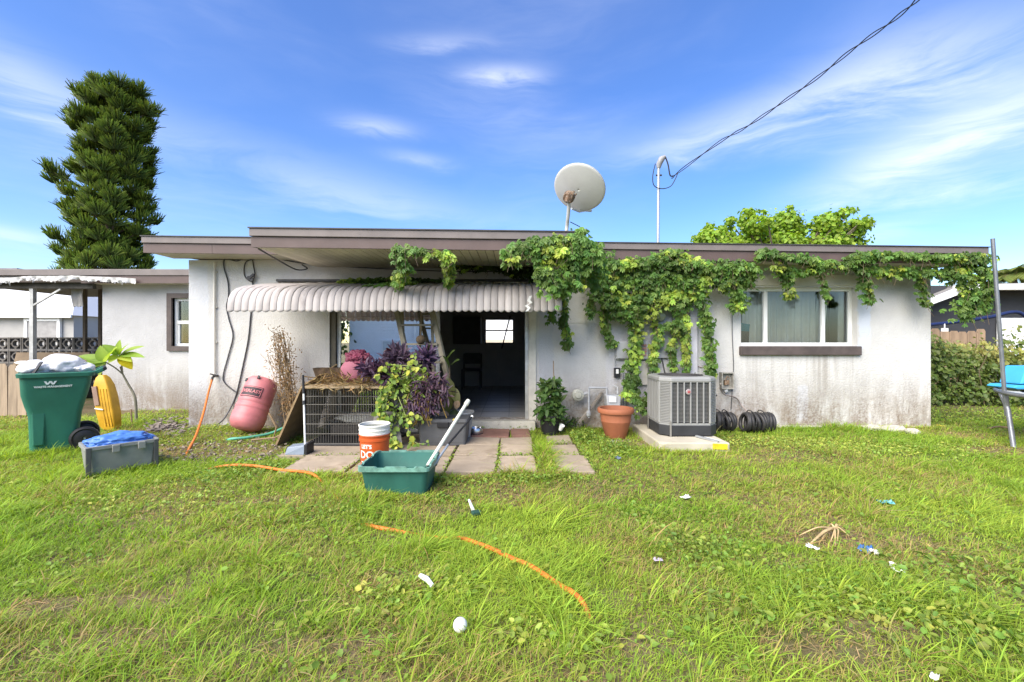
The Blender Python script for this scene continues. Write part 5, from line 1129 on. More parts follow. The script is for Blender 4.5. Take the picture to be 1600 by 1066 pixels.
o = MB().tube(smooth_path([G(1548, 672)+Vector((0,0,.03)), G(1562, 671)+Vector((0,0,.04)), G(1578, 672)+Vector((0,0,.03))], 5), .014, 6).build('stick', M_twig, None, origin=G(1560, 672)); tag(o, 'grey stick lying in the grass beside the trampoline leg', 'stick')

# ------------------------------------------------------------------ orange garden hose
M_hose = mat('orange hose rubber', (.62, .165, .025), .5, .15, 5, dirt=.66, dcol=(.35, .12, .04))
hp = [P(331, 594, 6.62), P(326, 612, 6.5), P(318, 645, 6.2)]
def gp(x, y, z=.03): v = G(x, y); v.z = z + float(gz(v.x, v.y)); return v
hp += [gp(306, 690, .09), gp(292, 706, .005), gp(285, 722, -.05), gp(300, 736, -.05), gp(330, 731, .02), gp(365, 730, .05), gp(400, 733, .055), gp(440, 739, .06), gp(488, 746, .05), gp(512, 758, -.04), gp(526, 776, -.005), gp(545, 800, -.06), gp(583, 824, .018), gp(618, 830, .008), gp(660, 835, -.012), gp(700, 842, .004), gp(720, 848, .028), gp(745, 858, .036), gp(770, 870, .034), gp(800, 885, .028), gp(830, 900, .036), gp(875, 930, .034), gp(895, 944, .042), gp(912, 958, .038), gp(930, 975, -.03), gp(945, 990, -.05)]
o = MB().tube(smooth_path(hp, 10), .014, 12).build('garden_hose', M_hose, None, smooth=60, origin=hp[0]); tag(o, 'long orange garden hose snaking from wall tap across lawn', 'hose')

# ------------------------------------------------------------------ litter on the lawn
q = gp(719, 995, .045); o = MB().lathe([(.031*math.sin(a)+1e-5, -.031*math.cos(a)) for a in np.linspace(0, math.pi, 16)], 24, q).build('ball', mat('white foam ball', (.74, .73, .69), .7, .05, 9, bmp=.3, bsc=90), None, smooth=60, origin=q); tag(o, 'round white ball resting in the foreground grass', 'ball')
def rolled(px0, py0, px1, py1, r_, m, label, name, cat_, z=.05):
    o_ = MB().tube([gp(px0, py0, z), gp((px0+px1)/2, (py0+py1)/2, z+.008), gp(px1, py1, z-.008)], [r_, r_*1.15, r_*.9], 8).build(name, m, None, smooth=50, origin=gp(px0, py0, z)); return tag(o_, label, cat_)
rolled(657, 915, 676, 928, .013, M_white, 'rolled white paper scrap lying in the grass above the ball', 'paper_scrap', 'litter', .05)
rz_ = root('hand_tool', 'small tool with white handle and dark green head in grass', 'tool', gp(738, 800, .03))
MB().tube([gp(733, 790, .06), gp(739, 803, .05)], [.009, .014], 8).build('handle', M_white, rz_, smooth=50); MB().obox(gp(744, 806, .04), (.07, .05, .03), Euler((0, 0, .4)).to_matrix()).build('head', mat('dark green plastic', (.02, .06, .045), .5), rz_, bevel=.008)
def scrap(px, py, size, m, label, k):
    q = gp(px, py, .04); size *= .85; rs = random.Random(k); g = []
    for i in range(7):
        row = []
        for j in range(7):
            u, v_ = (i/6-.5)*2, (j/6-.5)*2; nz_ = mnoise.fractal(Vector((u*1.7+k*3.1, v_*1.7, k)), 1.0, 2.0, 3); ed = 1 + .18*mnoise.noise(Vector((u*3, v_*3, k+9)))
            row.append(q + Vector((u*size*ed + nz_*.2*size, v_*size*.6*ed, abs(nz_)*size*.75 - .012)))
        g.append(row)
    o_ = MB().sheet(g).build('litter_scrap', m, None, smooth=25, solid=.0015, origin=q); o_.rotation_euler = (0, 0, k*.7); return tag(o_, label, 'litter', 'scraps of litter on the lawn')
M_blue = mat('blue wrapper', (.05, .16, .42), .4, .3, 20)
scrap(1352, 866, .06, M_blue, 'blue wrapper on the grass right of the dry root', 1); scrap(1367, 871, .04, M_white, 'white scrap touching the blue wrapper', 2); scrap(1270, 863, .04, M_white, 'pale scrap left below the dry root', 3)
scrap(1384, 788, .06, mat('teal wrapper', (.12, .38, .42), .4), 'teal wrapper in the grass right of the lawn centre', 4); scrap(1071, 778, .05, M_white, 'white scrap with rust mark in front of the condenser', 5); scrap(1402, 897, .06, M_white, 'white scrap on bare soil right of the blue wrapper', 6)
scrap(966, 721, .05, mat('slate scrap', (.12, .16, .25), .5), 'blue grey scrap at the weeds right of the patio', 7); scrap(960, 695, .09, M_white, 'white crumbs of plaster in front of the terracotta pot', 8); scrap(1028, 884, .03, mat('lilac scrap', (.4, .34, .42), .5), 'tiny lilac scrap in the grass right of the hose', 9); scrap(1460, 1062, .025, M_white, 'tiny white scrap at the bottom edge of the lawn', 10)
scrap(1470, 668, .06, mat('yellow scrap', (.5, .4, .05), .6), 'yellow scrap on bare soil beyond the house corner', 11)
rt = root('dry_root', 'uprooted dry straw coloured root lying on the lawn', 'root', gp(1303, 838, .03)); M_root = mat('dry root', (.46, .34, .17), .9, .25, 16)
c_ = gp(1304, 835, .045)
for k, (px, py) in enumerate(((1256, 861), (1236, 842), (1332, 841), (1296, 856), (1310, 852), (1290, 826), (1306, 822), (1280, 848), (1325, 828), (1306, 862))):
    e = gp(int(1304+(px-1304)*.8), int(838+(py-838)*.8), .02); mid = (c_+e)/2 + Vector((random.uniform(-.02, .02), 0, .03)); MB().tube(smooth_path([c_, mid, e], 5), [.012*(1-.05*i) if k == 0 else .007*(1-.06*i) for i in range(11)], 6).build('rootlet', M_root, rt, smooth=60)
# bark and shingle debris by the left corner
M_chip = mat('grey bark chip', (.24, .20, .17), .9, .35, 6, rnd=.3)
mb = MB()
for k in range(170):
    px, py = random.gauss(262, 20), random.gauss(668, 7)
    if not (225 < px < 300 and 655 < py < 686): continue
    q = G(px, py); s_ = random.uniform(.03, .09); mb.obox((q.x, q.y, random.uniform(.01, .05)), (s_, s_*random.uniform(.3, .8), .012), Euler((random.uniform(-.4, .4), random.uniform(-.4, .4), random.uniform(0, 3.1))).to_matrix())
o = mb.build('bark_debris', M_chip, None, origin=(-4.9, 6.6, 0)); tag(o, 'heap of grey bark chips and plaster by the left house corner', 'debris', kind='stuff')
mb = MB()
for k in range(420):
    px, py = random.uniform(250, 470), random.uniform(672, 722)
    q = G(px, py); s_ = random.uniform(.008, .035); mb.obox((q.x, q.y, .006+s_*.2), (s_, s_*random.uniform(.5, 1), s_*.5), Euler((random.uniform(-.5, .5), random.uniform(-.5, .5), random.uniform(0, 3.1))).to_matrix())
for k in range(160):
    q = G(random.uniform(930, 1030), random.uniform(684, 715)); s_ = random.uniform(.006, .022); mb.obox((q.x, q.y, .004+s_*.2), (s_, s_*random.uniform(.5, 1), s_*.5), Euler((random.uniform(-.5, .5), random.uniform(-.5, .5), random.uniform(0, 3.1))).to_matrix())
o = mb.build('pebbles', mat('pale pebbles', (.24, .20, .15), .9, .4, 9), None, origin=(0, 5.9, 0)); tag(o, 'scattered pebbles and plaster crumbs on bare soil by the wall', 'pebbles', kind='stuff')
# ------------------------------------------------------------------ vegetation
M_leaf = leaf_mat('vine leaf', .35, .45, .4); M_tree = leaf_mat('tree leaf', .4, .5); M_pine = leaf_mat('pine needle', .15, .6, .25); M_grass = leaf_mat('grass blade', .4, .5, .3, .55); M_weed = leaf_mat('weed leaf', .38, .5, .35); M_pur = leaf_mat('purple leaf', .2, .45, .4); M_dry = leaf_mat('dry leaf', .25, .8, .1)
M_stem = mat('woody vine stem', (.13, .095, .06), .9, .3, 12); M_trunk = mat('grey brown bark', (.16, .125, .095), .95, .3, 6, bmp=.7, bsc=14, bdist=.03)
def U(a, b_, n): return RNG.uniform(a, b_, n)
def jit_cols(base, n, hv=.12, vv=.25):
    base = np.array(base); c = np.repeat(base[None], n, 0) if base.ndim == 1 else base
    c = c * (1 + U(-vv, vv, n))[:, None]; c[:, 0] *= 1 + U(-hv, hv*1.6, n); return np.clip(c, 0.002, 1)
def rand_dirs(n): return nrm(RNG.normal(size=(n, 3)))

# Norfolk pine -------------------------------------------------------------
pc = Vector((PX(166, 25), 25, 0)); pine = root('norfolk_pine', 'tall dark green Norfolk pine rising behind the carport', 'tree', pc)
ztop = PZ(150, 25)
def axis_at(z): return np.array([pc.x + (z/ztop)**1.5*.55, 25.0, z])
MB().tube([axis_at(z) for z in np.linspace(0, ztop-.6, 14)], [.34*(1-.8*k/13) for k in range(14)], 10).build('trunk', M_trunk, pine, smooth=60)
V, Q, Cc, nb_ = [], [], [], 0; bt = MB()
def strip(A, B, S, w0, w1, ca, cb):
    global nb_
    n = len(A); V.append(np.stack([A - S*w0, A + S*w0, B + S*w1, B - S*w1], 1).reshape(-1, 3)); idx = (np.arange(n)*4)[:, None] + nb_
    Q.append(idx + np.array([[0, 1, 2, 3]])); Cc.append(np.stack([ca, ca, cb, cb], 1).reshape(-1, 3)); nb_ += 4*n
rr = random.Random(5); UP = np.array([[0, 0, 1.]])
def ropes(A, D, ln, curl):
    n = len(A); M1 = A + D*(ln*.55)[:, None] + UP*(ln*curl*.25)[:, None]; B = A + D*ln[:, None] + UP*(ln*curl)[:, None]
    c0_ = jit_cols((.056, .088, .020), n, .12, .35); c1_ = np.clip(c0_*np.array([[1.5, 1.5, 1.2]]), 0, 1); c2_ = np.clip(c0_*np.array([[3.6, 3.3, 1.9]]), 0, 1)  # rope bases darkened in colour for inner occlusion, tips yellow green
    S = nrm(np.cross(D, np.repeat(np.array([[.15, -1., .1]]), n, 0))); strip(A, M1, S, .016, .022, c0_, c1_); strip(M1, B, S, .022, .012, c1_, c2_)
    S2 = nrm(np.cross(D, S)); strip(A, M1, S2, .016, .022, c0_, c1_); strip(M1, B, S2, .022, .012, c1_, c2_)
z = .8
while z < ztop + .2:
    fz = z/ztop; nbr = 10; ph = rr.uniform(0, 6.28)
    for k in range(nbr):
        a = ph + 2*math.pi*k/nbr + rr.uniform(-.25, .25); hd = np.array([math.cos(a), math.sin(a), 0]); tg = np.array([-math.sin(a), math.cos(a), 0]); o0 = axis_at(min(z, ztop-.3) + rr.uniform(-.3, .3))
        L = (1.62 - .35*max(0, fz-.45))*rr.uniform(.76, 1.12)*(1 + .10*math.sin(z*1.9+a)); L *= 1 if fz < .95 else .75
        side_ = abs(math.cos(a)); L *= 1 + .36*side_*rr.random() + (.35*(rr.random() < .25) if math.cos(a) < -.5 else 0)
        rise = .45 if side_ > .6 else .30
        pts = [o0 + hd*L*t + np.array([0, 0, L*rise*t*(.4+.6*t)]) for t in np.linspace(0, 1, 5)]
        bt.tube(pts, [.05*(1-.16*i) for i in range(5)], 4, caps=False)
        # dome shaped fan of upturned ropes at the branch end
        n = 84; tip = pts[-1]; phi = U(-1.2, 1.2, n); out = U(-.1, .55, n)
        D = nrm(np.sin(phi)[:, None]*tg[None] + np.cos(phi)[:, None]*np.array([[0, 0, 1.]])*.95 + hd[None]*out[:, None])
        A = np.array(tip)[None] - hd[None]*U(0, .45, n)[:, None] - UP*.25 + tg[None]*(np.sin(phi)*.18)[:, None]; ropes(A, D, U(.68, .86, n)*(1-.3*np.abs(np.sin(phi))), .05)
        # feathery ropes along the branch
        n = 40; t = U(.2, 1.0, n); base = np.stack([np.interp(t, np.linspace(0, 1, 5), [p[i] for p in pts]) for i in range(3)], 1); sg = np.where(RNG.random(n) < .5, -1, 1)
        D = nrm(hd[None]*U(.5, 1.1, n)[:, None] + tg[None]*(sg*U(.2, .9, n))[:, None] + UP*U(.05, .6, n)[:, None]); ropes(base, D, U(.35, .7, n), .15)
    z += .62
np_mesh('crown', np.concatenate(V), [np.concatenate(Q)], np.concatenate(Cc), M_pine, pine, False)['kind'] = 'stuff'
bt.build('branches', M_trunk, pine)

def leaf_cloud(centers, rads, n, size, col, aspect=.45, up=.6, shell=.55):
    """leaves spread through lobes; facing mostly outward and up"""
    k = RNG.choice(len(centers), n, p=np.array(rads).prod(1)**.75/np.sum(np.array(rads).prod(1)**.75)); d = rand_dirs(n); r_ = shell + (1-shell)*RNG.random(n)**.6
    c_ = np.array(centers)[k]; rd = np.array(rads)[k]; O = c_ + d*rd*r_[:, None]*(1 + .35*np.abs(RNG.normal(size=n))*(RNG.random(n) < .25))[:, None]
    nn = nrm(d + np.array([[0, 0, up]]) + RNG.normal(size=(n, 3))*.45); D = nrm(np.cross(nn, rand_dirs(n)) + np.array([[0, 0, -.35]])); L = size*U(.65, 1.3, n)
    return leaves(O, D, nn, L, L*aspect*2, jit_cols(col, n), .15, .15)
def tree(name, label, base, trunk_h, centers, rads, n, size, col, cat_='tree', m=M_tree):
    t_ = root(name, label, cat_, base); b0 = Vector(base)
    mb = MB(); top = Vector((b0.x, b0.y, trunk_h)); mb.tube([b0, (b0+top)/2 + Vector((.1, 0, 0)), top], [.22, .17, .13], 8)
    for c_ in centers: mb.tube([top, (top + Vector(c_))/2 + Vector((0, 0, -.1)), Vector(c_)], [.09, .05, .02], 5)
    mb.build('trunk', M_trunk, t_, smooth=60); v, q_, c2 = leaf_cloud(centers, rads, n, size, col)
    cr = np_mesh('crown', v, [q_], c2, m, t_); cr['kind'] = 'stuff'; return t_
ctr = [(PX(px, 20), 20 + dy, PZ(py, 20)) for px, py, dy in ((1105, 372, 0), (1140, 366, 1), (1170, 356, -.5), (1200, 362, .8), (1225, 348, 0), (1252, 356, .6), (1280, 352, -.4), (1308, 360, .5), (1335, 358, 0), (1160, 385, .5), (1220, 384, 0), (1290, 384, 0), (1345, 380, .6), (1118, 390, -.3))]
rds = [(.72, .9, .42), (.8, .9, .5), (.7, .8, .5), (.75, .9, .5), (.72, .8, .62), (.7, .8, .5), (.6, .8, .5), (.6, .8, .45), (.52, .7, .42), (1.2, 1.2, .7), (1.3, 1.2, .7), (1.2, 1.2, .7), (.6, .9, .5), (.7, .9, .5)]
for _ in range(46):
    k = RNG.integers(0, 9); c_ = ctr[k]; ctr.append((c_[0]+RNG.normal()*.5, c_[1]+RNG.normal()*.5, c_[2]+abs(RNG.normal())*.38-.08)); q = RNG.uniform(.14, .30); rds.append((q*1.2, q*1.2, q*.8))
tree('leafy_tree', 'bright lime green tree showing above the roof at right', (PX(1225, 20), 20.3, 0), 3.6, ctr, [(a*.85, b_*.85, c_*.85) for a, b_, c_ in rds], 15000, .15, (.24, .38, .04))
# palms
def palm(name, label, base, h_, nf, L, col, fan=False):
    t_ = root(name, label, 'palm', base); b0 = Vector(base); top = b0 + Vector((0, 0, h_)); MB().tube([b0, b0+Vector((.1, 0, h_*.5)), top], [.16, .13, .12], 8).build('trunk', M_trunk, t_, smooth=60)
    P_, D_, N_, L_, C_ = [], [], [], [], []; rk = MB()
    for k in range(nf):
        a = 2*math.pi*k/nf + random.uniform(-.2, .2); el_ = random.uniform(-.1, 1.0); hd = Vector((math.cos(a), math.sin(a), 0)); pts = []
        for t in np.linspace(0, 1, 9): pts.append(top + hd*(L*t*math.cos(el_)) + Vector((0, 0, L*(t*math.sin(el_) - .45*t*t))))
        rk.tube(pts, [.02*(1-.1*i) for i in range(9)], 4, caps=False)
        for i in range(34):
            t = .12 + .88*i/34; p_ = pts[0].lerp(pts[-1], 0); f = t*8; i0 = min(int(f), 7); p_ = pts[i0].lerp(pts[i0+1], f-i0); tn = (pts[i0+1]-pts[i0]).normalized(); sd = tn.cross(Vector((0, 0, 1))).normalized()
            for s_ in (-1, 1): P_.append(p_); D_.append(sd*s_*.9 + tn*.6 + Vector((0, 0, -.15))); N_.append(Vector((0, 0, 1))); L_.append(L*.36*(1-.5*abs(t-.5))); C_.append(col)
    n = len(P_); v, q_, c_ = leaves(np.array(P_), np.array([tuple(d) for d in D_]), np.array([tuple(d) for d in N_]), np.array(L_), np.array(L_)*.06, jit_cols(np.array(C_), n), .1, .3)
    rk.build('frond_rib', M_stem, t_); f_ = np_mesh('fronds', v, [q_], c_, M_tree, t_); f_['kind'] = 'stuff'
palm('palm_tree', 'palm tree with feathery crown behind the charcoal house', (PX(1585, 27), 27, 0), PZ(432, 27), 24, 1.9, (.22, .27, .07))
palm('palm_tree', 'small palm whose frond tips show above the roof edge', (PX(1382, 17), 17, 0), PZ(402, 17), 18, .8, (.13, .19, .06))

# hedge -------------------------------------------------------------------
hg = root('hedge', 'tangled green and yellow hedge at the right beyond the corner', 'hedge', (10, 9.4, 0))
n = 26000; hx, hy, hz_ = U(6.2, 16, n), U(8.75, 10.3, n), RNG.random(n)
topz = 1.22 + .55*(fbm(hx, hy*0, 1.3, 5) - .5)*2 + .18*RNG.random(n)**3 + .12*(vnoise(hx, hy, 3, 9)-.5); bulge = 8.72 + .8*(fbm(hx, hz_*2, 1.5, 31) - .4) + .25*hz_; hy = bulge + (RNG.random(n)**2.2)*1.4
O = np.stack([hx, hy, .03 + hz_**.85*topz], 1); yel = np.clip((hz_-.62)*2.2 + (fbm(hx, hy*0, 1.6, 77)-.5)*2.4, 0, 1)[:, None]
col = np.array([[.11, .165, .028]])*(1-yel) + np.array([[.42, .39, .11]])*yel; col *= (.7 + .6*fbm(hx, hz_*2.5, 2.5, 3))[:, None]
nn = nrm(np.stack([U(-.5, .5, n), -U(.2, 1, n), U(.1, 1, n)], 1)); D = nrm(np.cross(nn, rand_dirs(n)) + np.array([[0, -.2, -.4]])); L = .03 + .085*RNG.random(n)**1.5
v, q_, c_ = leaves(O, D, nn, L, L*.9, jit_cols(col, n), .2, .2); np_mesh('foliage', v, [q_], c_, M_leaf, hg)['kind'] = 'stuff'
mb = MB()
for k in range(70):
    x, y = random.uniform(6.4, 15.5), random.uniform(8.95, 9.8); mb.tube([(x, y, 0), (x+random.uniform(-.15, .15), y-random.uniform(0, .15), .7), (x+random.uniform(-.3, .3), y-random.uniform(-.1, .25), 1.25)], [.014, .01, .005], 4)
mb.build('stems', M_stem, hg)

# plumeria ------------------------------------------------------------------
pl = root('plumeria', 'young plumeria sapling with big light green leaves beside wing', 'tree', (PX(213, 7.3), 7.3, 0))
TR = [P(213, 652, 7.3), P(211, 622, 7.3), P(200, 600, 7.3), P(192, 585, 7.28), P(188, 573, 7.25)]; TR[0].z = 0
M_pls = mat('grey green sapling bark', (.17, .16, .12), .85, .2)
mb = MB(); mb.tube(smooth_path(TR, 5), [.022-.0006*i for i in range(21)], 8); mb.tube(smooth_path([TR[3], P(180, 575, 7.2), P(165, 566, 7.15)], 5), .011, 6); mb.tube(smooth_path([TR[3], P(190, 570, 7.25), P(187, 555, 7.2)], 5), .010, 6); mb.build('trunk', M_pls, pl, smooth=60)
BIG = np.array([[0, .02], [.25, .16], [.6, .30], [.85, .2], [1, 0], [.85, -.2], [.6, -.30], [.25, -.16]])
def big_leaf(parent, b0, tip, wid, col, m=M_weed, name='leaf', nrmv=(0, -.6, .8), droop=.12):
    b0, tip = Vector(b0), Vector(tip); d = tip-b0; L = d.length; d.normalize(); s_ = d.cross(Vector(nrmv)).normalized(); u = s_.cross(d); mbv, fs = [], []
    T = np.linspace(0, 1, 8); prof = [math.sin(math.pi*min(1, t**.75))**.8*.5 if 0 < t < 1 else .0 for t in T]
    for i, t in enumerate(T):
        c0_ = b0 + d*(L*t) - u*(L*droop*t*t); w_ = wid*prof[i]; mbv += [c0_ - s_*w_ + u*(w_*.3), c0_, c0_ + s_*w_ + u*(w_*.3)]
    for i in range(7):
        fs += [(3*i, 3*i+1, 3*i+4, 3*i+3), (3*i+1, 3*i+2, 3*i+5, 3*i+4)]
    V_ = np.array([tuple(v) for v in mbv]); cc = np.repeat(np.array([col]), len(V_), 0); cc[1::3] *= 1.25; np_mesh(name, V_, [np.array(fs)], cc, m, parent)
LG, LY = (.25, .36, .05), (.50, .42, .02)
for b0, tp_, w_, col in (((165, 566), (122, 553), .13, (.21, .32, .05)), ((165, 566), (142, 574), .12, (.24, .35, .05)), ((165, 566), (155, 540), .14, LG), ((166, 565), (178, 540), .15, (.33, .43, .07)), ((166, 565), (128, 566), .12, (.2, .3, .05)), ((167, 566), (150, 592), .11, (.28, .38, .06)),
                        ((187, 555), (160, 537), .11, (.22, .33, .05)), ((187, 555), (185, 531), .10, LG), ((187, 555), (221, 537), .10, (.27, .37, .06)), ((187, 555), (222, 553), .10, (.22, .33, .05)), ((188, 556), (206, 576), .13, LY), ((188, 556), (203, 562), .11, (.36, .42, .06)), ((187, 556), (168, 566), .14, (.38, .46, .09)), ((187, 555), (197, 533), .07, (.3, .4, .06))):
    big_leaf(pl, P(*b0, 7.18), P(*tp_, 7.05 + random.uniform(-.12, .15)), w_*1.35, col)
o = MB().tube([(PX(206, 7.1), 7.1, 0), (PX(205, 7.1), 7.1, .22)], .012, 6).build('stump_stake', M_twig, None, origin=(PX(206, 7.1), 7.1, 0)); tag(o, 'short dry stake beside the plumeria sapling', 'stick')

# ------------------------------------------------------------------ creeper
def palmate(O, nn, D, size, col):
    """five drooping leaflets per leaf"""
    n = len(O); D = nrm(D); S = nrm(np.cross(D, nn)); parts = []
    for a, ls in ((-1.15, .7), (-.58, .9), (0, 1.0), (.58, .9), (1.15, .7)):
        d = D*math.cos(a) + S*math.sin(a); d = nrm(d + RNG.normal(size=(n, 3))*.1); parts.append(leaves(O, d, nn, size*ls, size*ls*.50, col, .25, .28))
    return cat(parts)
def vine(name, label, strands, col=(.105, .20, .034), size=.060):
    vn = root(name, label, 'vine', P(*strands[0][0][0])); Os, Ns, Ds, Ls, Cs = [], [], [], [], []; st = MB()
    for pts, spread, dens_, hang in strands:
        path = smooth_path([P(*p_) for p_ in pts], 6); seg = np.array([tuple(p_) for p_ in path]); ln = np.linalg.norm(np.diff(seg, axis=0), axis=1).sum(); n = int(dens_*ln*1.45)
        t = U(0, len(seg)-1, n); i0 = np.minimum(t.astype(int), len(seg)-2); base = seg[i0] + (seg[i0+1]-seg[i0])*(t-i0)[:, None]
        rx, rzv = spread if hasattr(spread, '__len__') else (spread, spread)
        g = RNG.normal(size=(n, 3))*np.array([[rx, min(rx, .08)*.6, rzv*.9]])*.62; depth = np.abs(RNG.normal(size=n))
        O = base + g; O[:, 1] -= np.abs(g[:, 1])*.7
        # leaves on the outside of the mass face out, the inner ones are darker shade leaves
        nn = nrm(np.stack([U(-.55, .55, n) + g[:, 0]/max(rx, .05)*.35, -U(.35, 1., n), U(.1, .95, n)], 1)); D = nrm(np.stack([U(-.8, .8, n), -U(.1, .6, n), -U(.25, 1., n)*hang], 1))
        young = (vnoise(O[:, 0], O[:, 2], 5.5, 8) + .35*(RNG.random(n)-.5) + np.where(O[:, 1] < base[:, 1], .06, -.2) > .76)[:, None]; c_ = np.where(young, np.array([[.31, .43, .065]]), np.array([col])); blotch = .62 + .85*vnoise(O[:, 0]*1.0, O[:, 2], 7, 4); c_ = jit_cols(c_*blotch[:, None], n, .15, .22)
        Os.append(O); Ns.append(nn); Ds.append(D); Ls.append(size*(.45 + 1.05*RNG.random(n)**1.3)); Cs.append(c_)
        st.tube([p_ + Vector((.012*math.sin(i*.9), .01, .01*math.cos(i*1.3))) for i, p_ in enumerate(path)], .007, 5)
        for q in range(2): st.tube([p_ + Vector((.05*rx/.1*math.sin(i*.5+q*2+n), -.01 + .02*math.cos(i*.8+q), .05*rzv/.1*math.cos(i*.43+q*3))) for i, p_ in enumerate(path)], .004, 4)
        for q in range(int(ln*7)):      # loose tendrils hanging out of the mass
            i = random.randrange(len(path)); p_ = path[i] + Vector((random.uniform(-rx, rx)*.8, -.05, -rzv*.4)); l_ = random.uniform(.06, .22); st.tube([p_, p_ + Vector((random.uniform(-.03, .03), -.03, -l_*.5)), p_ + Vector((random.uniform(-.06, .06), -.04, -l_))], .0028, 3, caps=False)
    v, q_, c_ = palmate(np.concatenate(Os), np.concatenate(Ns), np.concatenate(Ds), np.concatenate(Ls), np.concatenate(Cs))
    np_mesh('foliage', v, [q_], c_, M_leaf, vn)['kind'] = 'stuff'; st.build('stem', M_stem, vn, smooth=60); return vn
vine('creeper', 'leafy creeper tumbling over the eave end beside the satellite dish', [
    ([(798, 402, 5.02), (815, 388, 5.02), (850, 378, 5.05), (900, 375, 5.05), (930, 392, 5.3)], (.12, .055), 250, 1),
    ([(838, 385, 5.0), (870, 392, 5.05), (905, 392, 5.1), (930, 400, 5.4)], (.15, .10), 330, 1),
    ([(850, 400, 5.05), (858, 430, 5.05), (868, 452, 5.1)], (.12, .12), 420, 1),
    ([(885, 400, 5.1), (890, 425, 5.15), (888, 448, 5.3)], (.15, .12), 520, 1),
    ([(920, 400, 5.4), (925, 420, 5.6), (925, 440, 5.8)], (.14, .13), 420, 1),
    ([(893, 372, 5.1), (905, 366, 5.15), (915, 360, 5.2)], (.05, .06), 170, 1),
    ([(876, 450, 5.9), (882, 480, 6.4), (880, 505, 6.5), (888, 525, 6.55), (884, 542, 6.55)], (.045, .05), 150, 1),
    ([(800, 402, 5.0), (808, 412, 5.0)], (.05, .03), 120, 1),
    ([(868, 455, 5.5), (864, 480, 6.2), (862, 500, 6.5)], (.05, .05), 90, 1)])
vine('creeper', 'broad creeper curtain covering the wall around the meter panel', [
    ([(925, 410, 6.32), (980, 412, 6.32), (1040, 410, 6.32), (1100, 414, 6.32), (1165, 418, 6.33)], (.16, .07), 400, 1),
    ([(930, 432, 6.42), (990, 436, 6.4), (1050, 432, 6.4), (1110, 436, 6.42), (1165, 430, 6.42)], (.16, .13), 560, 1),
    ([(945, 462, 6.5), (990, 470, 6.45), (1035, 462, 6.45), (1085, 455, 6.5)], (.15, .14), 560, 1),
    ([(960, 485, 6.55), (985, 492, 6.5), (1010, 490, 6.5)], (.12, .10), 420, 1),
    ([(1020, 405, 6.3), (1045, 395, 6.28), (1065, 400, 6.3)], (.10, .06), 330, 1),
    ([(935, 450, 6.5), (922, 475, 6.55), (925, 490, 6.55)], (.05, .06), 180, 1),
    ([(945, 480, 6.6), (944, 505, 6.6), (950, 522, 6.6), (960, 540, 6.6)], (.055, .05), 190, 1),
    ([(992, 490, 6.55), (994, 530, 6.52), (988, 565, 6.52), (984, 600, 6.52), (986, 618, 6.5)], (.085, .07), 330, 1),
    ([(985, 608, 6.5), (998, 625, 6.4), (1004, 640, 6.35)], (.09, .07), 220, 1),
    ([(1020, 500, 6.58), (1030, 525, 6.58), (1022, 548, 6.6), (1020, 580, 6.6)], (.05, .05), 200, 1),
    ([(1035, 512, 6.55), (1055, 505, 6.55), (1068, 512, 6.55)], (.07, .05), 230, 1),
    ([(1048, 470, 6.55), (1060, 500, 6.58), (1050, 540, 6.6), (1054, 580, 6.6)], (.055, .05), 170, 1),
    ([(1072, 470, 6.55), (1072, 520, 6.6), (1070, 550, 6.6), (1073, 582, 6.6)], (.05, .05), 150, 1),
    ([(1095, 455, 6.5), (1102, 500, 6.55), (1107, 540, 6.58), (1112, 584, 6.58)], (.065, .06), 260, 1),
    ([(1140, 430, 6.4), (1150, 455, 6.45), (1155, 480, 6.5)], (.10, .08), 380, 1),
    ([(1125, 425, 6.4), (1130, 450, 6.45)], (.09, .07), 300, 1),
    ([(1170, 425, 6.4), (1172, 445, 6.45)], (.08, .06), 260, 1)])
vine('creeper', 'creeper hanging from the eave above the right window', [
    ([(1180, 405, 6.30), (1196, 392, 6.30), (1215, 398, 6.32)], (.06, .04), 170, 1),
    ([(1205, 400, 6.30), (1245, 402, 6.30), (1265, 408, 6.33), (1300, 412, 6.35), (1325, 415, 6.38)], (.11, .045), 260, 1),
    ([(1210, 420, 6.4), (1245, 425, 6.4), (1285, 420, 6.4)], (.10, .06), 190, 1),
    ([(1225, 425, 6.42), (1230, 450, 6.48), (1232, 464, 6.5)], (.07, .06), 220, 1),
    ([(1280, 425, 6.42), (1287, 450, 6.5), (1290, 462, 6.5)], (.05, .05), 130, 1)])
vine('creeper', 'thick creeper wrapping the right roof corner and hanging past it', [
    ([(1335, 408, 6.33), (1360, 398, 6.30), (1400, 400, 6.30), (1450, 402, 6.30), (1500, 402, 6.30), (1540, 405, 6.32)], (.13, .05), 340, 1),
    ([(1345, 420, 6.4), (1400, 424, 6.4), (1450, 425, 6.4), (1510, 425, 6.4)], (.12, .06), 280, 1),
    ([(1345, 420, 6.4), (1352, 445, 6.45), (1358, 470, 6.5)], (.07, .06), 230, 1),
    ([(1435, 425, 6.42), (1440, 450, 6.48), (1446, 474, 6.5)], (.06, .06), 170, 1),
    ([(1500, 410, 6.35), (1515, 440, 6.4), (1518, 470, 6.42), (1510, 492, 6.45)], (.17, .12), 470, 1),
    ([(1530, 410, 6.35), (1542, 445, 6.4), (1540, 480, 6.42)], (.08, .1), 260, 1),
    ([(1475, 430, 6.4), (1490, 440, 6.4)], (.09, .07), 240, 1)])
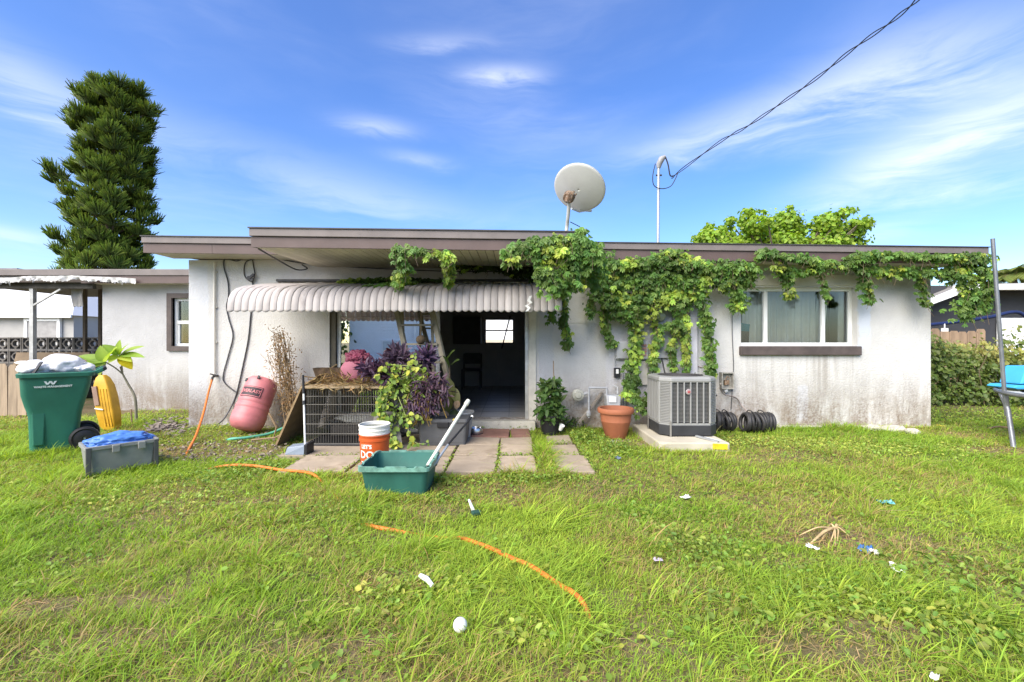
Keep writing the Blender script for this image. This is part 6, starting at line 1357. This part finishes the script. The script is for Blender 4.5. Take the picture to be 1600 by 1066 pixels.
vine('creeper', 'two creeper strands looping from the patio eave to the awning', [
    ([(622, 390, 5.05), (630, 410, 5.1), (628, 430, 5.3), (620, 446, 5.6)], (.055, .05), 240, 1),
    ([(620, 392, 5.05), (650, 390, 5.02), (680, 396, 5.02), (706, 400, 5.05)], (.05, .035), 170, 1),
    ([(700, 400, 5.05), (702, 420, 5.25), (700, 444, 5.6)], (.04, .05), 180, 1),
    ([(640, 441, 6.0), (600, 447, 5.9), (575, 449, 5.85)], (.10, .03), 260, .3),
    ([(625, 436, 6.3), (575, 439, 6.4), (535, 441, 6.5)], (.09, .03), 220, .3)])
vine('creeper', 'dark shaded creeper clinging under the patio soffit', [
    ([(700, 412, 6.4), (760, 416, 6.5), (830, 420, 6.5)], (.12, .06), 230, .6), ([(800, 425, 6.5), (835, 428, 6.4)], (.12, .06), 300, .6), ([(690, 440, 6.6), (650, 438, 6.6)], (.1, .03), 120, .4)], (.05, .085, .02))  # leaf colour darkened here to carry the soffit's shade

# ------------------------------------------------------------------ plants by the door
def plant_leaves(parent, c, rad, n, L, asp, col, m, name='foliage', up=.5, droop=.3, down=0., vv=.25):
    d = rand_dirs(n); O = np.array(c)[None] + d*np.array(rad)[None]*(RNG.random(n)**.5)[:, None]; D = nrm(d*.35 + np.array([[0, -.3, up*.6-down]]) + RNG.normal(size=(n, 3))*.95); nn = nrm(np.array([[0, -.6, .8]]) + RNG.normal(size=(n, 3))*.5)
    Ls = L*U(.6, 1.3, n); return leaves(O, D, nn, Ls, Ls*asp*2, jit_cols(col, n, .15, vv), .25, droop)
st_ = root('plant_stand', 'black stand holding the planters beside the crate', 'stand', (PX(645, 5.6), 5.6, 0))
x = PX(645, 5.6)
for dx in (-.22, .22):
    for dy in (-.12, .12): MB().box(x+dx-.015, x+dx+.015, 5.62+dy-.015, 5.62+dy+.015, .02, .46).build('leg', M_blk_pl, st_)
MB().box(x-.27, x+.27, 5.46, 5.78, .46, .48).build('shelf', M_blk_pl, st_)
MB().box(x-.2, x+.2, 5.5, 5.74, .16, .18).build('shelf', M_blk_pl, st_)
pp = root('potted_plant', 'purple heart plant spilling from a dark square planter', 'potted plant', (x, 5.62, .48))
loft(MB(), [rring(x-.20, x+.20, 5.62, .12, .482, .02, 3), rring(x-.24, x+.24, 5.62, .14, .74, .02, 3), rring(x-.23, x+.23, 5.62, .13, .74, .02, 3), rring(x-.22, x+.22, 5.62, .125, .68, .02, 3)], True, True).build('planter', M_gb, pp, bevel=.005)
parts = [plant_leaves(pp, P(585, 578, 5.55), (.20, .12, .09), 260, .12, .14, (.075, .04, .075), M_pur), plant_leaves(pp, P(622, 560, 5.6), (.14, .10, .10), 170, .15, .13, (.095, .065, .10), M_pur, up=1.2), plant_leaves(pp, P(664, 562, 5.6), (.09, .09, .10), 110, .14, .13, (.08, .05, .10), M_pur, up=1.3),
         plant_leaves(pp, P(672, 608, 5.42), (.25, .12, .20), 480, .10, .13, (.09, .055, .08), M_pur, down=.6), plant_leaves(pp, P(655, 634, 5.42), (.22, .10, .16), 230, .09, .13, (.085, .05, .085), M_pur, down=.9), plant_leaves(pp, P(610, 590, 5.5), (.16, .10, .08), 200, .11, .13, (.075, .04, .07), M_pur), plant_leaves(pp, P(640, 600, 5.45), (.32, .12, .24), 300, .075, .24, (.17, .25, .04), M_pur, down=.3), plant_leaves(pp, P(630, 650, 5.4), (.22, .08, .16), 120, .07, .25, (.16, .24, .04), M_pur, down=.4)]
v, q_, c_ = cat(parts); np_mesh('foliage', v, [q_], c_, M_pur, pp)['kind'] = 'stuff'
mb = MB()
for k in range(16):
    a, b_ = P(random.uniform(640, 695), random.uniform(585, 610), 5.45), P(random.uniform(635, 700), random.uniform(640, 668), 5.4); mb.tube(smooth_path([a, (a+b_)/2 + Vector((random.uniform(-.08, .08), -.05, .02)), b_], 5), .005, 4)
mb.build('stems', mat('ochre stem', (.30, .20, .05), .7), pp)
po = root('potted_plant', 'yellow green pothos trailing down from the crate and stand', 'potted plant', (PX(605, 5.5), 5.5, .74))
MB().lathe([(.08, .0), (.11, .16), (.12, .165), (.10, .15)], 20, (PX(603, 5.62), 5.62, .742)).build('pot', M_gb, po, smooth=40)
Os, Ds, Ns, Ls, Cs = [], [], [], [], []; mb = MB()
trails = [([(640, 585, 5.4), (610, 600, 5.36), (598, 620, 5.34), (594, 640, 5.32), (600, 660, 5.3), (612, 680, 5.28), (620, 694, 5.28)], 90, .07), ([(615, 590, 5.4), (606, 615, 5.36), (603, 645, 5.32), (612, 668, 5.3)], 55, .07), ([(622, 620, 5.34), (632, 645, 5.3), (636, 660, 5.3), (640, 680, 5.25), (650, 692, 5.22), (665, 694, 5.22)], 24, .06), ([(600, 610, 5.36), (594, 640, 5.33), (598, 672, 5.3), (617, 690, 5.25), (628, 692, 5.25)], 40, .05), ([(650, 560, 5.42), (640, 575, 5.4), (632, 578, 5.4)], 16, .09), ([(604, 572, 5.45), (596, 578, 5.4), (590, 590, 5.4)], 20, .08), ([(662, 578, 5.4), (640, 572, 5.4), (610, 570, 5.42)], 16, .09), ([(636, 655, 5.32), (650, 650, 5.3), (660, 655, 5.3)], 10, .05)]
for pts, n, sp_ in trails:
    path = smooth_path([P(*p_) for p_ in pts], 6); seg = np.array([tuple(p_) for p_ in path]); t = U(0, len(seg)-1, n); i0 = np.minimum(t.astype(int), len(seg)-2); base = seg[i0] + (seg[i0+1]-seg[i0])*(t-i0)[:, None]
    Os.append(base + RNG.normal(size=(n, 3))*np.array([[sp_, .04, sp_]])*.45); Ds.append(nrm(np.stack([U(-1, 1, n), -U(.1, .6, n), U(-1, .15, n)], 1))); Ns.append(nrm(np.stack([U(-.4, .4, n), -U(.5, 1, n), U(.2, .9, n)], 1))); Ls.append(U(.035, .08, n)); bright = RNG.random(n)[:, None] < .5; Cs.append(jit_cols(np.where(bright, np.array([[.36, .42, .06]]), np.array([[.13, .22, .03]])), n)); mb.tube(path, .004, 5)
v, q_, c_ = leaves(np.concatenate(Os), np.concatenate(Ds), np.concatenate(Ns), np.concatenate(Ls), np.concatenate(Ls)*.95, np.concatenate(Cs), .2, .25); np_mesh('foliage', v, [q_], c_, M_weed, po)['kind'] = 'stuff'; mb.build('vine_stem', mat('pale green stem', (.28, .33, .10), .6), po)
bl_ = root('potted_plant', 'plant with large browning leaves behind the tool box', 'potted plant', (PX(708, 5.9), 5.98, 0))
MB().lathe([(1e-4, .02), (.11, .02), (.15, .34), (.165, .345), (.165, .365), (.14, .36), (.13, .30), (1e-4, .30)], 24, (PX(722, 5.98), 5.98, 0)).build('pot', mat('grey glazed pot', (.32, .32, .31), .4), bl_, smooth=40)
for b0, tp_, w_, col in (((702, 590), (696, 652), .20, (.11, .12, .035)), ((705, 605), (718, 632), .13, (.16, .16, .045)), ((692, 600), (683, 640), .14, (.07, .10, .03)), ((712, 640), (704, 665), .13, (.06, .085, .03)), ((700, 560), (708, 545), .10, (.07, .11, .02)), ((702, 575), (695, 555), .10, (.07, .11, .02)), ((706, 570), (716, 560), .10, (.06, .10, .02))):
    big_leaf(bl_, P(*b0, 5.85), P(*tp_, 5.72), w_, col, droop=.15)
MB().tube(smooth_path([(PX(722, 5.98), 5.98, .3), P(712, 640, 5.95), P(704, 605, 5.9), P(702, 570, 5.88)], 5), .010, 6).build('stem', M_stem, bl_, smooth=60)
big_leaf(bl_, P(697, 642, 5.75), P(690, 663, 5.66), .13, (.38, .28, .20)); big_leaf(bl_, P(716, 626, 5.70), P(712, 640, 5.68), .09, (.40, .28, .18))
# plant in black pot beside the doorstep
bp_ = root('potted_plant', 'bushy green plant in black pot right of the doorstep', 'potted plant', (PX(862, 6.3), 6.3, 0))
MB().lathe([(1e-4, 0), (.12, 0), (.16, .24), (.175, .245), (.175, .27), (.15, .265), (.14, .2), (1e-4, .2)], 24, (PX(860, 6.3), 6.3, 0)).build('pot', M_blk_pl, bp_, smooth=40)
v, q_, c_ = cat([plant_leaves(bp_, P(860, 640, 6.22), (.19, .14, .20), 260, .10, .28, (.075, .145, .035), M_weed, down=.5), plant_leaves(bp_, P(862, 612, 6.25), (.17, .12, .18), 170, .10, .28, (.085, .16, .04), M_weed, down=.4), plant_leaves(bp_, P(856, 602, 6.25), (.12, .08, .06), 36, .11, .3, (.10, .18, .045), M_weed, down=.3)]); np_mesh('foliage', v, [q_], c_, M_weed, bp_)['kind'] = 'stuff'
mb = MB()
for px, py in ((850, 604), (862, 598), (876, 606), (866, 620)): mb.tube(smooth_path([(PX(861, 6.3), 6.3, .2), P((px+862)/2, (py+650)/2, 6.28), P(px, py, 6.25)], 4), .006, 5)
mb.build('stems', mat('pale green stem', (.28, .33, .10)), bp_)
o = MB().tube([(PX(868, 6.35), 6.35, .1), P(864.5, 564, 6.5)], [.011, .007], 6).build('garden_stake', M_twig, None, origin=(PX(868, 6.35), 6.35, 0)); tag(o, 'thin brown stake standing in the pot by the doorstep', 'stake')
o = MB().lathe([(1e-4, -.04), (.024, -.04), (.034, .04), (.031, .04), (.022, -.03), (1e-4, -.03)], 16, (PX(877, 6.1), 6.1, .12), Euler((.5, .3, 0)).to_matrix()).build('white_cup', M_white, None, smooth=40, origin=(PX(877, 6.1), 6.1, .12)); tag(o, 'small white cup tipped over in weeds by the black pot', 'cup')

# dry brush by the wall ------------------------------------------------------
db_ = root('dry_brush', 'bundle of dead brown branches standing between bag and board', 'dead plant', (PX(452, 6.35), 6.35, 0))
mb = MB(); tips = []
for k in range(30):
    b0 = Vector((PX(random.uniform(445, 475), 6.35), 6.35 + random.uniform(-.08, .1), 0)); e = P(random.gauss(438, 11), random.uniform(515, 600) if k > 5 else random.uniform(512, 530), 6.5); m_ = (b0+e)/2 + Vector((random.uniform(-.05, .1), -.03, 0))
    pth = smooth_path([b0, m_, e], 6); mb.tube(pth, [.009*(1-.05*i) if k < 6 else .004 for i in range(13)], 5, caps=False); tips += pth[3:]
    for j in range(4):
        p_ = pth[random.randrange(4, 12)]; q2 = p_ + Vector((random.uniform(-.12, .12), random.uniform(-.08, .02), random.uniform(-.02, .16))); mb.tube([p_, (p_+q2)/2, q2], .0025, 3, caps=False); tips.append(q2)
mb.build('branches', M_twig, db_)
tips = np.array([tuple(t) for t in tips]); n = 1500; k = RNG.integers(0, len(tips), n); O = tips[k] + RNG.normal(size=(n, 3))*np.array([[.05, .04, .06]]); keep = O[:, 2] > .25; O = O[keep]; n = len(O)
v, q_, c_ = leaves(O, rand_dirs(n) + np.array([[0, 0, -.5]]), rand_dirs(n), U(.02, .06, n), U(.008, .02, n), jit_cols((.27, .18, .085), n, .1, .4), .2, .3); np_mesh('dead_leaves', v, [q_], c_, M_dry, db_)['kind'] = 'stuff'
# straw on the crate
sg = root('dried_plants', 'dried yellow grass and withered plants on the crate top', 'dead plant', (PX(545, 5.7), 5.7, CZ+.025))
n = 300; O = np.stack([ U(PX(490, 5.7), PX(600, 5.7), n), U(5.5, 6.0, n), .75 + RNG.random(n)**2*.12], 1); D = np.stack([U(-1, 1, n), U(-1, .4, n), U(-.3, .6, n)], 1); Ls = U(.05, .17, n)
v, q_, c_ = leaves(O, D, rand_dirs(n), Ls, Ls*.045, jit_cols((.30, .22, .10), n, .1, .5), .2, .5); np_mesh('straw', v, [q_], c_, M_dry, sg)['kind'] = 'stuff'
n = 110; O = np.stack([U(PX(497, 5.5), PX(585, 5.5), n), U(5.44, 5.6, n), .74 + RNG.random(n)*.04], 1); D = np.stack([U(-.6, .6, n), -U(.1, .6, n), -U(.0, 1, n)], 1); Ls = U(.05, .15, n)
v, q_, c_ = leaves(O, D, rand_dirs(n), Ls, Ls*.05, jit_cols((.34, .26, .13), n, .1, .5), .2, .5); np_mesh('hanging_straw', v, [q_], c_, M_dry, sg)['kind'] = 'stuff'

# ------------------------------------------------------------------ lawn
def blocked(x, y):
    b_ = (y > WY-.03) & (x > XL-.02) & (x < XR+.02); b_ |= (y > 8.45) & (x > -7.9) & (x < XL+.1)
    for x0, x1, y0, y1 in SLABS: b_ |= (x > x0+.005) & (x < x1-.005) & (y > y0+.005) & (y < y1-.005)
    b_ |= (x > 1.72) & (x < 2.57) & (y > 5.25) & (y < 6.5); b_ |= (np.hypot(x-tpx, y-6.05) < .16)
    b_ |= (np.hypot(x+5.32, y-5.40) < .2); b_ |= (x > tx-.26) & (x < tx+.26) & (y > 3.74) & (y < 4.18); b_ |= (np.hypot(x-bx+.15, y-by-.12) < .2)
    b_ |= (x > CX0-.1) & (x < -.3) & (y > 5.4) & (y < 6.6); b_ |= (y > 7.9) & (x < -7.0); return b_
def bare(x, y):
    """0 lush .. 1 bare"""
    b_ = np.clip((fbm(x, y, .75, 101, 4) - .53)*4.2, 0, 1)*.62
    def pat(cx_, cy_, rx, ry, amp):
        d = ((x-cx_)/rx)**2 + ((y-cy_)/ry)**2 + (fbm(x, y, 2.3, 55)-.5)*1.3; return amp*np.clip(1.3-d, 0, 1)
    for px, py, rx, ry, amp in ((350, 700, 1.0, .45, 1.), (265, 672, .6, .35, 1.), (985, 695, .45, .25, .95), (1140, 745, .7, .2, .75), (1300, 845, .42, .2, .85), (1230, 880, .4, .12, .6), (1565, 705, .6, .3, .95), (1500, 680, .5, .3, .6), (60, 945, .25, .12, .9), (400, 780, .5, .14, .7), (170, 1000, .3, .12, .8), (690, 800, .3, .12, .8), (620, 905, .2, .10, .75), (1360, 985, .35, .12, .85), (1280, 1010, .3, .12, .8), (220, 850, .3, .08, .55), (1020, 760, .3, .1, .6), (430, 900, .3, .1, .55), (200, 935, .25, .1, .7), (480, 1010, .3, .1, .75), (120, 870, .3, .1, .5), (980, 1010, .25, .1, .5)):
        q = G(px, py); b_ = np.maximum(b_, pat(q.x, q.y, rx, ry, amp))
    return np.clip(b_, 0, 1)
def scatter(n, y0, y1):
    """random spots over the part of the lawn the lens sees plus a margin"""
    y = np.sqrt(U(y0*y0, y1*y1, n)); x = U(-1, 1, n)*(1.20*y + .9); return x, y
def blades(x, y, h_, w_, lean, th, C, hi):
    n = len(x); z0 = gz(x, y); hd = np.stack([np.cos(th), np.sin(th), np.zeros(n)], 1); S = np.stack([-np.sin(th + .6), np.cos(th + .6), np.zeros(n)], 1); B = np.stack([x, y, z0-.004], 1)
    T = (0, .38, .72, 1) if hi else (0, .55, 1); W = (1, .9, .62, 0) if hi else (1, .85, 0); V_ = []; Cs = []
    for t, wf_ in zip(T, W):
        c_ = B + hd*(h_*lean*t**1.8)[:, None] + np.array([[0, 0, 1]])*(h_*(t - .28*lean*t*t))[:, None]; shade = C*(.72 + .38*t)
        if wf_ > 0: V_ += [c_ - S*(w_*wf_)[:, None], c_ + S*(w_*wf_)[:, None]]; Cs += [shade, shade]
        else: V_.append(c_); Cs.append(shade)
    k = len(V_); V_ = np.stack(V_, 1).reshape(-1, 3); Cs = np.stack(Cs, 1).reshape(-1, 3); idx = (np.arange(n)*k)[:, None]
    quads = [idx + np.array([[2*i, 2*i+1, 2*i+3, 2*i+2]]) for i in range((k-1)//2 - 1)]; tri = idx + np.array([[k-3, k-2, k-1]])
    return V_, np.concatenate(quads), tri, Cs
GP = []
def grow(n, y0, y1, hi, hmul=1.0, wmul=1.0, extra=None, thx=None, lean=(.25, 1.5)):
    x, y = scatter(n, y0, y1) if extra is None else extra; ok = ~blocked(x, y); br = bare(x, y); ok &= RNG.random(len(x)) > br*.72
    th = (U(0, 6.283, len(x)) if thx is None else thx)[ok]; x, y, br = x[ok], y[ok], br[ok]; m_ = len(x); lush = fbm(x, y, 1.6, 201, 3); tuft = np.clip((fbm(x, y, 3.6, 301, 2)-.52)*5, 0, 1)
    h_ = (.024 + .040*lush + .06*tuft*RNG.random(m_)) * U(.55, 1.35, m_) * (1-.45*br) * hmul; w_ = U(.0013, .0027, m_)*wmul
    dry = np.clip((fbm(x, y, 1.3, 401, 4)-.49)*5, 0, 1)*.85 + br*.95; isdry = (RNG.random(m_) < dry*.5)[:, None]; mixv = fbm(x, y, .9, 501, 3)[:, None]
    g_ = np.array([[.205, .375, .032]])*(1-mixv) + np.array([[.42, .56, .07]])*mixv; g_ = np.where(isdry, np.where(RNG.random((m_, 1)) < .5, np.array([[.44, .33, .14]]), np.array([[.38, .36, .10]])), g_)
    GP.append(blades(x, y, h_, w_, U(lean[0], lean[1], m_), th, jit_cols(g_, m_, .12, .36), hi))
grow(120000, 1.25, 2.9, True); grow(150000, 2.9, 4.8, False, 1.0, 1.35); grow(130000, 4.8, 7.4, False, 1.0, 1.8); grow(60000, 7.4, 13.5, False, 1.1, 2.8)
# taller tufts
tc_x, tc_y = scatter(1700, 1.3, 7.0); rep = RNG.integers(12, 36, len(tc_x)); ex = np.repeat(tc_x, rep) + RNG.normal(size=rep.sum())*.035; ey = np.repeat(tc_y, rep) + RNG.normal(size=rep.sum())*.035
grow(0, 0, 0, True, 2.1, 1.6, (ex, ey), np.arctan2(ey-np.repeat(tc_y, rep), ex-np.repeat(tc_x, rep)) + RNG.normal(size=len(ex))*.35, (.5, 2.0))
# grass along walls, pad, tote, bin and in the patio gap
def line(x0, y0, x1, y1, n, s_=.05): t = RNG.random(n); return x0+(x1-x0)*t + RNG.normal(size=n)*s_, y0+(y1-y0)*t + RNG.normal(size=n)*s_
for a in ((-2.3, 4.30, .9, 4.28, 2600, .05), (.35, 4.3, .35, 5.6, 1500, .045), (1.7, 5.2, 2.6, 5.2, 900, .04), (tx-.3, 3.68, tx+.3, 3.66, 900, .04), (tx+.3, 3.7, tx+.32, 4.2, 300, .04), (-5.5, 5.02, -5.15, 5.32, 900, .05), (bx-.22, by-.24, bx+.2, by+.2, 600, .04), (3.9, 6.58, 6.3, 6.6, 1800, .05), (-.13, 4.98, .25, 5.0, 120, .012), (.95, 6.5, 1.7, 6.5, 500, .06)):
    grow(0, 0, 0, False, 1.7, 1.9, line(*a))
grow(0, 0, 0, True, 3.2, 2.2, line(.35, 4.25, .35, 5.2, 700, .05), None, (.5, 1.8)); grow(0, 0, 0, True, 2.6, 2.0, line(-.1, 4.3, .5, 4.28, 500, .04), None, (.5, 1.8))
vv, qq, tt_, cc, b0 = [], [], [], [], 0
for v, q_, t3, c_ in GP: vv.append(v); qq.append(q_+b0); tt_.append(t3+b0); cc.append(c_); b0 += len(v)
o = np_mesh('grass', np.concatenate(vv), [np.concatenate(qq), np.concatenate(tt_)], np.concatenate(cc), M_grass); tag(o, 'patchy sunlit lawn grass with dry straw tufts', 'grass', kind='stuff')
# broadleaf ground cover
def weeds(cx_, cy_, rx, ry, n, L, hmax, col, sel=.0):
    x, y = cx_ + RNG.normal(size=n)*rx*.6, cy_ + RNG.normal(size=n)*ry*.6; ok = ~blocked(x, y) & (fbm(x, y, 5, 71, 2) > sel); x, y = x[ok], y[ok]; m_ = len(x); z = gz(x, y) + hmax*(.25+.75*RNG.random(m_))*np.exp(-(((x-cx_)/rx)**2+((y-cy_)/ry)**2)*.35)
    nn = nrm(np.stack([U(-.9, .9, m_), U(-1.0, .5, m_), np.ones(m_)], 1)); D = nrm(np.cross(nn, rand_dirs(m_))); Ls = L*(.4 + .95*RNG.random(m_)**1.3); return leaves(np.stack([x, y, z], 1), D, nn, Ls, Ls*U(.6, .9, m_), jit_cols(col, m_, .2, .35), .4, .3)
W = []; g1, g2 = (.20, .30, .048), (.30, .39, .07)
for px, py, rx, ry, n, L, hm, col in ((640, 930, .32, .18, 500, .034, .06, g2), (1010, 800, .28, .18, 420, .030, .06, g1), (1085, 860, .30, .28, 650, .030, .07, g1), (1290, 935, .42, .20, 520, .030, .06, g1), (1430, 960, .38, .22, 300, .034, .07, g2), (1520, 1000, .35, .25, 300, .036, .08, g1), (1480, 900, .5, .25, 480, .04, .06, g1), (860, 1000, .3, .12, 260, .036, .05, g2), (380, 740, .7, .35, 1500, .03, .07, g1), (960, 705, .22, .35, 900, .034, .12, g1), (915, 690, .22, .25, 700, .036, .16, g1), (890, 668, .25, .12, 420, .045, .20, (.09, .16, .035)), (340, 672, .45, .25, 900, .03, .10, g2), (440, 730, .4, .15, 500, .03, .06, g1), (260, 690, .8, .2, 1000, .028, .05, g2), (220, 655, 1.2, .35, 1500, .03, .06, g2), (470, 665, .2, .2, 260, .05, .22, g1), (640, 755, .5, .12, 500, .03, .08, g1), (840, 752, .5, .12, 600, .028, .08, g1), (1200, 690, .8, .3, 1600, .03, .06, g2), (1400, 700, 1.2, .5, 2200, .03, .06, g2), (1500, 650, 1.3, .8, 1500, .035, .06, g2), (1130, 960, .4, .3, 300, .035, .05, g1), (250, 780, 1.2, .35, 900, .026, .05, g2), (100, 760, 1.0, .4, 900, .026, .05, g2), (520, 800, .8, .3, 900, .026, .05, g1), (700, 780, .25, .1, 200, .03, .05, g1), (990, 655, .15, .12, 160, .07, .30, g2), (1010, 645, .12, .1, 120, .08, .34, g1), (60, 660, 1.2, .5, 1200, .03, .06, g2), (505, 700, .07, .05, 60, .035, .10, g2), (555, 715, .08, .06, 60, .035, .07, g2)):
    q = G(px, py); W.append(weeds(q.x, q.y, rx, ry, n, L, hm, col))
x, y = scatter(60000, 1.4, 8.5); ok = fbm(x, y, 1.5, 909, 4) + .10*RNG.random(len(x)) > .56; x, y = x[ok], y[ok]
W.append(None); W.pop()
ok = ~blocked(x, y); x, y = x[ok], y[ok]; m_ = len(x); nn = nrm(np.stack([U(-.5, .5, m_), U(-.6, .2, m_), np.ones(m_)], 1)); Ls = .010 + .030*RNG.random(m_)**2
W.append(leaves(np.stack([x, y, gz(x, y)+U(.008, .05, m_)], 1), nrm(np.cross(nn, rand_dirs(m_))), nn, Ls, Ls*.85, jit_cols(np.array([.21, .31, .045]), m_, .2, .35), .15, .2))
for x0, y0, x1, y1, m_ in ((-.15, 4.36, -.15, 5.5, 120), (-.15, 5.0, .27, 5.0, 110), (-1.63, 4.4, -1.63, 5.0, 70), (-.66, 4.4, -.66, 5.4, 40), (.44, 5.02, .8, 5.02, 60), (-2.2, 5.0, -1.7, 5.0, 50), (.44, 5.6, .8, 5.6, 70), (.27, 4.4, .27, 5.9, 130), (.43, 4.4, .43, 5.9, 160), (.82, 4.4, .80, 5.9, 200), (-.6, 6.57, .3, 6.57, 50)):
    t = RNG.random(m_)**1.3; x, y = x0+(x1-x0)*t + RNG.normal(size=m_)*.014, y0+(y1-y0)*t + RNG.normal(size=m_)*.014; nn = nrm(np.stack([U(-.9, .9, m_), U(-1, .5, m_), np.ones(m_)], 1)); Ls = U(.012, .035, m_); W.append(leaves(np.stack([x, y, U(.02, .06, m_)], 1), nrm(np.cross(nn, rand_dirs(m_))), nn, Ls, Ls*.6, jit_cols(g1, m_, .2, .35), .4, .3))
v, q_, c_ = cat(W); o = np_mesh('ground_cover', v, [q_], c_, M_weed, None, False); tag(o, 'broad leaved weeds creeping through the lawn', 'weeds', kind='stuff')
# straw litter lying flat
x, y = scatter(70000, 1.3, 7.5); br = bare(x, y); ok = ~blocked(x, y) & (RNG.random(len(x)) < .06 + .7*br + .4*np.clip((fbm(x, y, 1.3, 401, 4)-.47)*3.2, 0, 1)); x, y = x[ok], y[ok]; m_ = len(x); Ls = U(.03, .10, m_)
v, q_, c_ = leaves(np.stack([x, y, gz(x, y)+U(.004, .02, m_)], 1), np.stack([U(-1, 1, m_), U(-1, 1, m_), U(-.08, .15, m_)], 1), np.repeat(np.array([[0, 0, 1.]]), m_, 0), Ls, U(.002, .0055, m_), jit_cols((.46, .35, .18), m_, .1, .4), .1, .05)
o = np_mesh('straw_thatch', v, [q_], c_, M_dry); tag(o, 'dry straw thatch scattered over the lawn', 'straw', kind='stuff')
# trees behind the camera that the door glass mirrors
tree('garden_tree', 'dark green tree mirrored at the left of the door glass', (-9.6, -7.3, 0), 1.4, [(-10.3, -7.5, 3), (-8.9, -7.0, 1.9), (-9.2, -7.0, 3.2), (-11.0, -7, 2.0), (-9.6, -7.0, 1.0), (-8.8, -7, .9)], [(1.6, 1.4, 1.4), (1.2, 1.1, 1.2), (1.3, 1.2, 1.2), (1.3, 1.2, 1.3), (1.2, 1., 1.), (.9, .8, .9)], 9000, .22, (.05, .09, .02))
